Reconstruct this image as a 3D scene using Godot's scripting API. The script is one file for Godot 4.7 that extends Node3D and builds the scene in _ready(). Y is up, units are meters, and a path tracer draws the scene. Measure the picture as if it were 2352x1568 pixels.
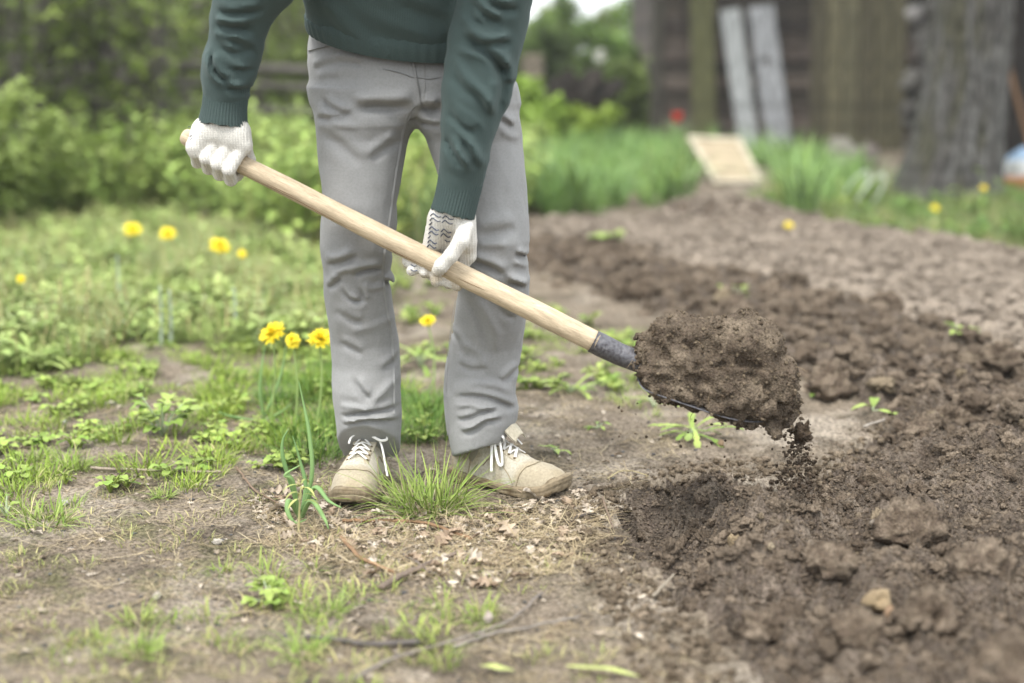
extends Node3D
# A man in a green jumper and grey trousers lifts a spadeful of earth in a spring garden.
# Order: camera, sky, sun, exposure; ground; sheds and trees; person; spade; plants; litter.

var rng := RandomNumberGenerator.new()
var names := {}
var mats := {}
const EYE := 0.96
var cp := cos(deg_to_rad(11.0))
var sp := sin(deg_to_rad(11.0))

# ---------------------------------------------------------------- mesh collector
class MB:
	var v := PackedVector3Array()
	var c := PackedColorArray()
	var uv := PackedVector2Array()
	var f := PackedInt32Array()
	func add(p: Vector3, col := Color.WHITE, t := Vector2.ZERO) -> int:
		v.append(p); c.append(col); uv.append(t)
		return v.size() - 1
	func tri(a: int, b: int, d: int) -> void:
		f.append(a); f.append(b); f.append(d)
	func quad(a: int, b: int, d: int, e: int) -> void:
		tri(a, b, d); tri(a, d, e)
	func append(o: MB, t := Transform3D(), col := Color.WHITE) -> void:
		var n := v.size()
		for i in o.v.size():
			v.append(t * o.v[i]); c.append(o.c[i] * col); uv.append(o.uv[i])
		for i in o.f: f.append(i + n)
	func normals() -> PackedVector3Array:
		var n := PackedVector3Array(); n.resize(v.size())
		for i in range(0, f.size(), 3):
			var a := f[i]; var b := f[i + 1]; var d := f[i + 2]
			var w := (v[d] - v[a]).cross(v[b] - v[a])
			n[a] += w; n[b] += w; n[d] += w
		for i in n.size():
			n[i] = n[i].normalized() if n[i].length_squared() > 1e-20 else Vector3.UP
		return n
	func mesh(smooth := true, use_uv := false) -> ArrayMesh:
		var arr := []
		arr.resize(Mesh.ARRAY_MAX)
		if smooth:
			arr[Mesh.ARRAY_VERTEX] = v; arr[Mesh.ARRAY_COLOR] = c; arr[Mesh.ARRAY_INDEX] = f
			arr[Mesh.ARRAY_NORMAL] = normals()
			if use_uv: arr[Mesh.ARRAY_TEX_UV] = uv
		else:
			var vv := PackedVector3Array(); var cc := PackedColorArray(); var nn := PackedVector3Array(); var uu := PackedVector2Array()
			for i in range(0, f.size(), 3):
				var w := (v[f[i + 2]] - v[f[i]]).cross(v[f[i + 1]] - v[f[i]]).normalized()
				for k in 3:
					vv.append(v[f[i + k]]); cc.append(c[f[i + k]]); nn.append(w); uu.append(uv[f[i + k]])
			arr[Mesh.ARRAY_VERTEX] = vv; arr[Mesh.ARRAY_COLOR] = cc; arr[Mesh.ARRAY_NORMAL] = nn
			if use_uv: arr[Mesh.ARRAY_TEX_UV] = uu
		var m := ArrayMesh.new()
		m.add_surface_from_arrays(Mesh.PRIMITIVE_TRIANGLES, arr)
		return m

# ---------------------------------------------------------------- places
func ray(u: float, v: float) -> Vector3:
	var x := (u - 1176.0) / 3267.0
	var y := -(v - 784.0) / 3267.0
	return Vector3(x, y * cp - sp, -y * sp - cp)

func at(u: float, v: float, z: float) -> Vector3:
	var d := ray(u, v)
	return Vector3(0, EYE, 0) + d * (z / -d.z)

func gp(u: float, v: float) -> Vector3:
	var d := ray(u, v)
	return Vector3(0, EYE, 0) + d * (-EYE / d.y)

func on_ground(u: float, v: float) -> Vector3:
	var p := gp(u, v)
	for i in 4:
		var h := height(p.x, p.z)
		var d := ray(u, v)
		p = Vector3(0, EYE, 0) + d * ((h - EYE) / d.y)
	p.y = height(p.x, p.z)
	return p

func poly(px: Array) -> PackedVector2Array:
	var o := PackedVector2Array()
	for i in range(0, px.size(), 2):
		var p := gp(px[i], px[i + 1])
		o.append(Vector2(p.x, p.z))
	return o

# ---------------------------------------------------------------- objects
func numbered(called: String) -> String:
	if not names.has(called):
		names[called] = 0
		return called
	names[called] += 1
	return "%s_%03d" % [called, names[called]]

func thing(called: String, label: String, category: String, where := Vector3.ZERO, group := "") -> Node3D:
	var o := Node3D.new()
	o.name = numbered(called)
	add_child(o)
	o.position = where
	meta(o, label, category, group)
	return o

func meta(o: Node3D, label: String, category: String, group := "") -> Node3D:
	o.set_meta("label", label)
	o.set_meta("category", category)
	if group: o.set_meta("group", group)
	return o

func obj(called: String, m: Mesh, material: Material, parent: Node3D = null) -> MeshInstance3D:
	var o := MeshInstance3D.new()
	o.mesh = m
	o.material_override = material
	if parent:
		o.name = called
		parent.add_child(o, true)
	else:
		o.name = numbered(called)
		add_child(o)
	return o

func fine(called: String, m: Mesh, material: Material, parent: Node3D) -> MeshInstance3D:
	# many alike pieces too small to tell apart, kept together as one part
	var o := obj(called, m, material, parent)
	o.set_meta("kind", "stuff")
	return o

func stuff(called: String, m: Mesh, material: Material, places: Array, tints: PackedColorArray, label := "", category := "", parent: Node3D = null) -> MultiMeshInstance3D:
	var mm := MultiMesh.new()
	mm.transform_format = MultiMesh.TRANSFORM_3D
	mm.use_colors = true
	mm.mesh = m
	mm.instance_count = places.size()
	for i in places.size():
		mm.set_instance_transform(i, places[i])
		mm.set_instance_color(i, tints[i])
	var o := MultiMeshInstance3D.new()
	o.multimesh = mm
	o.material_override = material
	if parent:
		o.name = called
		parent.add_child(o, true)
	else:
		o.name = numbered(called)
		add_child(o)
	o.set_meta("kind", "stuff")
	if label: o.set_meta("label", label)
	if category: o.set_meta("category", category)
	return o

# ---------------------------------------------------------------- materials
func noise_tex(freq: float, octaves: int, ramp: Array, size := 512, kind := FastNoiseLite.TYPE_SIMPLEX_SMOOTH, sd := 1, normal := 0.0) -> NoiseTexture2D:
	var n := FastNoiseLite.new()
	n.noise_type = kind
	n.frequency = freq
	n.seed = sd
	n.fractal_octaves = octaves
	n.fractal_gain = 0.55
	var t := NoiseTexture2D.new()
	t.width = size; t.height = size
	t.seamless = true
	t.noise = n
	if ramp.size():
		var g := Gradient.new()
		g.offsets = PackedFloat32Array(ramp.map(func(r): return r[0]))
		g.colors = PackedColorArray(ramp.map(func(r): return Color(r[1], r[1], r[1]) if r.size() == 2 else Color(r[1], r[2], r[3])))
		t.color_ramp = g
	if normal > 0.0:
		t.as_normal_map = true
		t.bump_strength = normal
	return t

func mat(called: String, linear: Color, rough := 0.85, vertex := false) -> StandardMaterial3D:
	var m := StandardMaterial3D.new()
	m.resource_name = called
	m.albedo_color = linear.linear_to_srgb()
	m.roughness = rough
	m.metallic_specular = 0.35
	m.vertex_color_use_as_albedo = vertex
	mats[called] = m
	return m

func tri_map(m: StandardMaterial3D, t: Texture2D, bump: Texture2D, cm: float, scale: Vector3, world := false) -> StandardMaterial3D:
	m.albedo_texture = t
	m.uv1_triplanar = true
	m.uv1_world_triplanar = world
	m.uv1_scale = scale
	if bump:
		m.heightmap_enabled = true
		m.heightmap_texture = bump
		m.heightmap_scale = cm
	return m

func leafy(called: String, linear: Color, back := 0.5) -> StandardMaterial3D:
	var m := mat(called, linear, 0.55, true)
	m.backlight_enabled = true
	m.backlight = Color(back, back, back)
	m.cull_mode = BaseMaterial3D.CULL_DISABLED
	m.metallic_specular = 0.3
	return m

# ---------------------------------------------------------------- shapes
func tube(mb: MB, path: PackedVector3Array, radii: PackedFloat32Array, sides: int, col := Color.WHITE, flat := 1.0, caps := true, vlen := 1.0) -> void:
	var n := path.size()
	var first := mb.v.size()
	var side := Vector3.ZERO
	var run := 0.0
	for i in n:
		var t := (path[mini(i + 1, n - 1)] - path[maxi(i - 1, 0)]).normalized()
		if side == Vector3.ZERO:
			side = t.cross(Vector3.UP if absf(t.y) < 0.9 else Vector3.RIGHT).normalized()
		side = (side - t * side.dot(t)).normalized()
		var up := side.cross(t)
		if i: run += path[i].distance_to(path[i - 1])
		for k in sides + 1:
			var a := TAU * k / sides
			mb.add(path[i] + (side * cos(a) + up * sin(a) * flat) * radii[i], col, Vector2(float(k) / sides, run * vlen))
	for i in n - 1:
		for k in sides:
			var a := first + i * (sides + 1) + k
			mb.quad(a, a + sides + 1, a + sides + 2, a + 1)
	if caps:
		for e in [0, n - 1]:
			var t := (path[1] - path[0]).normalized() if e == 0 else (path[n - 1] - path[n - 2]).normalized()
			var mid := mb.add(path[e] + t * radii[e] * (-0.15 if e == 0 else 0.15), col)
			for k in sides:
				var a: int = first + e * (sides + 1) + k
				if e == 0: mb.tri(mid, a, a + 1)
				else: mb.tri(mid, a + 1, a)

func curve(pts: PackedVector3Array, per: int) -> PackedVector3Array:
	var o := PackedVector3Array()
	var n := pts.size()
	for i in n - 1:
		var a := pts[maxi(i - 1, 0)]; var b := pts[i]; var c := pts[i + 1]; var d := pts[mini(i + 2, n - 1)]
		for k in per:
			o.append(b.cubic_interpolate(c, a, d, float(k) / per))
	o.append(pts[n - 1])
	return o

func box(mb: MB, centre: Vector3, size: Vector3, basis := Basis(), bevel := 0.004, col := Color.WHITE) -> void:
	# a bevelled box: each face inset, edges and corners bridged
	var h := size * 0.5
	var b := minf(bevel, minf(h.x, minf(h.y, h.z)) * 0.45)
	var ids := {}
	for sx in [-1, 1]:
		for sy in [-1, 1]:
			for sz in [-1, 1]:
				for ax in 3:
					var q := Vector3(sx * (h.x - (b if ax != 0 else 0.0)), sy * (h.y - (b if ax != 1 else 0.0)), sz * (h.z - (b if ax != 2 else 0.0)))
					ids[[sx, sy, sz, ax]] = mb.add(centre + basis * q, col)
	var out := func(i0: int, i1: int, i2: int, i3: int) -> void:
		var nn := (mb.v[i2] - mb.v[i0]).cross(mb.v[i1] - mb.v[i0])
		var m := (mb.v[i0] + mb.v[i1] + mb.v[i2]) / 3.0 - centre
		if nn.dot(m) > 0: mb.quad(i0, i1, i2, i3)
		else: mb.quad(i3, i2, i1, i0)
	for ax in 3:
		var o1 := (ax + 1) % 3
		var o2 := (ax + 2) % 3
		for s in [-1, 1]:
			var k := func(s1: int, s2: int) -> int:
				var w := [0, 0, 0]
				w[ax] = s; w[o1] = s1; w[o2] = s2
				return ids[[w[0], w[1], w[2], ax]]
			out.call(k.call(-1, -1), k.call(1, -1), k.call(1, 1), k.call(-1, 1))
		for s1 in [-1, 1]:
			for s2 in [-1, 1]:
				var k2 := func(sa: int, use: int) -> int:
					var w := [0, 0, 0]
					w[ax] = sa; w[o1] = s1; w[o2] = s2
					return ids[[w[0], w[1], w[2], use]]
				out.call(k2.call(-1, o1), k2.call(1, o1), k2.call(1, o2), k2.call(-1, o2))
	for sx in [-1, 1]:
		for sy in [-1, 1]:
			for sz in [-1, 1]:
				var a: int = ids[[sx, sy, sz, 0]]; var d: int = ids[[sx, sy, sz, 1]]; var e: int = ids[[sx, sy, sz, 2]]
				if (mb.v[e] - mb.v[a]).cross(mb.v[d] - mb.v[a]).dot(mb.v[a] - centre) > 0: mb.tri(a, d, e)
				else: mb.tri(a, e, d)

func lump(sd: int, rough: float, rings := 7, seg := 11) -> MB:
	# an irregular clod about 1 across
	var n := FastNoiseLite.new()
	n.seed = sd
	n.frequency = 1.0
	n.fractal_octaves = 3
	var mb := MB.new()
	for i in rings + 1:
		var a := PI * i / rings
		for k in seg + 1:
			var b := TAU * (k % seg) / seg
			var p := Vector3(sin(a) * cos(b), cos(a), sin(a) * sin(b))
			var r := 0.5 * (1.0 + rough * 1.5 * n.get_noise_3dv(p * 1.3) + rough * 1.1 * n.get_noise_3dv(p * 3.1 + Vector3(7, 3, 1)))
			# a piece broken off here and there, so that clods have faces and corners
			for c in 5:
				var cut := Vector3(n.get_noise_2d(c * 31.0, 5.0), n.get_noise_2d(c * 31.0, 55.0), n.get_noise_2d(c * 31.0, 95.0)).normalized()
				var far := p.dot(cut) * r
				var lim := 0.36 + 0.06 * n.get_noise_3dv(p * 6.0)
				if far > lim: r *= lerpf(1.0, lim / far, 0.8)
			mb.add(p * r)
	for i in rings:
		for k in seg:
			var a := i * (seg + 1) + k
			mb.quad(a, a + 1, a + seg + 2, a + seg + 1)
	return mb

# ---------------------------------------------------------------- surface nets
func nets(lo: Vector3, hi: Vector3, cell: float, fn: Callable) -> MB:
	var nx := int(ceil((hi.x - lo.x) / cell)) + 1
	var ny := int(ceil((hi.y - lo.y) / cell)) + 1
	var nz := int(ceil((hi.z - lo.z) / cell)) + 1
	var band := cell * 5.6
	var val := PackedFloat32Array()
	val.resize(nx * ny * nz)
	val.fill(9.0)
	for k in nz:
		for j in ny:
			var i := 0
			var row := (k * ny + j) * nx
			while i < nx:
				var d: float = fn.call(Vector3(lo.x + i * cell, lo.y + j * cell, lo.z + k * cell))
				val[row + i] = d
				var ad := absf(d)
				i += 1 if ad < band else maxi(1, int((ad - band * 0.8) * 0.7 / cell))
	var near := PackedInt32Array()
	var close := cell * 4.6
	for id in val.size():
		if absf(val[id]) < close: near.append(id)
	var mb := MB.new()
	var at_cell := PackedInt32Array()
	at_cell.resize(nx * ny * nz)
	at_cell.fill(-1)
	var step := nx * ny
	var ox := PackedInt32Array([0, 1, 0, 1, 0, 1, 0, 1])
	var oy := PackedInt32Array([0, 0, 1, 1, 0, 0, 1, 1])
	var oz := PackedInt32Array([0, 0, 0, 0, 1, 1, 1, 1])
	var off := PackedInt32Array()
	for q in 8: off.append(ox[q] + oy[q] * nx + oz[q] * step)
	var ea := PackedInt32Array([0, 2, 4, 6, 0, 1, 4, 5, 0, 1, 2, 3])
	var eb := PackedInt32Array([1, 3, 5, 7, 2, 3, 6, 7, 4, 5, 6, 7])
	for id in near:
		var i := id % nx
		var j := (id / nx) % ny
		var k := id / step
		if i >= nx - 1 or j >= ny - 1 or k >= nz - 1: continue
		var sg := val[id] < 0.0
		var mixed := false
		for q in 7:
			if (val[id + off[7 - q]] < 0.0) != sg:
				mixed = true
				break
		if not mixed: continue
		var sum := Vector3.ZERO
		var cnt := 0
		for e in 12:
			var a := val[id + off[ea[e]]]
			var b := val[id + off[eb[e]]]
			if (a < 0.0) != (b < 0.0):
				var t := clampf(a / (a - b), 0.0, 1.0)
				sum += Vector3(lerpf(ox[ea[e]], ox[eb[e]], t), lerpf(oy[ea[e]], oy[eb[e]], t), lerpf(oz[ea[e]], oz[eb[e]], t))
				cnt += 1
		at_cell[id] = mb.add(lo + (Vector3(i, j, k) + sum / cnt) * cell)
	var steps := PackedInt32Array([1, nx, step])
	for id in near:
		var i := id % nx
		var j := (id / nx) % ny
		var k := id / step
		if i < 1 or j < 1 or k < 1 or i >= nx - 1 or j >= ny - 1 or k >= nz - 1: continue
		var s := val[id] < 0.0
		for ax in 3:
			var o := steps[ax]
			if (val[id + o] < 0.0) == s: continue
			var p := steps[(ax + 1) % 3]
			var r := steps[(ax + 2) % 3]
			var a := at_cell[id - p - r]; var b := at_cell[id - r]; var c := at_cell[id]; var d := at_cell[id - p]
			if a < 0 or b < 0 or c < 0 or d < 0: continue
			if s: mb.quad(d, c, b, a)
			else: mb.quad(a, b, c, d)
	return mb

func smin(a: float, b: float, k: float) -> float:
	var h := maxf(k - absf(a - b), 0.0) / k
	return minf(a, b) - h * h * k * 0.25

func cap(p: Vector3, a: Vector3, b: Vector3, ra: float, rb: float) -> float:
	var ab := b - a
	var t := clampf((p - a).dot(ab) / ab.length_squared(), 0.0, 1.0)
	return p.distance_to(a + ab * t) - lerpf(ra, rb, t)

# folds in cloth: each a line seen from the front, with a depth and a width
class Fold:
	var pts := PackedVector2Array()
	var amp := 0.0
	var w := 0.01
	var lo := Vector2.ZERO
	var hi := Vector2.ZERO

func fold(amp_mm: float, w_mm: float, z: float, px: Array, su := 1.0, sv := 1.0, ou := 0.0, ov := 0.0) -> Fold:
	var f := Fold.new()
	f.amp = amp_mm * 0.001
	f.w = w_mm * 0.001
	var raw := PackedVector3Array()
	for i in range(0, px.size(), 2):
		raw.append(at(ou + px[i] * su, ov + px[i + 1] * sv, z))
	for q in curve(raw, 4): f.pts.append(Vector2(q.x, q.y))
	f.lo = f.pts[0]; f.hi = f.pts[0]
	for q in f.pts:
		f.lo = f.lo.min(q); f.hi = f.hi.max(q)
	f.lo -= Vector2.ONE * f.w * 4.0
	f.hi += Vector2.ONE * f.w * 4.0
	return f

func fold_table(folds: Array, y0: float, y1: float) -> Array:
	var rows := []
	for i in int((y1 - y0) / 0.01) + 2:
		var y := y0 + i * 0.01
		rows.append(folds.filter(func(f): return f.lo.y < y + 0.01 and f.hi.y > y - 0.01))
	return rows

func fold_at(list: Array, x: float, y: float) -> float:
	var s := 0.0
	for f: Fold in list:
		if x < f.lo.x or x > f.hi.x or y < f.lo.y or y > f.hi.y: continue
		var q := Vector2(x, y)
		var best := 1e9
		var tt := 0.0
		var up := 1.0
		var n := f.pts.size() - 1
		for i in n:
			var a := f.pts[i]
			var ab := f.pts[i + 1] - a
			var t := clampf((q - a).dot(ab) / ab.length_squared(), 0.0, 1.0)
			var d := q.distance_squared_to(a + ab * t)
			if d < best:
				best = d
				tt = (i + t) / n
				var over := ab.x * (q.y - a.y) - ab.y * (q.x - a.x)
				up = 1.0 if (over > 0.0) == (ab.x > 0.0) else -1.0
		var g := 0.0
		if f.amp > 0.0:
			var r := best / (f.w * f.w)
			g = exp(-r) - 0.3 * exp(-r * 0.3)
		else:
			# a crease: cloth hangs over from above, is nipped at the line and fills out again below
			var e := sqrt(best) * up / f.w
			g = exp(-e * e) - 0.85 * exp(-pow((e - 1.75) / 1.35, 2.0)) - 0.25 * exp(-pow((e + 2.2) / 1.8, 2.0))
		s += f.amp * g * smoothstep(0.0, 0.25, tt) * smoothstep(1.0, 0.75, tt)
	return s

# ================================================================ build
func _ready() -> void:
	rng.seed = 20240511
	# --- camera
	var cam := Camera3D.new()
	cam.name = "camera"
	add_child(cam)
	cam.position = Vector3(0, EYE, 0)
	cam.rotation_degrees = Vector3(-11, 0, 0)
	cam.fov = 26.99
	cam.near = 0.05
	cam.far = 400.0
	var lens := CameraAttributesPhysical.new()
	lens.frustum_focal_length = 50.0
	lens.frustum_focus_distance = 3.13
	lens.frustum_near = 0.05
	lens.frustum_far = 400.0
	lens.exposure_aperture = 1.35
	cam.attributes = lens
	cam.current = true
	# --- sky: bright even overcast
	var sky := ProceduralSkyMaterial.new()
	sky.sky_top_color = Color(0.97, 0.985, 1.0)
	sky.sky_horizon_color = Color(0.80, 0.81, 0.82)
	sky.ground_bottom_color = Color(0.3, 0.3, 0.26)
	sky.ground_horizon_color = Color(0.5, 0.5, 0.45)
	sky.sky_curve = 0.35
	var env := Environment.new()
	env.background_mode = Environment.BG_SKY
	env.sky = Sky.new()
	env.sky.sky_material = sky
	env.background_energy_multiplier = 1.15
	env.tonemap_mode = Environment.TONE_MAPPER_LINEAR
	env.tonemap_exposure = 2.6
	env.fog_enabled = true
	env.fog_density = 0.0013
	env.fog_light_color = Color(0.86, 0.88, 0.88)
	env.ssao_enabled = true
	env.ssil_enabled = true
	env.sdfgi_enabled = true
	var we := WorldEnvironment.new()
	we.name = "environment"
	we.environment = env
	add_child(we)
	# --- sun behind thin cloud, high, a little to the left and towards the camera
	var sun := DirectionalLight3D.new()
	sun.name = "sun"
	sun.light_energy = 0.5
	sun.light_color = Color(1.0, 0.985, 0.96)
	sun.light_angular_distance = 16.0
	sun.shadow_enabled = true
	sun.rotation_degrees = Vector3(-62, -28, 0)
	add_child(sun)
	make_materials()
	var t0 := Time.get_ticks_msec()
	build_ground(); print("ground ", Time.get_ticks_msec() - t0)
	build_background(); print("background ", Time.get_ticks_msec() - t0)
	build_person(); print("person ", Time.get_ticks_msec() - t0)
	build_spade(); print("spade ", Time.get_ticks_msec() - t0)
	build_plants(); print("plants ", Time.get_ticks_msec() - t0)
	build_litter(); print("litter ", Time.get_ticks_msec() - t0)

func make_materials() -> void:
	var grain := noise_tex(0.02, 5, [[0.0, 0.45], [0.35, 0.7], [0.6, 0.9], [1.0, 1.0]], 1024, FastNoiseLite.TYPE_SIMPLEX_SMOOTH, 3)
	var rough_bump := noise_tex(0.025, 5, [], 1024, FastNoiseLite.TYPE_SIMPLEX_SMOOTH, 4)
	var fine := noise_tex(0.12, 3, [[0.0, 0.72], [0.5, 0.9], [1.0, 1.0]], 512, FastNoiseLite.TYPE_SIMPLEX_SMOOTH, 5)
	var m := mat("earth", Color(1.15, 1.15, 1.15), 1.0, true)
	m.metallic_specular = 0.15
	tri_map(m, grain, rough_bump, 1.2, Vector3.ONE * 3.5, true)
	m = mat("dug_earth", Color(1.2, 1.2, 1.2), 1.0, true)
	m.metallic_specular = 0.2
	tri_map(m, grain, rough_bump, 1.8, Vector3.ONE * 4.0, true)
	m = mat("clod", Color(1.2, 1.2, 1.2), 1.0, true)
	m.metallic_specular = 0.15
	tri_map(m, grain, rough_bump, 0.8, Vector3.ONE * 7.0, true)
	# cloth
	var weave := weave_tex(256, 3)
	m = mat("trousers", Color(0.268, 0.269, 0.266), 0.9)
	tri_map(m, noise_tex(0.03, 4, [[0.0, 0.90], [0.5, 0.965], [1.0, 1.0]], 512, FastNoiseLite.TYPE_SIMPLEX_SMOOTH, 8), weave, 0.06, Vector3(9, 9, 9))
	m.rim_enabled = true; m.rim = 0.35
	m = mat("trouser_seam", Color(0.24, 0.241, 0.238), 0.9)
	m = mat("jumper", Color(0.060, 0.089, 0.085), 0.95)
	tri_map(m, noise_tex(0.16, 3, [[0.0, 0.7], [0.45, 0.88], [0.75, 1.0], [1.0, 1.0]], 512, FastNoiseLite.TYPE_SIMPLEX_SMOOTH, 9), knit_tex(256, 32, 40), 0.10, Vector3(9, 9, 9))
	m.rim_enabled = true; m.rim = 0.5; m.rim_tint = 0.6
	m = mat("rib_knit", Color(0.058, 0.086, 0.082), 0.95)
	m.rim_enabled = true; m.rim = 0.5; m.rim_tint = 0.6
	m.albedo_texture = noise_tex(0.16, 3, [[0.0, 0.7], [0.5, 0.9], [1.0, 1.0]], 256, FastNoiseLite.TYPE_SIMPLEX_SMOOTH, 10)
	m.uv1_triplanar = true; m.uv1_scale = Vector3(9, 9, 9)
	m = mat("glove", Color(0.68, 0.66, 0.61), 0.95, true)
	tri_map(m, noise_tex(0.1, 3, [[0.0, 0.8], [0.5, 0.95], [1.0, 1.0]], 256, FastNoiseLite.TYPE_SIMPLEX_SMOOTH, 11), knit_tex(256, 22, 26), 0.22, Vector3(8, 8, 8))
	m.rim_enabled = true; m.rim = 0.3
	m = mat("glove_print", Color(0.06, 0.075, 0.12), 0.5)
	m = mat("skin", Color(0.5, 0.3, 0.22), 0.55)
	m.subsurf_scatter_enabled = true; m.subsurf_scatter_strength = 0.1
	m = mat("hair", Color(0.03, 0.022, 0.016), 0.6)
	# shoes
	m = mat("suede", Color(0.475, 0.44, 0.36), 0.95, true)
	tri_map(m, noise_tex(0.03, 5, [[0.0, 0.80], [0.45, 0.93], [0.7, 1.0], [1.0, 1.0]], 512, FastNoiseLite.TYPE_SIMPLEX_SMOOTH, 12), noise_tex(0.2, 3, [], 256, FastNoiseLite.TYPE_SIMPLEX_SMOOTH, 13), 0.05, Vector3(9, 9, 9))
	m.rim_enabled = true; m.rim = 0.3
	m = mat("rubber", Color(0.27, 0.215, 0.14), 0.7, true)
	tri_map(m, noise_tex(0.04, 4, [[0.0, 0.7], [0.5, 0.92], [1.0, 1.0]], 256, FastNoiseLite.TYPE_SIMPLEX_SMOOTH, 14), null, 0.0, Vector3(8, 8, 8))
	m = mat("lace", Color(0.72, 0.71, 0.68), 0.9)
	m = mat("shoe_lining", Color(0.36, 0.31, 0.22), 0.95)
	# spade
	m = mat("ash_wood", Color(0.60, 0.49, 0.345), 0.6)
	m.albedo_texture = wood_tex(512, 1024)
	m.heightmap_enabled = true
	m.heightmap_texture = m.albedo_texture
	m.heightmap_scale = 0.08
	m = mat("spade_steel", Color(0.17, 0.17, 0.185), 0.5)
	m.metallic = 0.55
	tri_map(m, noise_tex(0.03, 5, [[0.0, 0.35, 0.28, 0.24], [0.3, 0.75, 0.74, 0.74], [0.62, 0.9, 0.9, 0.9], [0.72, 1.0, 0.98, 0.95], [1.0, 1.0, 1.0, 1.0]], 512, FastNoiseLite.TYPE_SIMPLEX_SMOOTH, 15), noise_tex(0.08, 4, [], 256, FastNoiseLite.TYPE_SIMPLEX_SMOOTH, 16), 0.05, Vector3(6, 6, 6))
	# plants
	leafy("grass", Color(1, 1, 1), 0.55)
	leafy("leaf", Color(1, 1, 1), 0.55)
	leafy("petal", Color(1, 1, 1), 0.5)
	m = mat("stem", Color(1, 1, 1), 0.6, true)
	m = mat("litter", Color(1, 1, 1), 0.95, true)
	m.cull_mode = BaseMaterial3D.CULL_DISABLED
	m.backlight_enabled = true; m.backlight = Color(0.2, 0.2, 0.2)
	m = mat("twig", Color(1, 1, 1), 0.9, true)
	tri_map(m, grain, rough_bump, 0.15, Vector3.ONE * 14.0, true)
	m = mat("pebble", Color(1, 1, 1), 0.8, true)
	tri_map(m, grain, rough_bump, 0.2, Vector3.ONE * 9.0, true)
	# bark and old timber
	var streak := noise_tex(0.02, 5, [[0.0, 0.35], [0.4, 0.65], [0.65, 0.9], [1.0, 1.0]], 512, FastNoiseLite.TYPE_SIMPLEX_SMOOTH, 17)
	m = mat("bark", Color(1.0, 1.0, 1.0), 0.95, true)
	tri_map(m, streak, noise_tex(0.02, 5, [], 512, FastNoiseLite.TYPE_SIMPLEX_SMOOTH, 18), 3.0, Vector3(2.6, 0.7, 2.6), true)
	m = mat("old_board", Color(1.0, 1.0, 1.0), 0.9, true)
	tri_map(m, streak, null, 0.0, Vector3(0.35, 4.0, 4.0), true)
	m = mat("old_plank", Color(1.0, 1.0, 1.0), 0.9, true)
	tri_map(m, streak, null, 0.0, Vector3(4.0, 0.35, 4.0), true)
	m = mat("painted", Color(1.0, 1.0, 1.0), 0.5, true)

func weave_tex(size: int, period: int) -> ImageTexture:
	# twill: fine diagonal lines
	var im := Image.create(size, size, false, Image.FORMAT_L8)
	for y in size:
		for x in size:
			var a := 0.5 + 0.5 * sin(TAU * float(x + y) / (period * 2.0 + 2.0))
			im.set_pixel(x, y, Color(a, a, a))
	return ImageTexture.create_from_image(im)

func knit_tex(size: int, cols: int, rows: int) -> ImageTexture:
	# stockinette: rows of little chevrons
	var im := Image.create(size, size, false, Image.FORMAT_L8)
	for y in size:
		for x in size:
			var a := absf(sin(PI * cols * float(x) / size))
			var b := 0.5 + 0.5 * sin(TAU * (rows * float(y) / size + 0.6 * a))
			var h := 0.25 + 0.75 * a * (0.6 + 0.4 * b)
			im.set_pixel(x, y, Color(h, h, h))
	return ImageTexture.create_from_image(im)

func wood_tex(w: int, h: int) -> ImageTexture:
	var im := Image.create(w, h, false, Image.FORMAT_RGB8)
	var n := FastNoiseLite.new()
	n.frequency = 1.0
	n.fractal_octaves = 3
	n.seed = 77
	for y in h:
		for x in w:
			var a := TAU * x / w
			var p := Vector3(cos(a), sin(a), y * 0.0016)
			var rings := 0.5 + 0.5 * sin((p.x * 0.8 + p.y * 0.45 + n.get_noise_3dv(p * Vector3(0.6, 0.6, 1.5)) * 1.1) * 34.0)
			var fibre := n.get_noise_3d(p.x * 24.0, p.y * 24.0, y * 0.03)
			var blot := n.get_noise_3d(p.x * 1.4 + 9.0, p.y * 1.4, y * 0.012)
			var t := clampf(0.86 + 0.06 * rings + 0.12 * fibre + 0.12 * blot, 0.0, 1.0)
			if fibre > 0.47: t *= 0.72
			im.set_pixel(x, y, Color(t, t * (0.965 + 0.035 * t), t * (0.90 + 0.10 * t)))
	return ImageTexture.create_from_image(im)

# ================================================================ ground
var dug := PackedVector2Array()
var bed := PackedVector2Array()
var n_big := FastNoiseLite.new()
var n_fine := FastNoiseLite.new()
var n_cell := FastNoiseLite.new()
var n_cell2 := FastNoiseLite.new()
var gx := PackedFloat32Array()
var gz := PackedFloat32Array()
var gh := PackedFloat32Array()
var gm := PackedFloat32Array()

func inside(p: PackedVector2Array, q: Vector2) -> float:
	# how far inside the outline (positive) or outside it (negative)
	var best := 1e9
	var n := p.size()
	for i in n:
		var a := p[i]
		var ab := p[(i + 1) % n] - a
		var t := clampf((q - a).dot(ab) / ab.length_squared(), 0.0, 1.0)
		best = minf(best, q.distance_squared_to(a + ab * t))
	var d := sqrt(best)
	return d if Geometry2D.is_point_in_polygon(q, p) else -d

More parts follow.
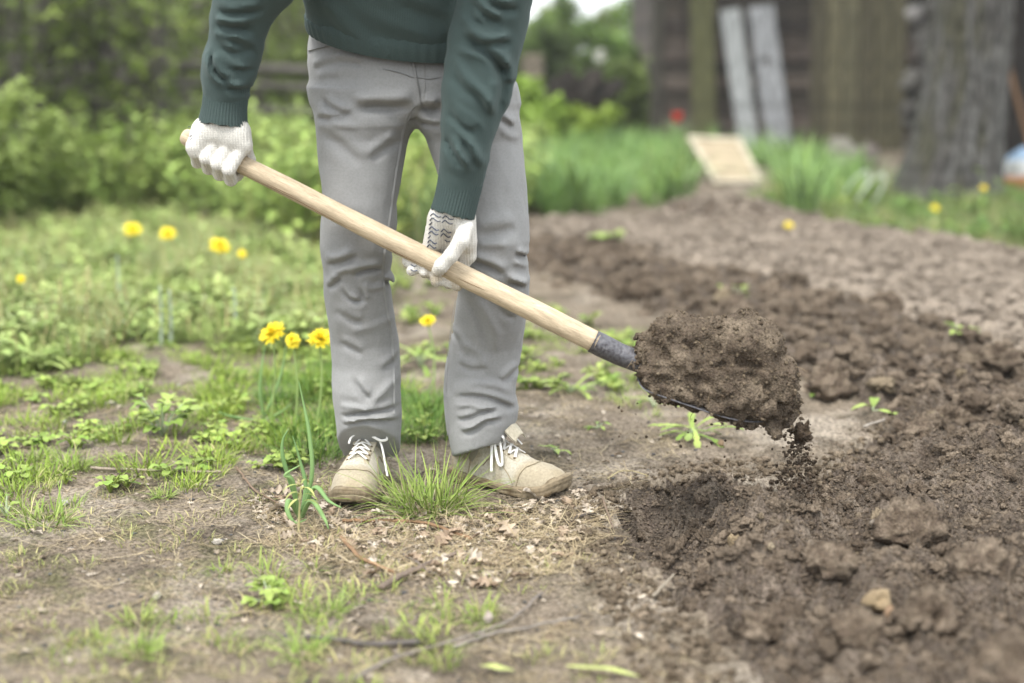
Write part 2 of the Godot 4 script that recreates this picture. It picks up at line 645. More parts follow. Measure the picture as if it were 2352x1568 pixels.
func raw_height(x: float, z: float) -> Vector2:
	# (height, how much of it is dug: 0 path, 1 dug, 2 raked bed)
	var h := 0.012 * n_big.get_noise_2d(x * 1.2, z * 1.2) + 0.006 * n_fine.get_noise_2d(x * 9.0, z * 9.0) + 0.004 * n_fine.get_noise_2d(x * 40.0, z * 40.0)
	if x < -12.0 or x > 12.0 or z < -12.0 or z > -1.2:
		return Vector2(h, 0.0)
	var q := Vector2(x + 0.05 * n_fine.get_noise_2d(x * 7.0, z * 7.0) + 0.03 * n_fine.get_noise_2d(x * 21.0, z * 21.0), z + 0.05 * n_fine.get_noise_2d(x * 7.0 + 50.0, z * 7.0) + 0.03 * n_fine.get_noise_2d(x * 21.0 + 50.0, z * 21.0))
	var d := inside(dug, q)
	var kind := 0.0
	if d > -0.3:
		var m := smoothstep(-0.015, 0.05, d)
		var cell := 1.0 - absf(n_cell.get_noise_2d(x, z))
		var c1 := -n_cell.get_noise_2d(x, z)
		var c2 := -n_cell2.get_noise_2d(x, z)
		var lumpy := 0.034 * c1 + 0.02 * c2 + 0.085 * n_big.get_noise_2d(x * 5.0, z * 5.0) + 0.02 * n_fine.get_noise_2d(x * 24.0, z * 24.0) + 0.011 * n_fine.get_noise_2d(x * 60.0, z * 60.0)
		var near_cut := smoothstep(-4.2, -3.3, z)
		var base := lerpf(0.015, lerpf(-0.05 + 0.03 * smoothstep(-2.8, -2.45, z), 0.012, smoothstep(0.03, 0.3, d)), near_cut)
		var hole := exp(-(Vector2(x - 0.305, (z + 2.88) * 0.9).length_squared()) / 0.009)
		h += m * (base + lumpy - 0.14 * hole * near_cut)
		# crumbs thrown onto the path beside the digging
		h += (1.0 - m) * smoothstep(-0.3, 0.0, d) * 0.018 * maxf(0.0, c2 + 0.2)
		if d > 0.012: kind = 1.0
	if kind == 0.0 and z < -4.4:
		var b := inside(bed, q)
		if b > -0.3:
			var m := smoothstep(-0.1, 0.15, b)
			h += m * (0.07 + 0.02 * n_big.get_noise_2d(x * 5.0, z * 5.0) - 0.016 * n_cell2.get_noise_2d(x, z) + 0.018 * n_fine.get_noise_2d(x * 30.0, z * 30.0))
			# a heap of darker earth at the far side of the bed
			h += 0.09 * exp(-(Vector2((x - 1.27) / 0.42, (z + 8.6) / 0.45).length_squared()))
			if b > 0.03: kind = 2.0
	return Vector2(h, kind)

func height(x: float, z: float) -> float:
	var i := clampi(gx.bsearch(x) - 1, 0, gx.size() - 2)
	var k := clampi(gz.bsearch(z) - 1, 0, gz.size() - 2)
	var a := clampf((x - gx[i]) / (gx[i + 1] - gx[i]), 0.0, 1.0)
	var b := clampf((z - gz[k]) / (gz[k + 1] - gz[k]), 0.0, 1.0)
	var n := gx.size()
	return lerpf(lerpf(gh[k * n + i], gh[k * n + i + 1], a), lerpf(gh[(k + 1) * n + i], gh[(k + 1) * n + i + 1], a), b)

func kind_at(x: float, z: float) -> float:
	var i := clampi(gx.bsearch(x) - 1, 0, gx.size() - 2)
	var k := clampi(gz.bsearch(z) - 1, 0, gz.size() - 2)
	return gm[k * gx.size() + i]

func axis_steps(lo: float, hi: float, a: float, b: float, fine: float, grow: float) -> PackedFloat32Array:
	var o := PackedFloat32Array()
	var x := a
	var s := fine
	var before: Array[float] = []
	while x > lo:
		s *= grow
		x -= s
		before.append(maxf(x, lo))
	before.reverse()
	for q in before: o.append(q)
	x = a
	while x < b:
		o.append(x)
		x += fine
	s = fine
	while x < hi:
		o.append(x)
		s *= grow
		x += s
	o.append(hi)
	return o

func ground_colour(x: float, z: float, kind: float, h: float) -> Color:
	var a := n_big.get_noise_2d(x * 3.0 + 20.0, z * 3.0)
	var b := n_fine.get_noise_2d(x * 14.0, z * 14.0 + 30.0)
	var e := n_fine.get_noise_2d(x * 55.0, z * 55.0)
	var k := 1.0 + 0.22 * a + 0.25 * b + 0.22 * e
	if kind == 1.0:
		# moist crumbly earth, drier and paler in patches
		var dry := smoothstep(-0.1, 0.5, n_big.get_noise_2d(x * 8.0, z * 8.0 + 90.0) + 0.5 * b)
		return Color(0.155, 0.124, 0.098).lerp(Color(0.245, 0.20, 0.158), dry * 0.8) * k
	if kind == 2.0:
		var heap := exp(-(Vector2((x - 1.25) / 0.5, (z + 8.5) / 0.5).length_squared()))
		return Color(0.36, 0.30, 0.24).lerp(Color(0.13, 0.10, 0.075), clampf(heap * 1.4, 0.0, 1.0)) * k
	var c := Color(0.28, 0.23, 0.175)
	c = c.lerp(Color(0.38, 0.325, 0.26), smoothstep(0.0, 0.5, n_big.get_noise_2d(x * 2.2, z * 2.2 + 11.0)))
	c = c.lerp(Color(0.165, 0.135, 0.102), smoothstep(0.05, 0.55, n_big.get_noise_2d(x * 4.5 + 5.0, z * 4.5) + 0.4 * b))
	# a thin skin of moss on the trodden soil
	var left := smoothstep(0.5, -0.8, x)
	c = c.lerp(Color(0.13, 0.135, 0.055), 0.55 * left * smoothstep(0.0, 0.45, n_big.get_noise_2d(x * 5.0 - 40.0, z * 5.0) + 0.6 * e))
	return c * k

func build_ground() -> void:
	dug = poly([1900, 1760, 1830, 1640, 1752, 1580, 1700, 1500, 1625, 1468, 1590, 1420, 1535, 1385, 1500, 1325, 1450, 1270, 1395, 1165, 1529, 1105, 1655, 1097, 1824, 1139, 1908, 1075, 1971, 1030, 2060, 990, 2000, 940, 1910, 915, 1837, 870, 1543, 734, 1396, 675, 1215, 625, 1120, 605, 1215, 567, 1347, 567, 1543, 618, 1690, 655, 1837, 682, 1984, 732, 2131, 768, 2352, 850, 2900, 1000, 2900, 1900])
	bed = poly([1140, 570, 1250, 520, 1450, 530, 1560, 500, 1700, 495, 1900, 535, 2100, 560, 2352, 600, 3000, 650, 2900, 1000, 2352, 850, 2131, 768, 1984, 732, 1837, 682, 1690, 655, 1543, 618, 1347, 567, 1215, 567])
	n_big.frequency = 1.0; n_big.seed = 5; n_big.fractal_octaves = 3
	n_fine.frequency = 1.0; n_fine.seed = 6; n_fine.fractal_octaves = 3
	n_cell.noise_type = FastNoiseLite.TYPE_CELLULAR
	n_cell.frequency = 9.0; n_cell.seed = 7; n_cell.fractal_type = FastNoiseLite.FRACTAL_NONE
	n_cell.cellular_return_type = FastNoiseLite.RETURN_DISTANCE
	n_cell.domain_warp_enabled = true; n_cell.domain_warp_amplitude = 0.05; n_cell.domain_warp_frequency = 9.0
	n_cell2.noise_type = FastNoiseLite.TYPE_CELLULAR
	n_cell2.frequency = 24.0; n_cell2.seed = 8; n_cell2.fractal_type = FastNoiseLite.FRACTAL_NONE
	n_cell2.cellular_return_type = FastNoiseLite.RETURN_DISTANCE
	n_cell2.domain_warp_enabled = true; n_cell2.domain_warp_amplitude = 0.02; n_cell2.domain_warp_frequency = 22.0
	gx = axis_steps(-60.0, 60.0, -1.1, 1.3, 0.0105, 1.04)
	gz = axis_steps(-120.0, 4.0, -4.3, -1.9, 0.0105, 1.025)
	var nx := gx.size()
	var nz := gz.size()
	gh.resize(nx * nz)
	gm.resize(nx * nz)
	for k in nz:
		for i in nx:
			var r := raw_height(gx[i], gz[k])
			gh[k * nx + i] = r.x
			gm[k * nx + i] = r.y
	var parts: Array[MB] = [MB.new(), MB.new(), MB.new()]
	# one sheet of one set of points, cut into three along the edges of the digging
	var own: Array[PackedInt32Array] = [PackedInt32Array(), PackedInt32Array(), PackedInt32Array()]
	for s in 3:
		own[s].resize(nx * nz)
		own[s].fill(-1)
	for k in nz - 1:
		for i in nx - 1:
			var id := k * nx + i
			# a cell that reaches into the digging belongs to it, so that its cut face is dug earth
			var near_kinds := [gm[id], gm[id + 1], gm[id + nx], gm[id + nx + 1]]
			var s := 1 if near_kinds.has(1.0) else int(near_kinds.max())
			var o := own[s]
			var mb := parts[s]
			for c in [id, id + 1, id + nx, id + nx + 1]:
				if o[c] < 0:
					var x := gx[c % nx]
					var z := gz[c / nx]
					o[c] = mb.add(Vector3(x, gh[c], z), ground_colour(x, z, float(s), gh[c]))
			mb.quad(o[id], o[id + 1], o[id + nx + 1], o[id + nx])
			own[s] = o
	obj("ground", parts[0].mesh(), mats.earth).set_meta("kind", "structure")
	obj("dug_soil_ground", parts[1].mesh(), mats.dug_earth).set_meta("kind", "structure")
	obj("garden_bed_ground", parts[2].mesh(), mats.earth).set_meta("kind", "structure")
	print("ground verts ", nx * nz)

# ================================================================ the man
const LEG_Z := 3.15
var tro_y0 := 0.0
var tro := []           # per 2 mm of height: the three sections' centres and radii
var tro_folds := []
var slv_folds := []

func section(rows: Array, y: float) -> PackedFloat32Array:
	# rows: [v, left u, right u, centre z, depth radius], measured at the depth z
	var keys := []
	for r in rows:
		var a := at(r[1], r[0], r[3])
		var b := at(r[2], r[0], r[3])
		keys.append([a.y, (a.x + b.x) * 0.5, -r[3], (b.x - a.x) * 0.5, r[4]])
	# keys run downwards
	for i in keys.size() - 1:
		if y <= keys[i][0] and y >= keys[i + 1][0] or (i == 0 and y > keys[0][0]) or (i == keys.size() - 2 and y < keys[i + 1][0]):
			var t := clampf((keys[i][0] - y) / (keys[i][0] - keys[i + 1][0]), -0.2, 1.2)
			var o := PackedFloat32Array()
			for c in range(1, 5): o.append(lerpf(keys[i][c], keys[i + 1][c], t))
			return o
	return PackedFloat32Array()

func trousers_field(p: Vector3) -> float:
	var i := clampi(int((p.y - tro_y0) / 0.002), 0, tro.size() - 1)
	var r: PackedFloat32Array = tro[i]
	var d := 9.0
	for s in 3:
		var o := s * 6
		var over := r[o + 5]
		var wide := maxf(absf(p.x - r[o]) - r[o + 2], over)
		if wide > 0.045:   # far off: its side distance will do
			d = minf(d, wide)
			continue
		var ax := (p.x - r[o]) / r[o + 2]
		var az := (p.z - r[o + 1]) / r[o + 3]
		var q := sqrt(ax * ax + az * az)
		var e := (q - 1.0) * minf(r[o + 2], r[o + 3])
		if q > 0.001:   # divide by the slope of q, so that the value is close to a distance
			var gx_ := ax / (q * r[o + 2])
			var gz_ := az / (q * r[o + 3])
			e = (q - 1.0) / sqrt(gx_ * gx_ + gz_ * gz_)
		if over > 0.0: e = maxf(e, over)
		d = smin(d, e, 0.03) if d < 1.0 else e
	if d < 0.021 and d > -0.021:
		var front := smoothstep(-3.24, -3.15, p.z)
		d -= fold_at(tro_folds[clampi(int((p.y - tro_y0) / 0.01), 0, tro_folds.size() - 1)], p.x, p.y) * front
		d -= 0.0035 * n_big.get_noise_3d(p.x * 9.0, p.y * 6.0, p.z * 9.0) + 0.0014 * n_big.get_noise_3d(p.x * 30.0, p.y * 18.0 + 5.0, p.z * 30.0)
	return d

func build_trousers(who: Node3D) -> void:
	var ll := [[60, 706, 930, 3.190, 0.115], [150, 706, 945, 3.180, 0.115], [220, 714, 953, 3.180, 0.112], [285, 723, 956, 3.160, 0.108], [320, 727, 938, 3.165, 0.103], [370, 733, 927, 3.155, 0.098], [420, 737, 920, 3.145, 0.094], [470, 740, 909, 3.135, 0.090],
		[516, 737, 911, 3.135, 0.089], [569, 736, 902, 3.135, 0.086], [620, 744, 896, 3.155, 0.082], [659, 744, 897, 3.165, 0.081], [712, 751, 905, 3.185, 0.083], [784, 759, 917, 3.215, 0.086], [837, 765, 919, 3.210, 0.086], [891, 764, 920, 3.190, 0.085], [926, 765, 921, 3.190, 0.085], [987, 775, 921, 3.185, 0.086], [1040, 778, 917, 3.180, 0.088]]
	var lr := [[60, 930, 1150, 3.190, 0.115], [150, 945, 1168, 3.180, 0.115], [220, 955, 1184, 3.180, 0.112], [285, 958, 1196, 3.160, 0.108], [321, 980, 1200, 3.165, 0.103], [362, 993, 1204, 3.155, 0.099], [400, 1005, 1207, 3.145, 0.095], [450, 1022, 1212, 3.135, 0.092],
		[500, 1036, 1217, 3.125, 0.089], [551, 1044, 1217, 3.115, 0.087], [587, 1048, 1209, 3.115, 0.084], [634, 1051, 1216, 3.125, 0.083], [673, 1051, 1217, 3.145, 0.082], [737, 1041, 1206, 3.175, 0.085], [794, 1032, 1199, 3.200, 0.087], [855, 1023, 1190, 3.200, 0.087], [901, 1019, 1181, 3.185, 0.086], [937, 1020, 1191, 3.180, 0.09], [962, 1022, 1188, 3.175, 0.09], [985, 1026, 1176, 3.170, 0.09], [1055, 1042, 1128, 3.160, 0.088]]
	var hp := [[40, 712, 1150, 3.20, 0.115], [75, 709, 1155, 3.20, 0.12], [105, 706, 1162, 3.20, 0.124], [150, 707, 1170, 3.19, 0.128], [200, 713, 1182, 3.18, 0.126], [240, 720, 1189, 3.175, 0.115], [275, 760, 1150, 3.18, 0.08]]
	tro_y0 = 0.07
	var y := tro_y0
	while y < 1.06:
		var r := PackedFloat32Array()
		for s in 3:
			var rows: Array = [ll, lr, hp][s]
			var q := section(rows, y)
			var top := at(900, 40, 3.2).y
			r.append_array(PackedFloat32Array([q[0], q[1], maxf(q[2], 0.02), maxf(q[3], 0.02), 1.0, 0.0]))
			if s == 2: r[s * 6 + 5] = at(900, 262, 3.17).y - y     # the hips end above the crotch
			elif s < 2: r[s * 6 + 5] = y - at(900, 205, 3.17).y    # the legs end inside the hips
		tro.append(r)
		y += 0.002
	var ft := []
	var z := 3.06
	# [amount in mm, width in mm, points] - from the photograph, traced on the front of the cloth
	for f in [
		[-6, 9, [760, 142, 795, 143, 832, 149]], [-4, 10, [711, 162, 735, 150, 771, 142]], [4, 12, [716, 178, 745, 168, 790, 166]],
		[-15, 13, [815, 251, 858, 246, 905, 246, 957, 240]], [7, 16, [800, 225, 860, 218, 950, 216]], [-8, 9, [737, 226, 762, 252, 815, 264]], [-7, 9, [719, 272, 760, 273, 810, 266]],
		[5, 10, [735, 250, 775, 285, 830, 290]], [-14, 12, [962, 243, 988, 251, 1016, 244]], [6, 15, [966, 222, 1000, 228, 1030, 220]], [-9, 8, [960, 281, 985, 288, 1016, 289]],
		[-5, 16, [731, 301, 787, 339, 836, 382]], [4, 14, [843, 350, 875, 328, 911, 304]], [-5, 12, [850, 372, 880, 345, 915, 325]], [-8, 9, [1144, 272, 1160, 283, 1178, 296]], [5, 12, [1150, 300, 1175, 315, 1195, 318]],
		[-9, 9, [742, 614, 770, 608, 800, 598, 825, 581]], [8, 10, [747, 645, 787, 622, 826, 602]], [-13, 9, [810, 640, 826, 626, 848, 622, 876, 623]], [-8, 8, [774, 657, 796, 690, 812, 698, 828, 694, 826, 676, 815, 657]],
		[8, 10, [836, 650, 850, 668, 880, 660]], [-7, 8, [745, 672, 768, 655, 782, 640]], [7, 9, [742, 585, 770, 588, 812, 570]], [-6, 9, [880, 565, 892, 580, 900, 600]], [6, 9, [884, 640, 895, 650, 902, 668]], [-7, 7, [872, 652, 885, 662, 899, 684]],
		[-5, 12, [760, 720, 800, 745, 830, 752]], [4, 14, [800, 770, 850, 760, 900, 745]], [-5, 10, [770, 800, 800, 815, 825, 830]], [-8, 10, [803, 880, 820, 905, 836, 922, 848, 926]], [8, 14, [842, 950, 862, 925, 882, 906, 912, 880]], [-5, 10, [870, 870, 900, 850, 918, 835]],
		[-8, 8, [772, 974, 800, 966, 830, 961, 870, 958, 914, 954]], [9, 8, [768, 948, 810, 944, 850, 950]], [9, 8, [776, 984, 806, 975, 840, 968, 880, 970, 916, 975]], [-6, 7, [778, 996, 806, 984, 842, 977, 880, 983, 916, 995]], [6, 10, [780, 1006, 810, 995, 850, 990]],
		[-12, 11, [1080, 596, 1106, 604, 1130, 613, 1158, 632]], [10, 12, [1160, 628, 1182, 636, 1200, 645, 1218, 658]], [-9, 9, [1165, 648, 1185, 655, 1206, 668]], [-8, 18, [1100, 543, 1130, 532, 1158, 529, 1190, 522]], [6, 12, [1096, 560, 1130, 556, 1170, 556]],
		[-9, 7, [1183, 582, 1196, 588, 1210, 597]], [7, 8, [1180, 600, 1196, 606, 1214, 618]], [-7, 14, [1074, 690, 1094, 726, 1110, 765, 1124, 832]], [5, 14, [1100, 690, 1124, 730, 1150, 790]], [-5, 10, [1140, 700, 1165, 730, 1185, 740]],
		[-8, 10, [1156, 896, 1176, 880, 1198, 866]], [9, 13, [1030, 908, 1066, 896, 1104, 892, 1140, 897, 1166, 912, 1192, 940]], [-9, 9, [1036, 930, 1076, 921, 1120, 926, 1160, 944, 1180, 962]], [8, 8, [1040, 947, 1080, 938, 1120, 946]], [-8, 8, [1044, 978, 1080, 968, 1112, 955, 1148, 953]],
		[8, 8, [1052, 992, 1084, 984, 1116, 968, 1160, 966]], [-7, 7, [1056, 1008, 1090, 992, 1116, 975, 1155, 972]], [-5, 10, [1046, 850, 1080, 862, 1120, 858]], [5, 12, [1050, 800, 1090, 815, 1120, 860]], [-5, 10, [1030, 780, 1050, 800, 1060, 835]]]:
		ft.append(fold(f[0] * (1.25 if f[0] < 0 else 1.35), maxf(f[1] * 0.72, 5.5), z, f[2]))
	tro_folds = fold_table(ft, tro_y0, 1.06)
	# the hem of each leg is cut on a slope, higher at the front
	var field := func(p: Vector3) -> float:
		var d := trousers_field(p)
		if p.y < 0.2:
			if p.x < -0.21: d = maxf(d, 0.085 + 0.95 * (p.z + 3.18) + 0.10 * absf(p.x + 0.305) - p.y)
			else: d = maxf(d, 0.098 + 0.30 * (p.z + 3.16) + 0.30 * (p.x + 0.06) - p.y)
		return maxf(d, p.y - 1.03)
	var mb := nets(Vector3(-0.50, 0.06, -3.34), Vector3(0.07, 1.045, -3.0), 0.0051, field)
	var t := obj("trousers", mb.mesh(), mats.trousers, who)
	# seams: narrow raised strips laid along the cloth, and their stitches
	var seam := MB.new()
	for s in [[950, 138, 958, 175, 965, 215, 967, 243], [957, 243, 940, 262, 926, 300, 918, 345, 909, 395, 901, 450, 893, 510, 885, 560, 880, 600, 880, 650, 886, 700, 894, 745, 900, 790, 903, 850, 904, 900, 903, 950], [1046, 690, 1038, 740, 1031, 790, 1024, 850, 1021, 900, 1024, 950, 1030, 1000],
		[709, 117, 735, 110, 775, 102]]:
		strip_on(seam, field, s, 0.0036, 0.0006)
	fine("seam", seam.mesh(), mats.trouser_seam, t)
	var st := MB.new()
	for s in [[944, 262, 930, 300, 921, 345, 912, 395, 904, 450], [883, 640, 889, 700, 897, 745, 903, 790, 906, 850, 907, 900], [955, 175, 962, 215, 964, 240], [975, 150, 976, 200, 973, 225], [1041, 740, 1034, 790, 1027, 850, 1024, 900]]:
		stitches_on(st, field, s)
	fine("stitch", st.mesh(), mat("thread", Color(0.29, 0.285, 0.277)), t)
	var wb := MB.new()
	strip_on(wb, field, [942, 140, 946, 160, 950, 178], 0.004, 0.0015)
	strip_on(wb, field, [955, 177, 985, 181, 1010, 177], 0.003, 0.001)
	strip_on(wb, field, [880, 158, 915, 166, 950, 178], 0.003, 0.001)
	fine("waistband_seam", wb.mesh(), mats.trouser_seam, t)

func touch(field: Callable, u: float, v: float, z0 := 2.85, z1 := 3.3) -> Vector3:
	# where the line of sight through a pixel of the photograph first meets a body: used to lay seams and prints on cloth
	var z := z0
	for i in 90:
		var p := at(u, v, z)
		var d: float = field.call(p)
		if d < 0.0006: return p
		z += clampf(d * 0.7, 0.0008, 0.03)
		if z > z1: break
	return at(u, v, z1)

func traced(field: Callable, px: Array, per := 6, z0 := 2.85, z1 := 3.3) -> PackedVector3Array:
	var raw := PackedVector3Array()
	for i in range(0, px.size(), 2): raw.append(Vector3(px[i], px[i + 1], 0))
	var o := PackedVector3Array()
	for q in curve(raw, per): o.append(touch(field, q.x, q.y, z0, z1))
	return o

func strip_on(mb: MB, field: Callable, px: Array, half: float, thick: float) -> void:
	var path := traced(field, px, 8)
	for i in path.size(): path[i] += Vector3(0, 0, 0.0)
	var r := PackedFloat32Array()
	r.resize(path.size()); r.fill(half)
	tube(mb, path, r, 8, Color.WHITE, thick / half)

func stitches_on(mb: MB, field: Callable, px: Array) -> void:
	var path := traced(field, px, 12)
	for i in range(0, path.size() - 1):
		var a := path[i] + Vector3(0, 0, 0.0016)
		var b := path[i].lerp(path[i + 1], 0.62) + Vector3(0, 0, 0.0016)
		tube(mb, PackedVector3Array([a, b]), PackedFloat32Array([0.0009, 0.0009]), 5)

# ---------------------------------------------------------------- jumper
var arm_r := []   # the arm on the left of the picture: [point, radius]
var arm_l := []
var spine := []   # [point, half width, half depth]

func chain(p: Vector3, c: Array) -> float:
	var d := 0.09
	for i in c.size() - 1:
		if p.y > maxf(c[i][0].y, c[i + 1][0].y) + 0.17 or p.y < minf(c[i][0].y, c[i + 1][0].y) - 0.17: continue
		var e := cap(p, c[i][0], c[i + 1][0], c[i][1], c[i + 1][1])
		d = smin(d, e, 0.02)
	return d

func torso(p: Vector3) -> float:
	var d := 9.0
	for i in spine.size() - 1:
		var a: Vector3 = spine[i][0]
		var b: Vector3 = spine[i + 1][0]
		var ab := b - a
		var t := clampf((p - a).dot(ab) / ab.length_squared(), 0.0, 1.0)
		var q := p - (a + ab * t)
		var along := ab.normalized()
		var w := Vector3.RIGHT
		var n := w.cross(along)
		var rx := lerpf(spine[i][1], spine[i + 1][1], t)
		var rz := lerpf(spine[i][2], spine[i + 1][2], t)
		var s := Vector3(q.dot(w) / rx, q.dot(n) / rz, q.dot(along) / rz)
		var e := (s.length() - 1.0) * minf(rx, rz)
		d = e if d > 8.0 else smin(d, e, 0.03)
	return d

func jumper_field(p: Vector3) -> float:
	# an arm far to the other side is only as far as its own side
	var er := p.x + 0.42 if p.x > -0.36 else chain(p, arm_r)
	var el := -0.22 - p.x if p.x < -0.28 else chain(p, arm_l)
	var d := hem_cut(p)
	if d < 0.05: d = maxf(torso(p), d)
	d = smin(d, minf(er, el), 0.03)
	if d < 0.022 and d > -0.022:
		if p.y < 1.3:
			d -= fold_at(slv_folds[clampi(int((p.y - 0.6) / 0.01), 0, slv_folds.size() - 1)], p.x, p.y) * smoothstep(-0.1, 0.1, p.z + 3.05)
		d -= 0.003 * n_big.get_noise_3d(p.x * 11.0, p.y * 11.0, p.z * 11.0) + 0.0012 * n_big.get_noise_3d(p.x * 34.0, p.y * 34.0, p.z * 34.0)
	return d

var hem_a := Vector3.ZERO
var hem_n := Vector3.UP
func hem_cut(p: Vector3) -> float:
	return -(p - hem_a).dot(hem_n)

func build_jumper(who: Node3D) -> void:
	for q in [[700, -230, 2.93, 88], [655, -120, 2.95, 80], [603, -50, 2.97, 74], [566, 0, 2.985, 69], [550, 50, 3.0, 61], [540, 107, 3.01, 57], [527, 150, 3.015, 58], [522, 187, 3.02, 53], [519, 207, 3.02, 43], [515, 245, 3.02, 38]]:
		arm_r.append([at(q[0], q[1], q[2]), q[3] / 1090.0])
	for q in [[1075, -250, 2.9, 92], [1128, -120, 2.93, 84], [1142, -30, 2.96, 80], [1127, 50, 2.975, 79], [1114, 100, 2.98, 80], [1101, 160, 2.975, 74], [1092, 217, 2.97, 72], [1078, 286, 2.965, 60], [1068, 357, 2.96, 51], [1060, 402, 2.972, 47], [1056, 424, 2.972, 40], [1049, 455, 2.972, 38]]:
		arm_l.append([at(q[0], q[1], q[2]), q[3] / 1105.0])
	spine = [[Vector3(-0.228, 0.985, -3.17), 0.220, 0.130], [Vector3(-0.232, 1.13, -3.10), 0.202, 0.118], [Vector3(-0.235, 1.27, -3.0), 0.19, 0.115], [Vector3(-0.235, 1.39, -2.9), 0.20, 0.105], [Vector3(-0.235, 1.44, -2.85), 0.13, 0.08]]
	hem_a = at(935, 138, 3.03)
	var side := at(712, 68, 3.17)
	var e1 := Vector3.RIGHT
	var e2 := (side - hem_a); e2.x = 0
	hem_n = Vector3(0, -e2.z, e2.y).normalized()
	if hem_n.y < 0: hem_n = -hem_n
	hem_n = (hem_n + Vector3(0.09, 0, 0)).normalized()
	var ft := []
	# sleeve at the right of the picture, traced on an enlargement (scaled back here)
	for f in [[9, 12, [1490, 240, 1640, 330, 1780, 350, 1950, 300]], [-9, 10, [1540, 270, 1640, 380, 1800, 400, 1960, 370]], [9, 12, [1400, 420, 1560, 480, 1700, 520, 1820, 640]], [-13, 13, [1480, 330, 1700, 470, 1850, 610, 1930, 640]],
		[-10, 14, [1800, 560, 1860, 700, 1850, 860, 1790, 1080]], [7, 12, [1400, 480, 1500, 640, 1650, 800, 1760, 960, 1800, 1060]], [-7, 12, [1400, 640, 1500, 800, 1640, 900, 1740, 1100]], [6, 10, [1360, 880, 1500, 1000, 1620, 1080, 1720, 1230]], [-6, 10, [1360, 1000, 1480, 1140, 1620, 1200]],
		[7, 10, [1380, 1050, 1480, 1200, 1600, 1330, 1700, 1490]], [-8, 10, [1340, 1240, 1420, 1400, 1500, 1520]], [-7, 9, [1500, 1260, 1560, 1400, 1640, 1540]], [7, 9, [1420, 1300, 1500, 1420, 1570, 1540]], [-8, 10, [1560, 0, 1640, 90, 1760, 180, 1860, 200]], [8, 11, [1640, 0, 1740, 110, 1880, 140]],
		[-9, 10, [1740, 0, 1800, 60, 1900, 90, 2000, 60]], [-7, 10, [1560, 60, 1600, 170, 1700, 250]], [5, 10, [1480, 140, 1560, 220, 1650, 280]]]:
		ft.append(fold(f[0] * 1.25, f[1] * 0.7, 2.9, f[2], 0.2551, 0.2551, 680.0, 0.0))
	# sleeve at the left
	for f in [[-7, 8, [1400, 70, 1520, 95, 1640, 80, 1720, 60]], [7, 9, [1390, 110, 1520, 140, 1680, 120]], [-7, 9, [1380, 160, 1500, 185, 1640, 190]], [6, 9, [1370, 215, 1500, 235, 1660, 260]], [-8, 10, [1480, 255, 1580, 300, 1660, 300]], [-7, 9, [1400, 290, 1500, 340, 1600, 330, 1650, 360]],
		[9, 9, [1340, 330, 1340, 420, 1380, 500, 1470, 570]], [-9, 8, [1360, 320, 1365, 410, 1410, 490, 1500, 545]], [-10, 8, [1440, 545, 1500, 580, 1560, 580, 1590, 560]], [7, 9, [1440, 520, 1520, 550, 1600, 520]], [-6, 8, [1480, 420, 1560, 460, 1620, 440]], [6, 8, [1460, 400, 1540, 430, 1630, 410]]]:
		ft.append(fold(f[0] * 1.25, f[1] * 0.72, 2.965, f[2], 0.3571, 0.3571))
	# the body, hanging forward
	for f in [[-7, 14, [150, 60, 250, 180, 420, 330, 640, 440]], [6, 12, [260, 40, 400, 250, 600, 380, 900, 440]], [-6, 14, [420, 60, 640, 260, 900, 360, 1250, 400]], [5, 12, [700, 100, 950, 250, 1250, 330]], [-6, 12, [1000, 440, 1200, 450, 1380, 400]], [-6, 12, [900, 30, 1150, 130, 1400, 200]]]:
		ft.append(fold(f[0] * 0.9, f[1], 3.0, f[2], 0.2551, 0.2551, 680.0, 0.0))
	slv_folds = fold_table(ft, 0.6, 1.3)
	var mb := nets(Vector3(-0.70, 0.64, -3.34), Vector3(0.08, 1.16, -2.78), 0.0066, jumper_field)
	mb.append(nets(Vector3(-0.70, 1.14, -3.32), Vector3(0.08, 1.50, -2.70), 0.018, jumper_field))
	var j := obj("jumper", mb.mesh(), mats.jumper, who)
	# ribbed cuffs
	var cf := MB.new()
	rib_band(cf, [at(522, 190, 3.02), at(519, 215, 3.02), at(516, 245, 3.02), at(514, 268, 3.02), at(513, 284, 3.02)], [0.0475, 0.0455, 0.0455, 0.048, 0.0522], 46, 0.92, at(513, 284, 3.02) + Vector3(0.06, -0.011, 0))
	obj("cuff", cf.mesh(), mats.rib_knit, j)
	cf = MB.new()
	rib_band(cf, [at(1060, 404, 2.972), at(1055, 430, 2.972), at(1049, 455, 2.972), at(1043, 478, 2.972), at(1040, 490, 2.972)], [0.0465, 0.0455, 0.0448, 0.0452, 0.0462], 44, 0.9, at(1040, 490, 2.972) + Vector3(0.05, -0.017, 0))
	obj("cuff", cf.mesh(), mats.rib_knit, j)
	# ribbed hem round the hips
	var hb := MB.new()
	var n := 260
	for k in 5:
		for i in n + 1:
			var a := TAU * i / n
			var lift := k * 0.011
			var c := Vector3(-0.228, 0, -3.17)
			var rx := 0.224
			var rz := 0.134
			var p := c + Vector3(cos(a) * rx, 0, sin(a) * rz)
			p.y = hem_a.y - ((p - hem_a).x * hem_n.x + (p - hem_a).z * hem_n.z) / hem_n.y - 0.006 + lift
			# the band follows the cloth above it, the belly hanging over it
			var q := p
			var dir := Vector3(cos(a), 0, sin(a))
			for it in 8:
				q += dir * clampf(-torso(q) + (0.002 if k < 4 else -0.004), -0.02, 0.02)
			q += dir * (0.0016 * (1.0 if (i % 4) < 2 else 0.0) - (0.003 if k == 0 else 0.0))
			hb.add(q)
	for k in 4:
		for i in n:
			var a := k * (n + 1) + i
			hb.quad(a, a + n + 1, a + n + 2, a + 1)
	obj("hem_band", hb.mesh(), mats.rib_knit, j)

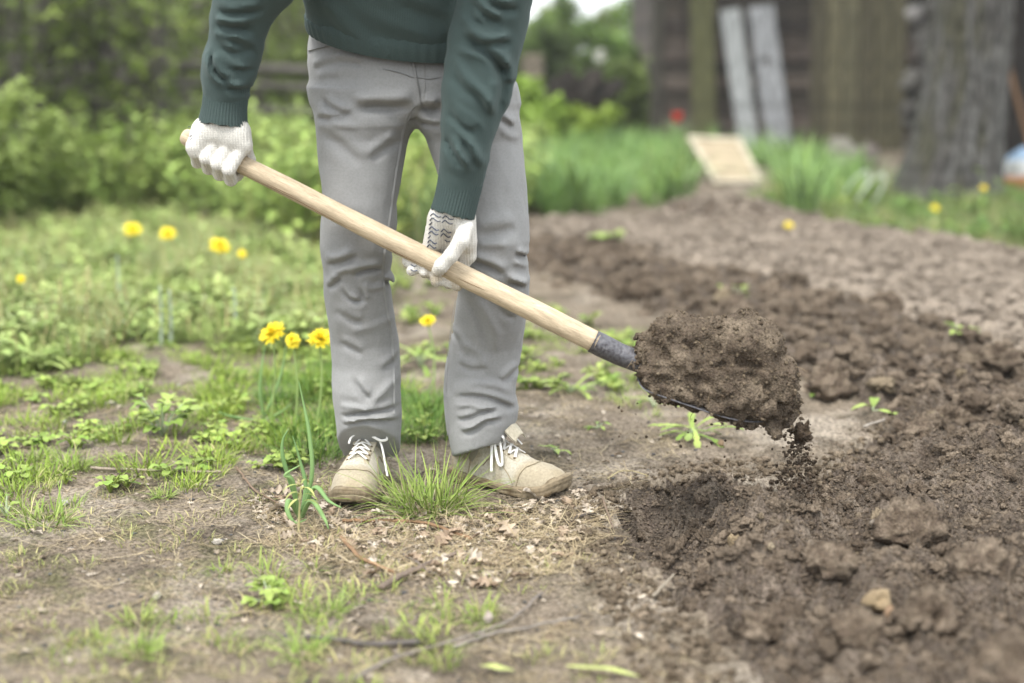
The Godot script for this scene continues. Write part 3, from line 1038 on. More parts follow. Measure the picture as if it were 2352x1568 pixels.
func rib_band(mb: MB, path: Array, radii: Array, ribs: int, flat: float, end_across: Vector3) -> void:
	var n := path.size()
	var per := ribs * 4
	var first := mb.v.size()
	for i in n + 2:
		var c: Vector3 = path[mini(i, n - 1)]
		var r: float = radii[mini(i, n - 1)]
		var t: Vector3 = (path[mini(i + 1, n - 1)] - path[mini(i, n - 1) - 1] if i > 0 else path[1] - path[0]).normalized()
		if i >= n - 1:
			t = (path[n - 1] - path[n - 3]).normalized()
		if i == n: c += t * 0.0006; r *= 0.965
		if i == n + 1: c -= t * 0.02; r *= 0.90
		var across: Vector3 = (end_across - path[n - 1]).normalized()
		var side: Vector3 = (across - t * across.dot(t)).normalized()

		var up: Vector3 = side.cross(t)
		for k in per + 1:
			var a := TAU * k / per
			var rr := r * (1.0 + (0.034 if (k % 4) < 2 and i < n else 0.0))
			var p: Vector3 = c + side * cos(a) * rr + up * sin(a) * rr * flat
			if i > 0: p += t * (0.004 * n_big.get_noise_2d(cos(a) * 2.0 + i, sin(a) * 2.0)) + across * 0.0
			mb.add(p)
	for i in n + 1:
		for k in per:
			var a := first + i * (per + 1) + k
			mb.quad(a, a + per + 1, a + per + 2, a + 1)

# ---------------------------------------------------------------- gloves
var grip := []   # the capsules of the glove being built
func glove_field(p: Vector3) -> float:
	var d := 9.0
	for g in grip:
		if g.size() == 5:
			d = smin(d, cap(p, g[0], g[1], g[2], g[3]), g[4]) if d < 8.0 else cap(p, g[0], g[1], g[2], g[3])
	if absf(d) < 0.012:
		d -= 0.0009 * n_big.get_noise_3d(p.x * 60.0, p.y * 60.0, p.z * 60.0)
	return d

var finger_sets := []
func glove_full(p: Vector3) -> float:
	var d := glove_field(p)
	for s in finger_sets:
		var e := 9.0
		var near: float = p.distance_to(s[1][0]) - 0.075
		if near > 0.03:
			d = minf(d, near)
			continue
		for g in s: e = smin(e, cap(p, g[0], g[1], g[2], g[3]), 0.006) if e < 8.0 else cap(p, g[0], g[1], g[2], g[3])
		d = smin(d, e, 0.004)
	return d

var haft_a := Vector3.ZERO
var haft_b := Vector3.ZERO
func haft(u: float) -> Vector3:
	# a point of the spade's handle, by how far along it is in the picture
	return haft_a.lerp(haft_b, (u - 430.0) / (1370.0 - 430.0))

func round_haft(c: Vector3, ang: float, r: float) -> Vector3:
	# angle 0 faces the camera, 90 is underneath, 180 behind
	var axis := (haft_b - haft_a).normalized()
	var e1 := (Vector3.BACK - axis * axis.z).normalized()
	var e2 := axis.cross(e1)
	if e2.y > 0: e2 = -e2
	var a := deg_to_rad(ang)
	return c + (e1 * cos(a) + e2 * sin(a)) * r

func build_gloves(who: Node3D) -> void:
	var rh := 0.021
	# --- the hand at the end of the handle: knuckles on top, fingers closed round the front
	var wrist := at(514, 268, 3.02)
	var names_u := [549, 520, 491, 462]
	var fr := [0.0133, 0.0135, 0.0131, 0.0123]
	var reach := [1.0, 1.0, 0.96, 0.9]
	finger_sets = []
	grip = []
	var mcp := []
	for i in 4:
		var c := haft(names_u[i] - 2 + i * 3)
		var r: float = fr[i]
		var k := round_haft(haft(names_u[i]), -62, rh + r + 0.010)
		var pip := round_haft(c, 20, rh + r + 0.012)
		var dip := round_haft(c + (haft_a - haft_b).normalized() * -0.002, 88, rh + r + 0.005)
		var tip := round_haft(c, 150, rh + r + 0.001)
		mcp.append(k)
		finger_sets.append([[k, pip, r * 1.05, r], [pip, dip, r, r * 0.97], [dip, tip, r * 0.97, r * 0.88]])
	var back := at(512, 300, 3.0)
	for i in 4:
		var w: Vector3 = wrist + Vector3([0.020, 0.007, -0.008, -0.020][i], -0.012, 0)
		grip.append([w, mcp[i], 0.023, 0.0195, 0.02])
	grip.append([at(483, 304, 3.012), at(541, 309, 3.012), 0.027, 0.028, 0.02])
	grip.append([wrist + Vector3(0, 0.035, 0), wrist, 0.036, 0.036, 0.02])
	grip.append([at(466, 304, 3.01), at(447, 338, 2.995), 0.022, 0.019, 0.02])
	# thumb: from the wrist over the far side of the handle
	var th0 := at(553, 300, 3.015)
	var th1 := at(561, 338, 3.04)
	var th2 := round_haft(haft(556), 195, rh + 0.016)
	var th3 := round_haft(haft(550), 130, rh + 0.0165)
	finger_sets.append([[th0, th1, 0.021, 0.0165], [th1, th2, 0.0165, 0.0155], [th2, th3, 0.0155, 0.014]])
	var mb := nets(Vector3(-0.77, 0.66, -3.11), Vector3(-0.51, 0.90, -2.91), 0.0036, glove_full)
	var g := obj("glove", mb.mesh(), mats.glove, who)
	g.set_meta("label", "white knitted glove gripping the rounded end of the handle")
	var pr := MB.new()
	for k in 5:
		strip_at(pr, glove_full, [434 + k * 1.2 - 2, 306 + k * 7 - 14, 439 + k * 0.6, 303 + k * 7 - 14], 0.0011, 2.9, 3.2)
	fine("wavy_print", pr.mesh(), mats.glove_print, g)
	# --- the hand in the middle of the handle: palm to the camera, thumb over the front
	finger_sets = []
	grip = []
	var w2 := at(1040, 486, 2.975)
	var us := [1056, 1026, 1000, 974]
	var fr2 := [0.0175, 0.0172, 0.0165, 0.0150]
	mcp = []
	for i in 4:
		var c := haft(us[i])
		var c2 := haft([1043, 1004, 977, 949][i])
		var r: float = fr2[i]
		var k := round_haft(c + Vector3(0.002 * i, 0.006, 0), -138, rh + r + [0.012, 0.014, 0.012, 0.008][i])
		var pip := round_haft(c.lerp(c2, 0.4), 178, rh + r + 0.008)
		var dip := round_haft(c2, 128, rh + r - 0.002)
		var hz := -c2.z + 0.004
		var e: Array = [[1022, 640, 1050, 655, 15.5], [1001, 626, 1003, 644, 16.0], [978, 608, 975, 626, 14.0], [959, 610, 946, 621, 14.0]][i]
		var e0 := at(e[0], e[1], hz)
		var e1 := at(e[2], e[3], hz - 0.004)
		r = e[4] / 1100.0
		mcp.append(k)
		finger_sets.append([[k, pip, r * 1.05, r], [pip, dip, r, r], [dip, e0, r, r], [e0, e1, r, r * 0.94]])
	for i in 4:
		grip.append([w2 + Vector3([0.022, 0.008, -0.006, -0.020][i], 0, -0.005), mcp[i], 0.022, 0.0185, 0.018])
	grip.append([w2 + Vector3(0.004, 0.04, 0), w2, 0.034, 0.034, 0.02])
	grip.append([at(1006, 505, 2.975), at(990, 560, 2.992), 0.021, 0.017, 0.02])
	grip.append([at(1062, 505, 2.975), at(1072, 555, 2.985), 0.022, 0.018, 0.02])
	# web of the thumb and the thumb
	var b0 := at(1069, 522, 2.957)
	var b1 := at(1059, 553, 2.937)
	var b2 := at(1036, 587, 2.935)
	var b3 := at(1014, 610, 2.938)
	var b4 := at(1006, 622, 2.945)
	finger_sets.append([[b0, b1, 0.018, 0.0168], [b1, b2, 0.0168, 0.0150], [b2, b3, 0.0150, 0.0148], [b3, b4, 0.0148, 0.0135]])
	mb = nets(Vector3(-0.25, 0.46, -3.05), Vector3(-0.05, 0.74, -2.86), 0.0036, glove_full)
	for i in mb.v.size():
		# earth rubbed into the fingertips
		var p := mb.v[i]
		var dirt := smoothstep(-0.35, 0.25, n_fine.get_noise_3d(p.x * 22.0, p.y * 22.0, p.z * 22.0)) * smoothstep(0.55, 0.52, p.y + 0.25 * (p.x + 0.15))
		mb.c[i] = Color(1, 1, 1).lerp(Color(0.62, 0.54, 0.42), dirt * 0.85)
	g = obj("glove", mb.mesh(), mats.glove, who)
	g.set_meta("label", "white knitted glove with dark blue wavy print across its palm")
	pr = MB.new()
	var y := 462.0
	var row := 0
	while y < 825.0:
		var lean := (y - 460.0) * -0.10
		for s in 2:
			if s == 1 and row in [2, 7]: continue
			var x0 := (728.0 if s == 0 else 866.0) + lean
			var yy := y + s * 28.0
			var wv := []
			var span := 120.0 - (y - 460.0) * 0.06
			for q in 5:
				wv.append(840.0 + (x0 + q * span / 4.0) * 0.2041)
				wv.append(400.0 + (yy + [6, -20, 0, 18, 12][q] * 1.1) * 0.2041)
			if row % 3 == 2: wv = wv.slice(0, 4) if s == 0 else wv.slice(4, 10)
			strip_at(pr, glove_full, wv, 0.0017, 2.86, 3.02)
		y += 50.0
		row += 1
	for s in [[944, 607, 950, 611, 956, 610], [943, 618, 950, 622, 958, 621]]: strip_at(pr, glove_full, s, 0.0014, 2.86, 3.02)
	fine("wavy_print", pr.mesh(), mats.glove_print, g)

func strip_at(mb: MB, field: Callable, px: Array, half: float, z0: float, z1: float) -> void:
	var path := traced(field, px, 4, z0, z1)
	var last := path[0].z
	for i in path.size():
		if absf(path[i].z - last) > 0.02: return
		last = path[i].z
		path[i] += Vector3(0, 0, 0.0006)
	var r := PackedFloat32Array()
	r.resize(path.size()); r.fill(half)
	tube(mb, path, r, 6, Color.WHITE, 0.6)

# ---------------------------------------------------------------- shoes
# local axes: x from heel to toe, y up, z across; one unit is the length of the shoe (0.295 m)
func tab(rows: Array, s: float) -> float:
	for i in rows.size() - 1:
		if s <= rows[i + 1][0]:
			var t: float = clampf((s - rows[i][0]) / (rows[i + 1][0] - rows[i][0]), 0.0, 1.0)
			t = t * t * (3.0 - 2.0 * t) * 0.5 + t * 0.5
			return lerpf(rows[i][1], rows[i + 1][1], t)
	return rows[rows.size() - 1][1]

const SHOE_W := [[0.0, 0.012], [0.03, 0.024], [0.08, 0.031], [0.2, 0.036], [0.4, 0.0385], [0.58, 0.045], [0.72, 0.0505], [0.82, 0.0505], [0.9, 0.0465], [0.96, 0.037], [0.99, 0.024], [1.0, 0.010]]
const SHOE_TOP := [[0.0, 0.088], [0.05, 0.100], [0.15, 0.105], [0.3, 0.110], [0.42, 0.106], [0.52, 0.094], [0.62, 0.083], [0.72, 0.073], [0.82, 0.067], [0.9, 0.060], [0.96, 0.050], [1.0, 0.036]]
const SOLE_UP := [[0.0, 0.034], [0.12, 0.032], [0.35, 0.028], [0.5, 0.025], [0.65, 0.026], [0.85, 0.031], [0.95, 0.037], [1.0, 0.039]]
const SOLE_LOW := [[0.0, 0.006], [0.06, 0.0], [0.22, 0.0], [0.36, 0.007], [0.46, 0.007], [0.56, 0.0], [0.8, 0.0], [0.92, 0.006], [1.0, 0.017]]
const SHOE_BEND := [[0.0, 0.0], [0.4, 0.002], [0.7, 0.004], [1.0, -0.008]]

func shoe_upper(s: float, a: float, grow := 0.0) -> Vector3:
	var w := tab(SHOE_W, s) + grow
	var y0 := tab(SOLE_UP, s) - 0.006
	var h := tab(SHOE_TOP, s) - y0 + grow
	var c := cos(a)
	var n := sin(a)
	# the sides stand up, the top is round; over the instep the section is narrower at the top
	var peak := smoothstep(0.25, 0.5, s) * (1.0 - smoothstep(0.62, 0.85, s))
	var z := signf(c) * pow(absf(c), 0.62 + 0.38 * peak) * w
	var y := pow(n, 0.78) * h
	z *= 1.0 - 0.18 * (y / h) * (1.0 - peak)
	var bump := 0.0022 * n_big.get_noise_3d(s * 9.0, z * 30.0, y * 30.0)
	return Vector3(s * 0.295, y0 + y + bump, z + tab(SHOE_BEND, s))

func make_shoe(who: Node3D, where: Vector3, turn: float, pitch: float, mirror: float, loose: bool, label: String) -> void:
	var root := Node3D.new()
	root.name = "shoe"
	who.add_child(root, true)
	root.set_meta("label", label)
	root.position = where
	root.basis = Basis(Vector3.UP, turn) * Basis(Vector3.BACK, pitch) * Basis.from_scale(Vector3(1.0, 1.05, 1.06 * mirror))
	var up := MB.new()
	var ns := 54
	var na := 36
	for i in ns + 1:
		var s := float(i) / ns
		for k in na + 1:
			var a := PI * k / na
			var p := shoe_upper(s, a)
			# scuffed suede: darker worn toe and rubbed sides
			var wear := smoothstep(0.05, 0.5, n_fine.get_noise_3d(p.x * 9.0, p.y * 12.0, p.z * 9.0))
			var toe := smoothstep(0.68, 0.74, s + 0.05 * absf(cos(a)))
			up.add(p, Color(1, 1, 1).lerp(Color(0.72, 0.66, 0.55), clampf(wear * 0.8, 0, 1)).lerp(Color(0.70, 0.62, 0.50), toe * 0.7), Vector2.ZERO)
	for i in ns:
		for k in na:
			var a := i * (na + 1) + k
			# the opening for the foot
			var s := (i + 0.5) / ns
			var an := PI * (k + 0.5) / na
			if s > 0.06 and s < 0.40 and an > 1.05 and an < PI - 1.05: continue
			up.quad(a, a + na + 1, a + na + 2, a + 1)
	var upper := obj("upper", up.mesh(), mats.suede, root)
	# overlays: toe cap, heel counter, eyelet stays, each a thin piece laid on the upper with a seam
	var ov := MB.new()
	overlay(ov, 0.012, 0.22, 0.0, 0.95, 0.0016, -0.06)
	overlay(ov, 0.012, 0.22, PI - 0.95, PI, 0.0016, 0.06)
	overlay(ov, 0.36, 0.665, 0.98, 1.26, 0.0018, 0.0)
	overlay(ov, 0.36, 0.665, PI - 1.26, PI - 0.98, 0.0018, 0.0)
	obj("overlay", ov.mesh(), mats.suede, root)
	var seam := MB.new()
	for q in [[[0.70, 0.05], [0.715, 0.5], [0.74, 0.95], [0.765, 1.25], [0.775, 1.57], [0.765, 1.9], [0.74, 2.2], [0.715, 2.65], [0.70, 3.1]], [[0.36, 0.3], [0.42, 0.55], [0.5, 0.62], [0.6, 0.4], [0.66, 0.12]], [[0.36, 2.84], [0.42, 2.6], [0.5, 2.52], [0.6, 2.74], [0.66, 3.02]], [[0.22, 0.05], [0.235, 0.4], [0.2, 0.8], [0.12, 0.98]], [[0.22, 3.09], [0.235, 2.74], [0.2, 2.34], [0.12, 2.16]]]:
		var pts := PackedVector3Array()
		for e in q: pts.append(Vector3(e[0], e[1], 0))
		var path := PackedVector3Array()
		for e in curve(pts, 6): path.append(shoe_upper(e.x, e.y, 0.0012))
		var rr := PackedFloat32Array(); rr.resize(path.size()); rr.fill(0.0011)
		tube(seam, path, rr, 5, Color(0.62, 0.56, 0.45))
	fine("seam", seam.mesh(), mats.suede, root)
	# padded collar round the opening
	var col := PackedVector3Array()
	for e in [[0.405, 1.05], [0.32, 1.03], [0.2, 1.0], [0.1, 1.02], [0.055, 1.3], [0.05, 1.57], [0.055, 1.84], [0.1, 2.12], [0.2, 2.14], [0.32, 2.11], [0.405, 2.09]]: col.append(shoe_upper(e[0], e[1], -0.001))
	col = curve(col, 5)
	var cr := PackedFloat32Array(); cr.resize(col.size()); cr.fill(0.0062)
	var cm := MB.new()
	tube(cm, col, cr, 9)
	obj("collar", cm.mesh(), mats.shoe_lining, root)
	# foot in its sock fills the shoe
	var sock := MB.new()
	tube(sock, PackedVector3Array([Vector3(0.075, 0.05, 0), Vector3(0.068, 0.09, 0), Vector3(0.062, 0.16, 0)]), PackedFloat32Array([0.034, 0.036, 0.036]), 14)
	obj("sock", sock.mesh(), mats.get("sock", mat("sock", Color(0.22, 0.20, 0.16), 0.95)), root)
	# sole: a wall with two grooves, a tread with lugs, ridges round the toe
	var so := MB.new()
	var around := 120
	var rings := [[0.0, -0.004], [0.12, 0.0005], [0.2, 0.0018], [0.42, 0.003], [0.5, 0.0012], [0.58, 0.0032], [0.74, 0.0036], [0.8, 0.0018], [0.88, 0.003], [1.0, -0.001]]
	for r in rings:
		for k in around + 1:
			var t := float(k % around) / around
			var right := t < 0.5
			var s := t * 2.0 if right else 2.0 - t * 2.0
			s = 0.5 - 0.5 * cos(s * PI)
			var w: float = tab(SHOE_W, s) + r[1] + 0.0015
			var y := lerpf(tab(SOLE_LOW, s), tab(SOLE_UP, s) + (0.012 * smoothstep(0.90, 1.0, s)), r[0])
			if r[0] < 0.15: y += 0.0035 * (1.0 if int(s * 44.0) % 2 == 0 else 0.0) * (1.0 - r[0] * 6.0)
			var ext := (s - 0.5) * 2.0
			var p := Vector3(s * 0.295 + signf(ext) * pow(absf(ext), 14.0) * (r[1] + 0.0025), y, (w if right else -w) + tab(SHOE_BEND, s))
			if s > 0.9 and r[0] > 0.3: p += Vector3(0.0008, 0, 0) * (1.0 if (k % 4) < 2 else -1.0)
			var dirt := smoothstep(0.1, 0.5, n_fine.get_noise_3d(p.x * 16.0, p.y * 30.0, p.z * 16.0))
			so.add(p, Color(1, 1, 1).lerp(Color(0.66, 0.6, 0.52), dirt))
	for i in rings.size() - 1:
		for k in around:
			var a := i * (around + 1) + k
			so.quad(a, a + 1, a + around + 2, a + around + 1)
	for e in [0, rings.size() - 1]:
		var mid := so.add(Vector3(0.15, tab(SOLE_LOW, 0.5) + 0.003 if e == 0 else 0.02, 0))
		for k in around:
			var a: int = e * (around + 1) + k
			so.tri(mid, a, a + 1)
	obj("sole", so.mesh(), mats.rubber, root)
	# toe bumper: vertical ribs moulded in the rubber
	var bump := MB.new()
	for k in 13:
		var a := lerpf(0.18, 1.05, k / 12.0)
		for side in [1.0, -1.0]:
			var b := a if side > 0 else PI - a
			var s := 0.985 - 0.05 * pow(absf(cos(a)), 2.0)
			var p0 := shoe_upper(s + 0.008, b * 0.4 if side > 0 else PI - (PI - b) * 0.4, 0.0025)
			var p1 := shoe_upper(s - 0.016, b, 0.0022)
			tube(bump, PackedVector3Array([p0, p1]), PackedFloat32Array([0.0013, 0.0011]), 5)
	fine("toe_ridge", bump.mesh(), mats.rubber, root)
	# tongue, folded over at the top
	var tg := MB.new()
	var cols := 15
	var prof := [[0.60, 0.003, 0.018], [0.5, 0.004, 0.022], [0.42, 0.007, 0.026], [0.37, 0.016, 0.029], [0.34, 0.030, 0.031], [0.335, 0.044, 0.032], [0.36, 0.058, 0.032], [0.43, 0.064, 0.031], [0.51, 0.061, 0.029], [0.58, 0.054, 0.026], [0.63, 0.046, 0.021]]
	if not loose: prof = [[0.60, 0.003, 0.018], [0.5, 0.004, 0.022], [0.42, 0.007, 0.026], [0.38, 0.018, 0.027], [0.37, 0.036, 0.028], [0.375, 0.054, 0.028], [0.40, 0.066, 0.027], [0.44, 0.066, 0.025], [0.47, 0.054, 0.023], [0.48, 0.040, 0.02]]
	for layer in 2:
		for r in smooth_rows(prof):
			for k in cols:
				var t := (k / (cols - 1.0) - 0.5) * 2.0
				var p := Vector3(r.x * 0.295, tab(SHOE_TOP, minf(r.x, 0.6)) + r.y - 0.004, t * r.z)
				p.y -= absf(t) * absf(t) * 0.010
				p += Vector3(0.002 * sin(t * 4.0 + r.y * 40.0), 0.0025 * sin(t * 3.0 + r.x * 12.0), 0)
				if layer == 1: p += Vector3(-0.002, -0.002, 0)
				tg.add(p, Color(1.0, 0.98, 0.92))
	var nr := smooth_rows(prof).size()
	for layer in 2:
		for i in nr - 1:
			for k in cols - 1:
				var a := (layer * nr + i) * cols + k
				if layer == 0: tg.quad(a, a + 1, a + cols + 1, a + cols)
				else: tg.quad(a, a + cols, a + cols + 1, a + 1)
	for i in nr - 1:
		for e in [0, cols - 1]:
			var a: int = i * cols + e
			tg.quad(a, a + cols, a + cols + nr * cols, a + nr * cols)
	for k in cols - 1:
		var a := (nr - 1) * cols + k
		tg.quad(a, a + 1, a + 1 + nr * cols, a + nr * cols)
	obj("tongue", tg.mesh(), mats.suede, root)
	# laces: crossing bars, a bow with two loops and two ends
	var lc := MB.new()
	var bars := [0.62, 0.565, 0.51, 0.455, 0.40]
	for i in bars.size() - 1:
		for sd in [1.0, -1.0]:
			var pa := shoe_upper(bars[i], PI * 0.5 - 0.42 * sd, 0.003)
			var pb := shoe_upper(bars[i + 1], PI * 0.5 + 0.42 * sd, 0.003)
			var mid := shoe_upper((bars[i] + bars[i + 1]) * 0.5, PI * 0.5, 0.008 + (0.002 if sd > 0 else 0.0))
			flat_lace(lc, [pa, mid, pb])
	var knot := shoe_upper(0.42, PI * 0.5, 0.014)
	var loops := [[Vector3(0.002, 0.012, 0.018), Vector3(0.012, -0.006, 0.034), Vector3(0.030, -0.046, 0.046), Vector3(0.040, -0.052, 0.045), Vector3(0.036, -0.03, 0.040), Vector3(0.016, 0.002, 0.022)],
		[Vector3(0.01, 0.012, 0.014), Vector3(0.022, 0.012, 0.028), Vector3(0.034, 0.004, 0.030), Vector3(0.03, -0.006, 0.022), Vector3(0.014, 0.0, 0.010)]]
	var ends := [[Vector3(0.0, 0.012, 0.012), Vector3(0.006, -0.004, 0.034), Vector3(0.014, -0.04, 0.048), Vector3(0.018, -0.068, 0.054)], [Vector3(0.012, 0.006, -0.01), Vector3(0.03, -0.006, -0.02), Vector3(0.05, -0.02, -0.02)]]
	if not loose:
		loops = [[Vector3(0.004, 0.010, -0.02), Vector3(0.004, 0.006, -0.044), Vector3(0.012, -0.004, -0.054), Vector3(0.018, -0.006, -0.040), Vector3(0.012, 0.004, -0.016)]]
		ends = [[Vector3(0.004, 0.008, -0.02), Vector3(0.014, -0.012, -0.040), Vector3(0.032, -0.046, -0.052), Vector3(0.055, -0.075, -0.062)], [Vector3(0.01, 0.006, 0.01), Vector3(0.024, 0.0, 0.022), Vector3(0.03, -0.012, 0.026)]]
	for l in loops:
		var pts := [knot]
		for q in l: pts.append(knot + q)
		pts.append(knot)
		flat_lace(lc, pts)
	for l in ends:
		var pts := [knot]
		for q in l: pts.append(knot + q)
		flat_lace(lc, pts)
	obj("lace", lc.mesh(), mats.lace, root)
	var ey := MB.new()
	for b in bars:
		for sd in [1.0, -1.0]:
			var c := shoe_upper(b, PI * 0.5 - 0.46 * sd, 0.0022)
			tube(ey, PackedVector3Array([c, c + Vector3(0, 0.0012, 0.0009 * sd)]), PackedFloat32Array([0.0032, 0.0030]), 10, Color(0.5, 0.45, 0.36))
	fine("eyelet", ey.mesh(), mats.rubber, root)

func overlay(mb: MB, s0: float, s1: float, a0: float, a1: float, thick: float, slant: float) -> void:
	var ns := 14
	var na := 8
	var first := mb.v.size()
	for i in ns + 1:
		for k in na + 1:
			var a := lerpf(a0, a1, float(k) / na)
			var s := lerpf(s0, s1, float(i) / ns) + slant * (float(k) / na - 0.5) * (1.0 - float(i) / ns) * (1.0 if s0 > 0.3 else 0.0)
			var edge: bool = i == 0 or k == 0 or i == ns or k == na
			var p := shoe_upper(clampf(s, 0.001, 0.999), a, -0.0006 if edge else thick)
			var d := smoothstep(-0.1, 0.5, n_fine.get_noise_3d(p.x * 18.0, p.y * 26.0, p.z * 18.0))
			mb.add(p, Color(0.98, 0.95, 0.9).lerp(Color(0.62, 0.55, 0.43), d))
	for i in ns:
		for k in na:
			var a := first + i * (na + 1) + k
			mb.quad(a, a + na + 1, a + na + 2, a + 1)

func smooth_rows(rows: Array) -> PackedVector3Array:
	var a := PackedVector3Array()
	for r in rows: a.append(Vector3(r[0], r[1], r[2]))
	return curve(a, 3)

func flat_lace(mb: MB, pts: Array) -> void:
	var path := curve(PackedVector3Array(pts), 7)
	var r := PackedFloat32Array(); r.resize(path.size()); r.fill(0.0032)
	tube(mb, path, r, 8, Color.WHITE, 0.42)

# ---------------------------------------------------------------- head, above the picture: it shades the chest
func head_field(p: Vector3) -> float:
	var c := Vector3(-0.235, 1.56, -2.70)
	var q := Basis(Vector3.RIGHT, deg_to_rad(-38.0)) * (p - c)
	var s := Vector3(q.x / 0.078, q.y / 0.112, q.z / 0.096)
	var d := (s.length() - 1.0) * 0.078
	d = smin(d, cap(q, Vector3(0, -0.05, 0.045), Vector3(0, -0.085, 0.05), 0.045, 0.028), 0.03)
	d = smin(d, cap(q, Vector3(0, 0.01, 0.092), Vector3(0, -0.03, 0.108), 0.009, 0.013), 0.012)
	for sd in [-1.0, 1.0]:
		d = smin(d, cap(q, Vector3(0.08 * sd, 0.015, -0.005), Vector3(0.084 * sd, -0.03, -0.002), 0.013, 0.009), 0.01)
		d = maxf(d, 0.014 - q.distance_to(Vector3(0.031 * sd, 0.012, 0.1)))
		d = smin(d, q.distance_to(Vector3(0.031 * sd, 0.012, 0.083)) - 0.012, 0.003)
	d = maxf(d, 0.004 - cap(q, Vector3(-0.022, -0.062, 0.094), Vector3(0.022, -0.062, 0.094), 0.0, 0.0))
	d = smin(d, cap(p, Vector3(-0.235, 1.40, -2.88), Vector3(-0.235, 1.52, -2.75), 0.062, 0.056), 0.03)
	return d

func build_person() -> void:
	var who := thing("person", "standing person in dark green jumper, grey trousers and white knitted gloves, bent over a spade", "person", Vector3.ZERO)
	haft_a = at(430, 315, 3.04)
	haft_b = at(1370, 787, 2.94)
	build_trousers(who)
	print("trousers ", Time.get_ticks_msec())
	build_jumper(who)
	print("jumper ", Time.get_ticks_msec())
	build_gloves(who)
	print("gloves ", Time.get_ticks_msec())
	var y1 := height(-0.3, -3.15)
	var y2 := height(0.0, -3.15)
	make_shoe(who, Vector3(-0.322, 0.004, -3.275), deg_to_rad(-97.0), 0.0, 1.0, false, "beige suede shoe pointing at the viewer, half behind the grass")
	make_shoe(who, Vector3(-0.134, 0.006, -3.222), atan2(-0.150, 0.235), deg_to_rad(0.0), 1.0, true, "beige suede shoe turned sideways with its tongue flopping out")
	print("shoe ground ", y1, " ", y2)
	var mb := nets(Vector3(-0.36, 1.36, -2.95), Vector3(-0.11, 1.70, -2.55), 0.006, head_field)
	var body := obj("body", mb.mesh(), mats.skin, who)
	var hr := nets(Vector3(-0.36, 1.42, -2.90), Vector3(-0.11, 1.72, -2.55), 0.008, func(p: Vector3) -> float:
		var q := Basis(Vector3.RIGHT, deg_to_rad(-38.0)) * (p - Vector3(-0.235, 1.56, -2.70))
		var d := (Vector3(q.x / 0.088, (q.y - 0.012) / 0.115, (q.z + 0.012) / 0.102).length() - 1.0) * 0.088
		d -= 0.004 * n_big.get_noise_3d(p.x * 40.0, p.y * 40.0, p.z * 40.0)
		return maxf(d, 0.6 * q.z - q.y + 0.0))
	obj("hair", hr.mesh(), mats.hair, body)

# ================================================================ the spade and its load
var heap_grooves := []
var heap_bits := []
var n_crack := FastNoiseLite.new()

func heap_field(p: Vector3) -> float:
	var d := 9.0
	for b in heap_bits:
		var reach: float = p.distance_to(b[0]) - b[3]
		if reach > 0.02 and reach > d + 0.015:
			continue
		if reach > 0.05:
			d = minf(d, reach)
			continue
		var q: Vector3 = b[1] * (p - b[0])
		var r: Vector3 = b[2]
		var s := Vector3(q.x / r.x, q.y / r.y, q.z / r.z)
		s = s * s
		var l := sqrt(sqrt(s.dot(s)))
		var e := (l - 1.0) * minf(r.x, minf(r.y, r.z))
		d = smin(d, e, 0.010) if d < 8.0 else e
	for g in heap_grooves:
		if d > -0.03 and d < 0.02: d = -smin(-d, cap(p, g[0], g[1], g[2], g[2]), 0.007)
	if absf(d) < 0.03:
		d -= 0.010 * n_big.get_noise_3d(p.x * 13.0, p.y * 13.0, p.z * 13.0) - 0.011 * (n_crack.get_noise_3d(p.x + 0.012 * n_fine.get_noise_3d(p.x * 20.0, p.y * 20.0, p.z * 20.0), p.y * 1.3, p.z) + 0.35) + 0.0045 * n_fine.get_noise_3d(p.x * 36.0, p.y * 36.0, p.z * 36.0) + 0.0026 * n_fine.get_noise_3d(p.x * 95.0, p.y * 95.0, p.z * 95.0)
	return d

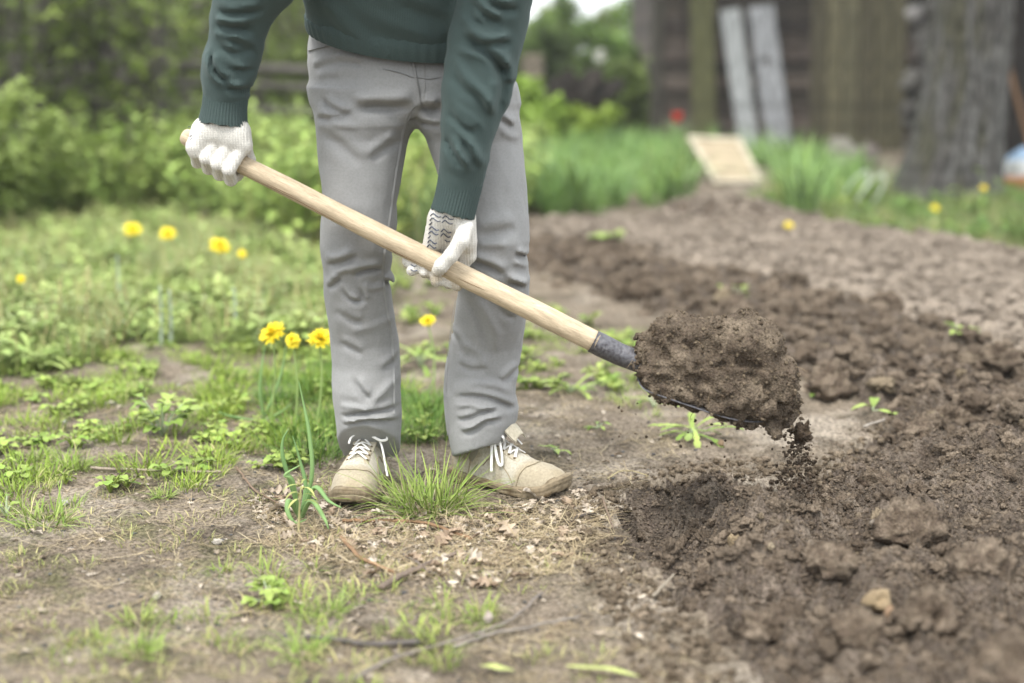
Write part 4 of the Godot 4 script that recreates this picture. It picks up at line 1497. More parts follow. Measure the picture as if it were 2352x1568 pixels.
func build_spade() -> void:
	n_crack.noise_type = FastNoiseLite.TYPE_CELLULAR
	n_crack.cellular_return_type = FastNoiseLite.RETURN_DISTANCE
	n_crack.fractal_type = FastNoiseLite.FRACTAL_NONE
	n_crack.frequency = 17.0
	var root := thing("spade", "wooden handled spade with a rounded steel blade held across the legs", "spade", Vector3.ZERO)
	var a := haft_a - (haft_b - haft_a).normalized() * 0.0
	var ax := (haft_b - haft_a).normalized()
	# the handle: rounded end, slightly uneven along its length
	var mb := MB.new()
	var path := PackedVector3Array()
	var rad := PackedFloat32Array()
	var len_ := haft_a.distance_to(haft_b)
	for q in [[-0.012, 0.006], [-0.0105, 0.012], [-0.006, 0.0165], [0.002, 0.0188], [0.012, 0.0195]]:
		path.append(a + ax * q[0]); rad.append(q[1])
	for i in range(1, 61):
		var t := i / 60.0
		var w: Vector3 = a + ax * (0.012 + (len_ - 0.012) * t)
		w += Vector3(0, 0.0012 * sin(t * 9.0), 0.001 * sin(t * 7.0 + 1.0))
		path.append(w); rad.append(lerpf(0.0197, 0.0232, smoothstep(0.0, 0.8, t)) + 0.0003 * sin(t * 31.0))
	tube(mb, path, rad, 40, Color.WHITE, 1.0, true, 1.0)
	obj("handle", mb.mesh(true, true), mats.ash_wood, root)
	# a long crack in the wood
	var crack := MB.new()
	for c in [[[0.17, 0.42], 42.0], [[0.46, 0.60], 46.0], [[0.20, 0.29], 30.0], [[0.66, 0.74], 12.0]]:
		var cp_ := PackedVector3Array()
		var cr := PackedFloat32Array()
		for i in 13:
			var t := lerpf(c[0][0], c[0][1], i / 12.0)
			var r := lerpf(0.0197, 0.0232, smoothstep(0.0, 0.8, t))
			cp_.append(round_haft(haft_a.lerp(haft_b, t) + Vector3(0, 0.0012 * sin(t * 9.0), 0.001 * sin(t * 7.0 + 1.0)), c[1] + 3.0 * sin(t * 40.0), r + 0.0001))
			cr.append(0.0009 * sin(PI * clampf(i / 12.0, 0.04, 0.96)))
		tube(crack, cp_, cr, 5)
	fine("crack", crack.mesh(), mat("split_wood", Color(0.17, 0.11, 0.06), 0.9), root)
	# socket: a rolled steel tube that narrows to the blade
	var s0 := haft(1362)
	var s1 := at(1480, 836, 2.930)
	mb = MB.new()
	path = PackedVector3Array(); rad = PackedFloat32Array()
	var bend := at(1420, 812, 2.940)
	for i in 15:
		var t := i / 14.0
		path.append(s0.lerp(bend, t * 2.0) if t < 0.5 else bend.lerp(s1, t * 2.0 - 1.0))
		rad.append((0.0246 if i < 2 else 0.0254) - 0.0032 * t)
	tube(mb, path, rad, 36, Color.WHITE, 1.0, false)
	var rim := PackedVector3Array([s0 - ax * 0.0004, s0 + ax * 0.002])
	tube(mb, rim, PackedFloat32Array([0.0225, 0.0252]), 36)
	obj("socket", mb.mesh(), mats.spade_steel, root)
	# blade: a dished sheet with rounded shoulders and tip, seen low over its near edge
	var b: Vector3 = (at(1796, 946, 2.910) - at(1478, 838, 2.930)).normalized()
	var l := (Vector3.BACK - b * b.z).normalized()         # across, towards the viewer
	l = (l * 0.915 + b.cross(l) * (-0.403 if b.cross(l).y > 0 else 0.403)).normalized()
	var nrm := l.cross(b)
	if nrm.y < 0: nrm = -nrm
	var org := at(1468, 836, 2.930)
	var blade := MB.new()
	var nl := 44
	var nw := 24
	for side in 2:
		for i in nl + 1:
			var s := float(i) / nl
			var w := 0.108 * sqrt(clampf(1.0 - pow(clampf((0.10 - s) / 0.10, 0.0, 1.0), 2.6) * 0.55, 0.0, 1.0))
			if s > 0.5: w *= pow(clampf(1.0 - pow((s - 0.5) / 0.5, 2.4), 0.0, 1.0), 0.55)
			w *= 1.0 - 0.10 * s
			for k in nw + 1:
				var t := (float(k) / nw - 0.5) * 2.0
				var p := org + b * (s * 0.312) + l * (t * w) + nrm * (t * t * 0.020 * (1.0 - 0.4 * s) - 0.004 - 0.012 * sin(s * PI) * (1.0 - absf(t)))
				blade.add(p + nrm * (-0.0022 if side else 0.0))
	for side in 2:
		for i in nl:
			for k in nw:
				var q := side * (nl + 1) * (nw + 1) + i * (nw + 1) + k
				if side == 0: blade.quad(q, q + 1, q + nw + 2, q + nw + 1)
				else: blade.quad(q, q + nw + 1, q + nw + 2, q + 1)
	var edge := PackedVector3Array()
	for i in nl + 1: edge.append(blade.v[i * (nw + 1) + nw] - nrm * 0.0011)
	for i in nl + 1: edge.append(blade.v[(nl - i) * (nw + 1)] - nrm * 0.0011)
	edge.append(edge[0])
	var er := PackedFloat32Array(); er.resize(edge.size()); er.fill(0.0016)
	tube(blade, edge, er, 6)
	obj("blade", blade.mesh(), mats.spade_steel, root)
	# the load: a slice of earth broken in two, with crumbs all over it
	var zz := 2.965
	var bas := Basis(b, nrm, b.cross(nrm).normalized()).orthonormalized().transposed()
	# [u, v, distance, half sizes along the blade, up from it and across it, turn]
	for q in [[1640, 880, 2.910, 0.158, 0.036, 0.084, 0.0], [1554, 822, 2.910, 0.072, 0.056, 0.074, -28.0], [1574, 770, 2.918, 0.040, 0.030, 0.048, 24.0], [1640, 832, 2.912, 0.070, 0.048, 0.070, 0.0], [1706, 806, 2.905, 0.070, 0.066, 0.072, 18.0], [1726, 779, 2.912, 0.044, 0.036, 0.050, 30.0],
		[1758, 864, 2.892, 0.048, 0.054, 0.064, 8.0], [1690, 888, 2.870, 0.092, 0.038, 0.048, 3.0], [1718, 910, 2.872, 0.050, 0.025, 0.038, 0.0], [1560, 866, 2.870, 0.082, 0.028, 0.044, -6.0], [1795, 862, 2.905, 0.024, 0.028, 0.035, 40.0]]:
		heap_bits.append([at(q[0], q[1], q[2]), (bas.inverse() * Basis(Vector3.BACK, deg_to_rad(q[6])) * Basis(Vector3.UP, deg_to_rad(q[6] * 1.7))).inverse(), Vector3(q[3], q[4], q[5]), 1.32 * maxf(q[3], maxf(q[4], q[5]))])
	# cracks and undercuts, carved where each line meets the surface: [radius in mm, points]
	var cuts := []
	for q in [[15, 1650, 722, 1646, 750, 1640, 785, 1632, 812], [10, 1632, 812, 1610, 835, 1600, 850], [11, 1470, 838, 1500, 846, 1540, 850, 1580, 864, 1620, 882], [13, 1480, 862, 1520, 872, 1560, 890, 1610, 912, 1650, 928], [7, 1640, 842, 1680, 838, 1720, 838, 1760, 846], [6, 1505, 792, 1520, 806, 1532, 822], [7, 1700, 762, 1716, 780, 1735, 800], [5, 1560, 770, 1580, 790, 1600, 806], [6, 1740, 860, 1760, 890, 1770, 915], [5, 1660, 880, 1690, 890, 1720, 888], [6, 1540, 742, 1548, 765, 1540, 785]]:
		for p in traced(heap_field, q.slice(1), 2, 2.76, 2.95): cuts.append([p, q[0] * 0.001])
		cuts.append([])
	for i in cuts.size() - 1:
		if cuts[i].size() and cuts[i + 1].size() and cuts[i][0].distance_to(cuts[i + 1][0]) < 0.05: heap_grooves.append([cuts[i][0], cuts[i + 1][0], cuts[i][1]])
	var mb2 := nets(at(1440, 1010, 2.915) + Vector3(0, 0, -0.11), at(1860, 700, 2.915) + Vector3(0, 0, 0.12), 0.0050, heap_field)
	for i in mb2.v.size():
		var p := mb2.v[i]
		var k := 1.0 + 0.3 * n_fine.get_noise_3d(p.x * 40.0, p.y * 40.0, p.z * 40.0)
		var dry := smoothstep(-0.15, 0.45, n_big.get_noise_3d(p.x * 11.0, p.y * 11.0, p.z * 11.0))
		mb2.c[i] = Color(0.14, 0.109, 0.081).lerp(Color(0.235, 0.187, 0.138), dry) * k
	var lump_root := thing("soil_heap", "big broken lump of brown earth lying on the spade blade", "earth", Vector3.ZERO)
	obj("clump", mb2.mesh(), mats.clod, lump_root)
	var places := []
	var tints := PackedColorArray()
	var nn := mb2.normals()
	for i in 3400:
		var id := rng.randi_range(0, mb2.v.size() - 1)
		var s := 0.0018 + 0.0075 * pow(rng.randf(), 6.0)
		places.append(Transform3D(Basis.from_euler(Vector3(rng.randf() * 6, rng.randf() * 6, rng.randf() * 6)).scaled(Vector3.ONE * s), mb2.v[id] + nn[id] * s * 0.2))
		var k := rng.randf_range(0.75, 1.25)
		tints.append(Color(0.125, 0.094, 0.066).lerp(Color(0.25, 0.2, 0.14), pow(rng.randf(), 1.5)) * k)
	stuff("crumb", lump(31, 0.5, 5, 7).mesh(), mats.clod, places, tints, "", "", lump_root)
	# rootlets sticking out
	var rt := MB.new()
	for i in 16:
		var id := rng.randi_range(0, mb2.v.size() - 1)
		var p := mb2.v[id]
		var d := (nn[id] + Vector3(rng.randf_range(-1, 1), rng.randf_range(-1, 0.4), rng.randf_range(-1, 1))).normalized()
		tube(rt, curve(PackedVector3Array([p, p + d * 0.012, p + d * 0.022 + Vector3(rng.randf_range(-0.006, 0.006), -0.006, 0)]), 3), PackedFloat32Array([0.0006, 0.0006, 0.0006, 0.0005, 0.0005, 0.0004, 0.0003]), 4, Color(0.42, 0.32, 0.2))
	fine("rootlet", rt.mesh(), mats.twig, lump_root)
	# a clod and crumbs falling from the tip
	var fb := lump(41, 0.9, 14, 20)
	for i in fb.v.size(): fb.c[i] = Color(0.12, 0.09, 0.065) * (1.0 + 0.3 * n_fine.get_noise_3dv(fb.v[i] * 4.0))
	var fc := obj("falling_clod", fb.mesh(), mats.clod)
	fc.position = at(1842, 994, 2.875)
	fc.scale = Vector3(0.043, 0.043, 0.040)
	meta(fc, "dark clod falling in the air just below the blade's rounded tip", "clod")
	places = []; tints = PackedColorArray()
	for i in 1250:
		var t := pow(rng.randf(), 0.8)
		var u := 1838 + rng.randfn(0, 12 + 20 * t + 30 * t * t * rng.randf()) - t * 14
		var v := 985 + t * 200 + rng.randfn(0, 10)
		if i > 1130:
			u = rng.randf_range(1400, 1520); v = 880 + rng.randf() * 140
			if i > 1180: u = rng.randf_range(1520, 1780); v = rng.randf_range(960, 1070)
		var s := 0.0015 + 0.010 * pow(rng.randf(), 4.0)
		if i > 1130: s = 0.0012 + 0.006 * pow(rng.randf(), 5.0)
		places.append(Transform3D(Basis.from_euler(Vector3(rng.randf() * 6, rng.randf() * 6, rng.randf() * 6)).scaled(Vector3(s, s * rng.randf_range(0.7, 1.2), s)), at(u, v, 2.93 + rng.randfn(0, 0.04))))
		tints.append(Color(0.12, 0.09, 0.065) * rng.randf_range(0.7, 1.5))
	stuff("falling_dirt", lump(42, 0.6, 5, 7).mesh(), mats.clod, places, tints, "dark crumbs of earth falling from the spade blade", "dirt")

# ================================================================ plants
func blade(mb: MB, p: Vector3, yaw: float, length: float, w: float, lean: float, curl: float, col: Color, segs := 5, keel := 0.25) -> void:
	var dir := Vector3(cos(yaw), 0, sin(yaw))
	var side := Vector3(-sin(yaw), 0, cos(yaw))
	var first := mb.v.size()
	var q := p
	for i in segs + 1:
		var t := float(i) / segs
		var a := lean + curl * t * t
		var d := dir * sin(a) + Vector3.UP * cos(a)
		if i: q += d * (length / segs)
		var ww := w * (0.55 + 0.45 * smoothstep(0.0, 0.25, t)) * (1.0 - pow(t, 2.2)) + w * 0.03
		var nrm := d.cross(side)
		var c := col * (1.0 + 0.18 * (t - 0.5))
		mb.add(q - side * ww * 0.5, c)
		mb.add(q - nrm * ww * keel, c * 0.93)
		mb.add(q + side * ww * 0.5, c)
	for i in segs:
		var a := first + i * 3
		mb.quad(a, a + 1, a + 4, a + 3)
		mb.quad(a + 1, a + 2, a + 5, a + 4)

func leaf_width(shape: int, t: float) -> float:
	if shape == 0: return sin(PI * pow(t, 0.75))                                        # ovate
	if shape == 1: return sin(PI * pow(t, 0.9)) * (0.62 + 0.38 * absf(sin(PI * 3.0 * t)))   # lobed
	if shape == 2: return sqrt(clampf(1.0 - pow(t * 2.0 - 1.0, 2.0), 0.0, 1.0))             # round
	if shape == 3: return (0.25 + 0.75 * t) * sqrt(clampf(1.0 - pow(t, 5.0), 0.0, 1.0)) * (0.55 + 0.45 * absf(sin(PI * 5.0 * t + 0.4)))  # toothed, wider to the tip
	return pow(sin(PI * t), 0.7)

func leaf(mb: MB, p: Vector3, dir: Vector3, up: Vector3, length: float, width: float, shape: int, droop: float, col: Color, rows := 6, cup := 0.25) -> void:
	var side := dir.cross(up).normalized()
	var first := mb.v.size()
	var q := p
	var d := dir.normalized()
	var n := side.cross(d).normalized()
	if n.dot(up) < 0: n = -n
	var wave := rng.randf() * 6.0
	for i in rows + 1:
		var t := float(i) / rows
		if i:
			d = (d - Vector3.UP * droop / rows).normalized()
			q += d * length / rows
		n = side.cross(d).normalized()
		if n.dot(up) < 0: n = -n
		var w := width * 0.5 * leaf_width(shape, clampf(t, 0.02, 0.985))
		var lift := w * (cup + 0.18 * sin(t * 9.0 + wave))
		var c := col * (1.0 + 0.1 * sin(t * 7.0 + wave))
		mb.add(q - side * w + n * lift, c)
		mb.add(q, c * 0.92)
		mb.add(q + side * w + n * (w * (cup + 0.18 * cos(t * 8.0 + wave))), c)
	for i in rows:
		var a := first + i * 3
		mb.quad(a, a + 1, a + 4, a + 3)
		mb.quad(a + 1, a + 2, a + 5, a + 4)

func tint(a: Color, b: Color, vary := 0.2) -> Color:
	var k := rng.randf_range(1.0 - vary, 1.0 + vary)
	var c := a.lerp(b, rng.randf()) * k
	c.a = 1.0
	return c

const FRESH := Color(0.17, 0.265, 0.05)
const PALE := Color(0.30, 0.37, 0.10)
const DEEP := Color(0.075, 0.16, 0.035)
const STRAW := Color(0.42, 0.36, 0.20)
const SAGE := Color(0.17, 0.26, 0.12)

func grass_mesh(n: int, spread: float, h: float, w: float, lean: float, curl: float, dry := 0.1, a := FRESH, b := PALE) -> MB:
	var mb := MB.new()
	for i in n:
		var yaw := rng.randf() * TAU
		var r := spread * sqrt(rng.randf())
		var p := Vector3(cos(yaw) * r, -0.005, sin(yaw) * r)
		var c := tint(a, b) if rng.randf() > dry else tint(STRAW, PALE)
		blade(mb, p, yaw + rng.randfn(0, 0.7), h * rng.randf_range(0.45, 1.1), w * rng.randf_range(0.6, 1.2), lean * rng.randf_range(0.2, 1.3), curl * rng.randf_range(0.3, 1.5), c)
	return mb

func weed_mesh(n: int, shape: int, h: float, l: float, w: float, a := FRESH, b := PALE) -> MB:
	var mb := MB.new()
	for i in n:
		var yaw := TAU * i / n * 2.4 + rng.randfn(0, 0.4)
		var out := Vector3(cos(yaw), 0, sin(yaw))
		var hh := h * rng.randf_range(0.3, 1.0)
		var top := out * h * rng.randf_range(0.15, 0.75) + Vector3.UP * hh
		var c := tint(a, b)
		tube(mb, PackedVector3Array([Vector3.ZERO, top * 0.5 + Vector3.UP * hh * 0.12, top]), PackedFloat32Array([0.0022, 0.0018, 0.0013]), 4, c * Color(1.0, 0.95, 0.9), 1.0, false)
		var d := (out + Vector3.UP * rng.randf_range(-0.1, 0.6)).normalized()
		leaf(mb, top, d, Vector3.UP, l * rng.randf_range(0.6, 1.15), w * rng.randf_range(0.7, 1.15), shape, rng.randf_range(0.2, 0.9), c)
		if shape == 1:
			for s in [-1, 1]:
				leaf(mb, top * 0.85, (d + out.cross(Vector3.UP) * s * 0.9).normalized(), Vector3.UP, l * 0.6, w * 0.65, shape, 0.3, c)
	return mb

func herb_mesh(h: float, n: int, l: float, shape := 0, a := FRESH, b := PALE, stems := 4) -> MB:
	var mb := MB.new()
	for s in stems:
		var lean := Vector3(rng.randfn(0, 0.14), 0, rng.randfn(0, 0.14))
		var hh := h * rng.randf_range(0.6, 1.05)
		var foot := Vector3(rng.randfn(0, 0.06), 0, rng.randfn(0, 0.06))
		tube(mb, PackedVector3Array([foot, foot + Vector3.UP * hh * 0.5 + lean * hh * 0.4, foot + Vector3.UP * hh + lean * hh]), PackedFloat32Array([0.004, 0.003, 0.0015]), 4, tint(a, STRAW), 1.0, false)
		for i in n:
			var t := lerpf(0.18, 1.0, (i + rng.randf()) / n)
			var p := foot + Vector3.UP * hh * t + lean * hh * t
			var yaw := i * 2.4 + rng.randf()
			var d := Vector3(cos(yaw), rng.randf_range(-0.1, 0.7), sin(yaw)).normalized()
			leaf(mb, p, d, Vector3.UP, l * rng.randf_range(0.5, 1.1) * (1.1 - 0.5 * t), l * 0.42 * rng.randf_range(0.7, 1.2), shape, rng.randf_range(0.2, 1.0), tint(a, b), 4)
	return mb

func scatter(count: int, area: PackedVector2Array, test = null) -> PackedVector3Array:
	var lo := area[0]
	var hi := area[0]
	for q in area: lo = lo.min(q); hi = hi.max(q)
	var o := PackedVector3Array()
	var tries := 0
	while o.size() < count and tries < count * 30:
		tries += 1
		var q := Vector2(rng.randf_range(lo.x, hi.x), rng.randf_range(lo.y, hi.y))
		if not Geometry2D.is_point_in_polygon(q, area): continue
		if test != null and not test.call(q): continue
		o.append(Vector3(q.x, height(q.x, q.y), q.y))
	return o

func sow(called: String, m: MB, material: Material, at_: PackedVector3Array, lo: float, hi: float, label: String, category: String, a := Color(0.8, 0.85, 0.75), b := Color(1.15, 1.1, 1.05), tilt := 0.15) -> void:
	var places := []
	var tints := PackedColorArray()
	for p in at_:
		var s := rng.randf_range(lo, hi)
		places.append(Transform3D((Basis(Vector3.UP, rng.randf() * TAU) * Basis(Vector3.RIGHT, rng.randfn(0, tilt))).scaled(Vector3(s, s * rng.randf_range(0.8, 1.2), s)), p))
		tints.append(tint(a, b, 0.1))
	stuff(called, m.mesh(), material, places, tints, label, category)

func patchy(freq: float, cut: float) -> Callable:
	return func(q: Vector2) -> bool: return n_big.get_noise_2d(q.x * freq + 77.0, q.y * freq) + rng.randfn(0, 0.12) > cut

func clear_of_board(q: Vector2) -> bool:
	# the grass is thin where the tan board stands
	return q.y > -9.3 or q.y < -12.8 or q.x / -q.y < 0.112 or q.x / -q.y > 0.182

func off_soil(q: Vector2) -> bool:
	return kind_at(q.x, q.y) == 0.0

func build_plants() -> void:
	# --- low green cover at the left, thick far off and broken into patches near the viewer
	var far_left := poly([-300, 545, 150, 520, 420, 505, 560, 560, 760, 610, 900, 620, 880, 700, 770, 800, 640, 815, 480, 790, 330, 800, 150, 840, -200, 890, -500, 880])
	var light := Color(0.22, 0.31, 0.085)
	var lighter := Color(0.35, 0.42, 0.16)
	sow("weed_cover", weed_mesh(16, 1, 0.11, 0.055, 0.04, light, lighter), mats.leaf, scatter(430, far_left, patchy(1.6, 0.0)), 0.4, 1.1, "pale green leafy weeds covering the ground left of the man", "weeds")
	sow("weed_cover", weed_mesh(12, 2, 0.08, 0.036, 0.03, light, lighter), mats.leaf, scatter(300, far_left, patchy(2.2, 0.02)), 0.4, 1.0, "pale round-leaved weeds among the grass left of the man", "weeds")
	sow("weed_cover", weed_mesh(14, 3, 0.06, 0.10, 0.022, light, lighter), mats.leaf, scatter(380, far_left, patchy(1.9, 0.0)), 0.4, 1.15, "jagged-leaved weeds among the grass left of the man", "weeds")
	sow("weed_cover", herb_mesh(0.16, 9, 0.035, 0, light, Color(0.40, 0.46, 0.26), 5), mats.leaf, scatter(420, far_left, patchy(1.3, 0.0)), 0.6, 1.3, "slender small-leaved weeds left of the man", "weeds")
	sow("grass_cover", grass_mesh(26, 0.05, 0.10, 0.004, 0.5, 0.9, 0.16, light, lighter), mats.grass, scatter(2100, far_left, patchy(1.9, -0.08)), 0.5, 1.5, "grass growing between the weeds left of the man", "grass")
	var mid_left := poly([-400, 860, 0, 850, 200, 825, 420, 795, 640, 810, 780, 800, 1010, 920, 1010, 1020, 780, 1060, 640, 1100, 520, 1080, 420, 1160, 300, 1190, 60, 1180, -300, 1250])
	sow("grass_cover", grass_mesh(30, 0.035, 0.055, 0.0026, 0.6, 0.9, 0.16, FRESH, Color(0.30, 0.40, 0.06)), mats.grass, scatter(380, mid_left, patchy(2.6, 0.12)), 0.6, 1.5, "short bright grass in patches on the bare soil at the left", "grass")
	sow("weed_cover", weed_mesh(9, 2, 0.035, 0.026, 0.02), mats.leaf, scatter(230, mid_left, patchy(3.0, 0.12)), 0.5, 1.2, "small seedlings on the bare soil at the left", "weeds")
	var beside := poly([620, 880, 760, 850, 1010, 930, 1010, 1010, 920, 1040, 780, 1060, 690, 1090, 620, 1000])
	sow("grass_cover", grass_mesh(34, 0.05, 0.075, 0.003, 0.7, 1.0, 0.1, DEEP, FRESH), mats.grass, scatter(140, beside, patchy(3.0, -0.3)), 0.6, 1.4, "thick short grass behind and beside the man's shoes", "grass")
	var front := poly([520, 1290, 900, 1300, 1150, 1420, 1000, 1568, 300, 1700, 100, 1500, 400, 1400])
	sow("grass_cover", grass_mesh(18, 0.03, 0.06, 0.0035, 0.7, 0.9, 0.2), mats.grass, scatter(60, front, patchy(2.5, 0.05)), 0.5, 1.0, "sparse grass in the trodden foreground", "grass")
	sow("grass_cover", grass_mesh(10, 0.02, 0.035, 0.0026, 0.6, 0.7, 0.3, PALE, STRAW), mats.grass, scatter(340, poly([-300, 1000, 700, 1080, 1300, 1180, 1400, 1500, 1300, 1800, -200, 1800]), patchy(3.0, 0.0)), 0.5, 1.3, "thin pale blades coming up through the bare soil", "grass")
	var path := poly([920, 640, 1100, 640, 1500, 790, 1760, 900, 1500, 960, 1250, 900, 1040, 900, 930, 800])
	sow("weed_cover", weed_mesh(9, 1, 0.04, 0.035, 0.026), mats.leaf, scatter(70, path, patchy(3.0, 0.12)), 0.5, 1.3, "small weeds on the pale path behind the spade", "weeds")
	sow("grass_cover", grass_mesh(16, 0.03, 0.05, 0.003, 0.7, 0.8, 0.2), mats.grass, scatter(110, path, patchy(2.5, 0.1)), 0.6, 1.3, "thin grass on the pale path behind the spade", "grass")
	# --- tall herbs at the back
	var back_left := poly([-500, 540, 0, 535, 420, 500, 560, 545, 760, 590, 1100, 560, 1210, 480, 1210, 400, 1150, 360, 700, 345, 0, 345, -700, 370])
	sow("undergrowth", herb_mesh(0.55, 13, 0.12, 0, Color(0.19, 0.28, 0.06), Color(0.31, 0.41, 0.12), 6), mats.leaf, scatter(520, back_left), 0.6, 1.25, "tall leafy herbs in a thick mass behind the man", "undergrowth")
	sow("undergrowth", herb_mesh(0.42, 11, 0.09, 1, PALE, Color(0.36, 0.44, 0.12), 6), mats.leaf, scatter(380, back_left, patchy(0.9, -0.1)), 0.6, 1.4, "lighter yellow-green herbs in the mass behind the man", "undergrowth")
	sow("undergrowth", grass_mesh(30, 0.10, 0.45, 0.014, 0.35, 0.8, 0.05, SAGE, Color(0.25, 0.36, 0.14)), mats.grass, scatter(330, back_left, patchy(0.7, 0.1)), 0.7, 1.25, "long-leaved green clumps among the herbs", "undergrowth")
	var back_mid := poly([1180, 500, 1300, 500, 1560, 470, 1720, 470, 1960, 500, 2000, 440, 1850, 380, 1560, 360, 1200, 350])
	sow("undergrowth", grass_mesh(30, 0.09, 0.42, 0.014, 0.35, 0.9, 0.03, SAGE, Color(0.22, 0.36, 0.10)), mats.grass, scatter(330, back_mid, clear_of_board), 0.5, 1.05, "long-leaved green plants beyond the garden bed", "undergrowth")
	sow("undergrowth", herb_mesh(0.32, 10, 0.09, 0, FRESH, PALE, 5), mats.leaf, scatter(60, back_mid, clear_of_board), 0.4, 0.9, "leafy herbs beyond the garden bed", "undergrowth")
	var verge := poly([1700, 470, 1900, 520, 2100, 556, 2400, 592, 2900, 640, 2900, 440, 2300, 440, 2000, 430])
	sow("grass_cover", grass_mesh(34, 0.09, 0.15, 0.006, 0.5, 0.8, 0.2, Color(0.10, 0.15, 0.055), Color(0.20, 0.25, 0.10)), mats.grass, scatter(900, verge, patchy(1.0, -0.5)), 0.5, 1.25, "mown-looking grass between the garden bed and the big tree", "grass")
	sow("weed_cover", weed_mesh(10, 0, 0.07, 0.06, 0.03, DEEP, FRESH), mats.leaf, scatter(260, verge, patchy(1.3, 0.0)), 0.6, 1.3, "low weeds in the grass near the big tree", "weeds")
	# --- clumps one can point to
	var t := meta(obj("grass_tuft", grass_clump(330, 0.07, 0.20, 0.0044, FRESH, PALE), mats.grass), "bushy green grass tuft between and in front of the two shoes", "grass tuft") as Node3D
	t.position = on_ground(985, 1172)
	for q in [[105, 1200, 0.62, 1.25, "tall upright grass tuft nearest the left edge of the photo, above a rusty patch"], [95, 1050, 0.42, 0.8, "dense bright round grass tuft at the far left, behind the tall one"], [375, 1140, 0.42, 0.75, "low bright grass tuft crossed by a thin pale twig"], [320, 905, 0.62, 1.15, "spray of thin grass blades behind the lobed green weed"],
		[470, 1010, 0.5, 0.8, "short bright grass tuft just right of the lobed green weed"], [305, 1215, 0.28, 0.45, "small yellowing grass tuft on bare soil, right of the tall tuft"], [520, 1055, 0.4, 0.6, "low grass tuft left of the onion leaves"], [180, 1075, 0.5, 0.9, "thin grass tuft beside the tall one at the left"],
		[525, 1310, 0.28, 0.42, "small pale tuft in the leaf litter"], [330, 1500, 0.5, 0.9, "blurred green tuft low in the left foreground"], [760, 1410, 0.55, 0.8, "loose sprawling grass with long flat blades in the foreground"], [690, 1500, 0.5, 0.9, "blurred grass tuft at the bottom edge, left of the long twig"], [2070, 905, 0.5, 0.8, "grass tuft lying uprooted on the dug clods at the right"]]:
		var c := meta(obj("grass_tuft", grass_clump(90 if q[2] > 0.35 else 45, 0.03 * q[3], 0.15 * q[2], 0.0036, FRESH if q[2] > 0.3 else PALE, PALE if q[2] > 0.3 else STRAW), mats.grass), q[4], "grass tuft") as Node3D
		c.position = on_ground(q[0], q[1])
		c.scale = Vector3.ONE * q[3] * 1.1
	# onions with round hollow leaves
	onion("onion plant in sharp focus left of the shoes, one leaf bolt upright", 690, 1190, [[[690, 1190, 0], [716, 1095, 0.01], [711, 1000, 0.0], [698, 930, -0.01], [686, 874, -0.01]], [[688, 1190, 0], [668, 1110, 0.02], [650, 1050, 0.03], [650, 1010, 0.03], [664, 984, 0.03]], [[692, 1188, 0], [702, 1120, -0.02], [690, 1060, -0.03], [672, 1000, -0.03]], [[694, 1190, 0], [722, 1120, 0.03], [755, 1150, 0.06], [785, 1166, 0.07]],
		[[688, 1192, 0], [665, 1150, 0.03], [661, 1175, 0.05], [678, 1200, 0.06], [705, 1192, 0.06]], [[690, 1185, 0.01], [672, 1105, 0.04], [655, 1090, 0.05], [690, 1068, 0.05]], [[696, 1190, 0], [715, 1150, 0.04], [745, 1190, 0.09], [755, 1215, 0.1]]])
	onion("onion plant with two upright leaves under the yellow dandelions", 606, 962, [[[606, 962, 0], [598, 900, 0.01], [601, 845, 0.01], [608, 798, 0]], [[609, 962, 0], [630, 905, 0], [648, 850, -0.01], [657, 792, -0.02]], [[604, 964, 0], [560, 962, 0.03], [520, 953, 0.05], [500, 944, 0.05]], [[610, 962, 0], [640, 950, 0.02], [672, 925, 0.02]]])
	# broad-leaved weeds
	for q in [[372, 1000, 14, 1, 0.10, 0.05, 0.042, 1.0, "lobed green weed with pale stalks standing alone on bare soil at the left"], [620, 1385, 9, 1, 0.045, 0.038, 0.032, 0.9, "blurred grey-green weed with a long pale stalk in the foreground"], [15, 1185, 5, 0, 0.04, 0.035, 0.016, 1.2, "pale seedling cut by the left edge of the photo"], [966, 845, 16, 3, 0.05, 0.11, 0.028, 1.0, "dandelion leaves seen between the trouser legs"],
		[1590, 1005, 15, 3, 0.03, 0.11, 0.03, 1.0, "flat rosette of jagged leaves under the spade blade"], [1310, 905, 14, 3, 0.03, 0.10, 0.028, 1.0, "jagged leaves on the path left of the spade socket"], [1500, 935, 8, 3, 0.035, 0.08, 0.022, 1.0, "few jagged leaves behind the near shoulder of the spade"], [1278, 1042, 5, 0, 0.02, 0.035, 0.014, 1.0, "tiny sprig beside the toe of the sideways shoe"],
		[1372, 985, 5, 0, 0.018, 0.03, 0.012, 1.0, "tiny sprig on the path below the spade socket"], [2210, 785, 9, 1, 0.05, 0.045, 0.03, 0.9, "bright weed on top of the dug ridge near the right edge"], [1684, 700, 6, 2, 0.07, 0.045, 0.035, 0.9, "wilted pale leaves on the dug ridge above the earth load"], [2005, 945, 3, 0, 0.02, 0.09, 0.025, 1.0, "single broad leaf lying among the clods right of the load"],
		[1395, 560, 7, 2, 0.07, 0.09, 0.08, 0.9, "pale broad leaves at the far corner of the garden bed"], [1870, 910, 4, 0, 0.02, 0.05, 0.02, 1.0, "green scraps on the clods just right of the earth load"], [2100, 440, 8, 0, 0.2, 0.12, 0.08, 1.0, "leafy sprout against the foot of the big tree"], [2270, 475, 9, 0, 0.25, 0.10, 0.05, 1.0, "dark green sprouts right of the big tree's foot"]]:
		plant(q)
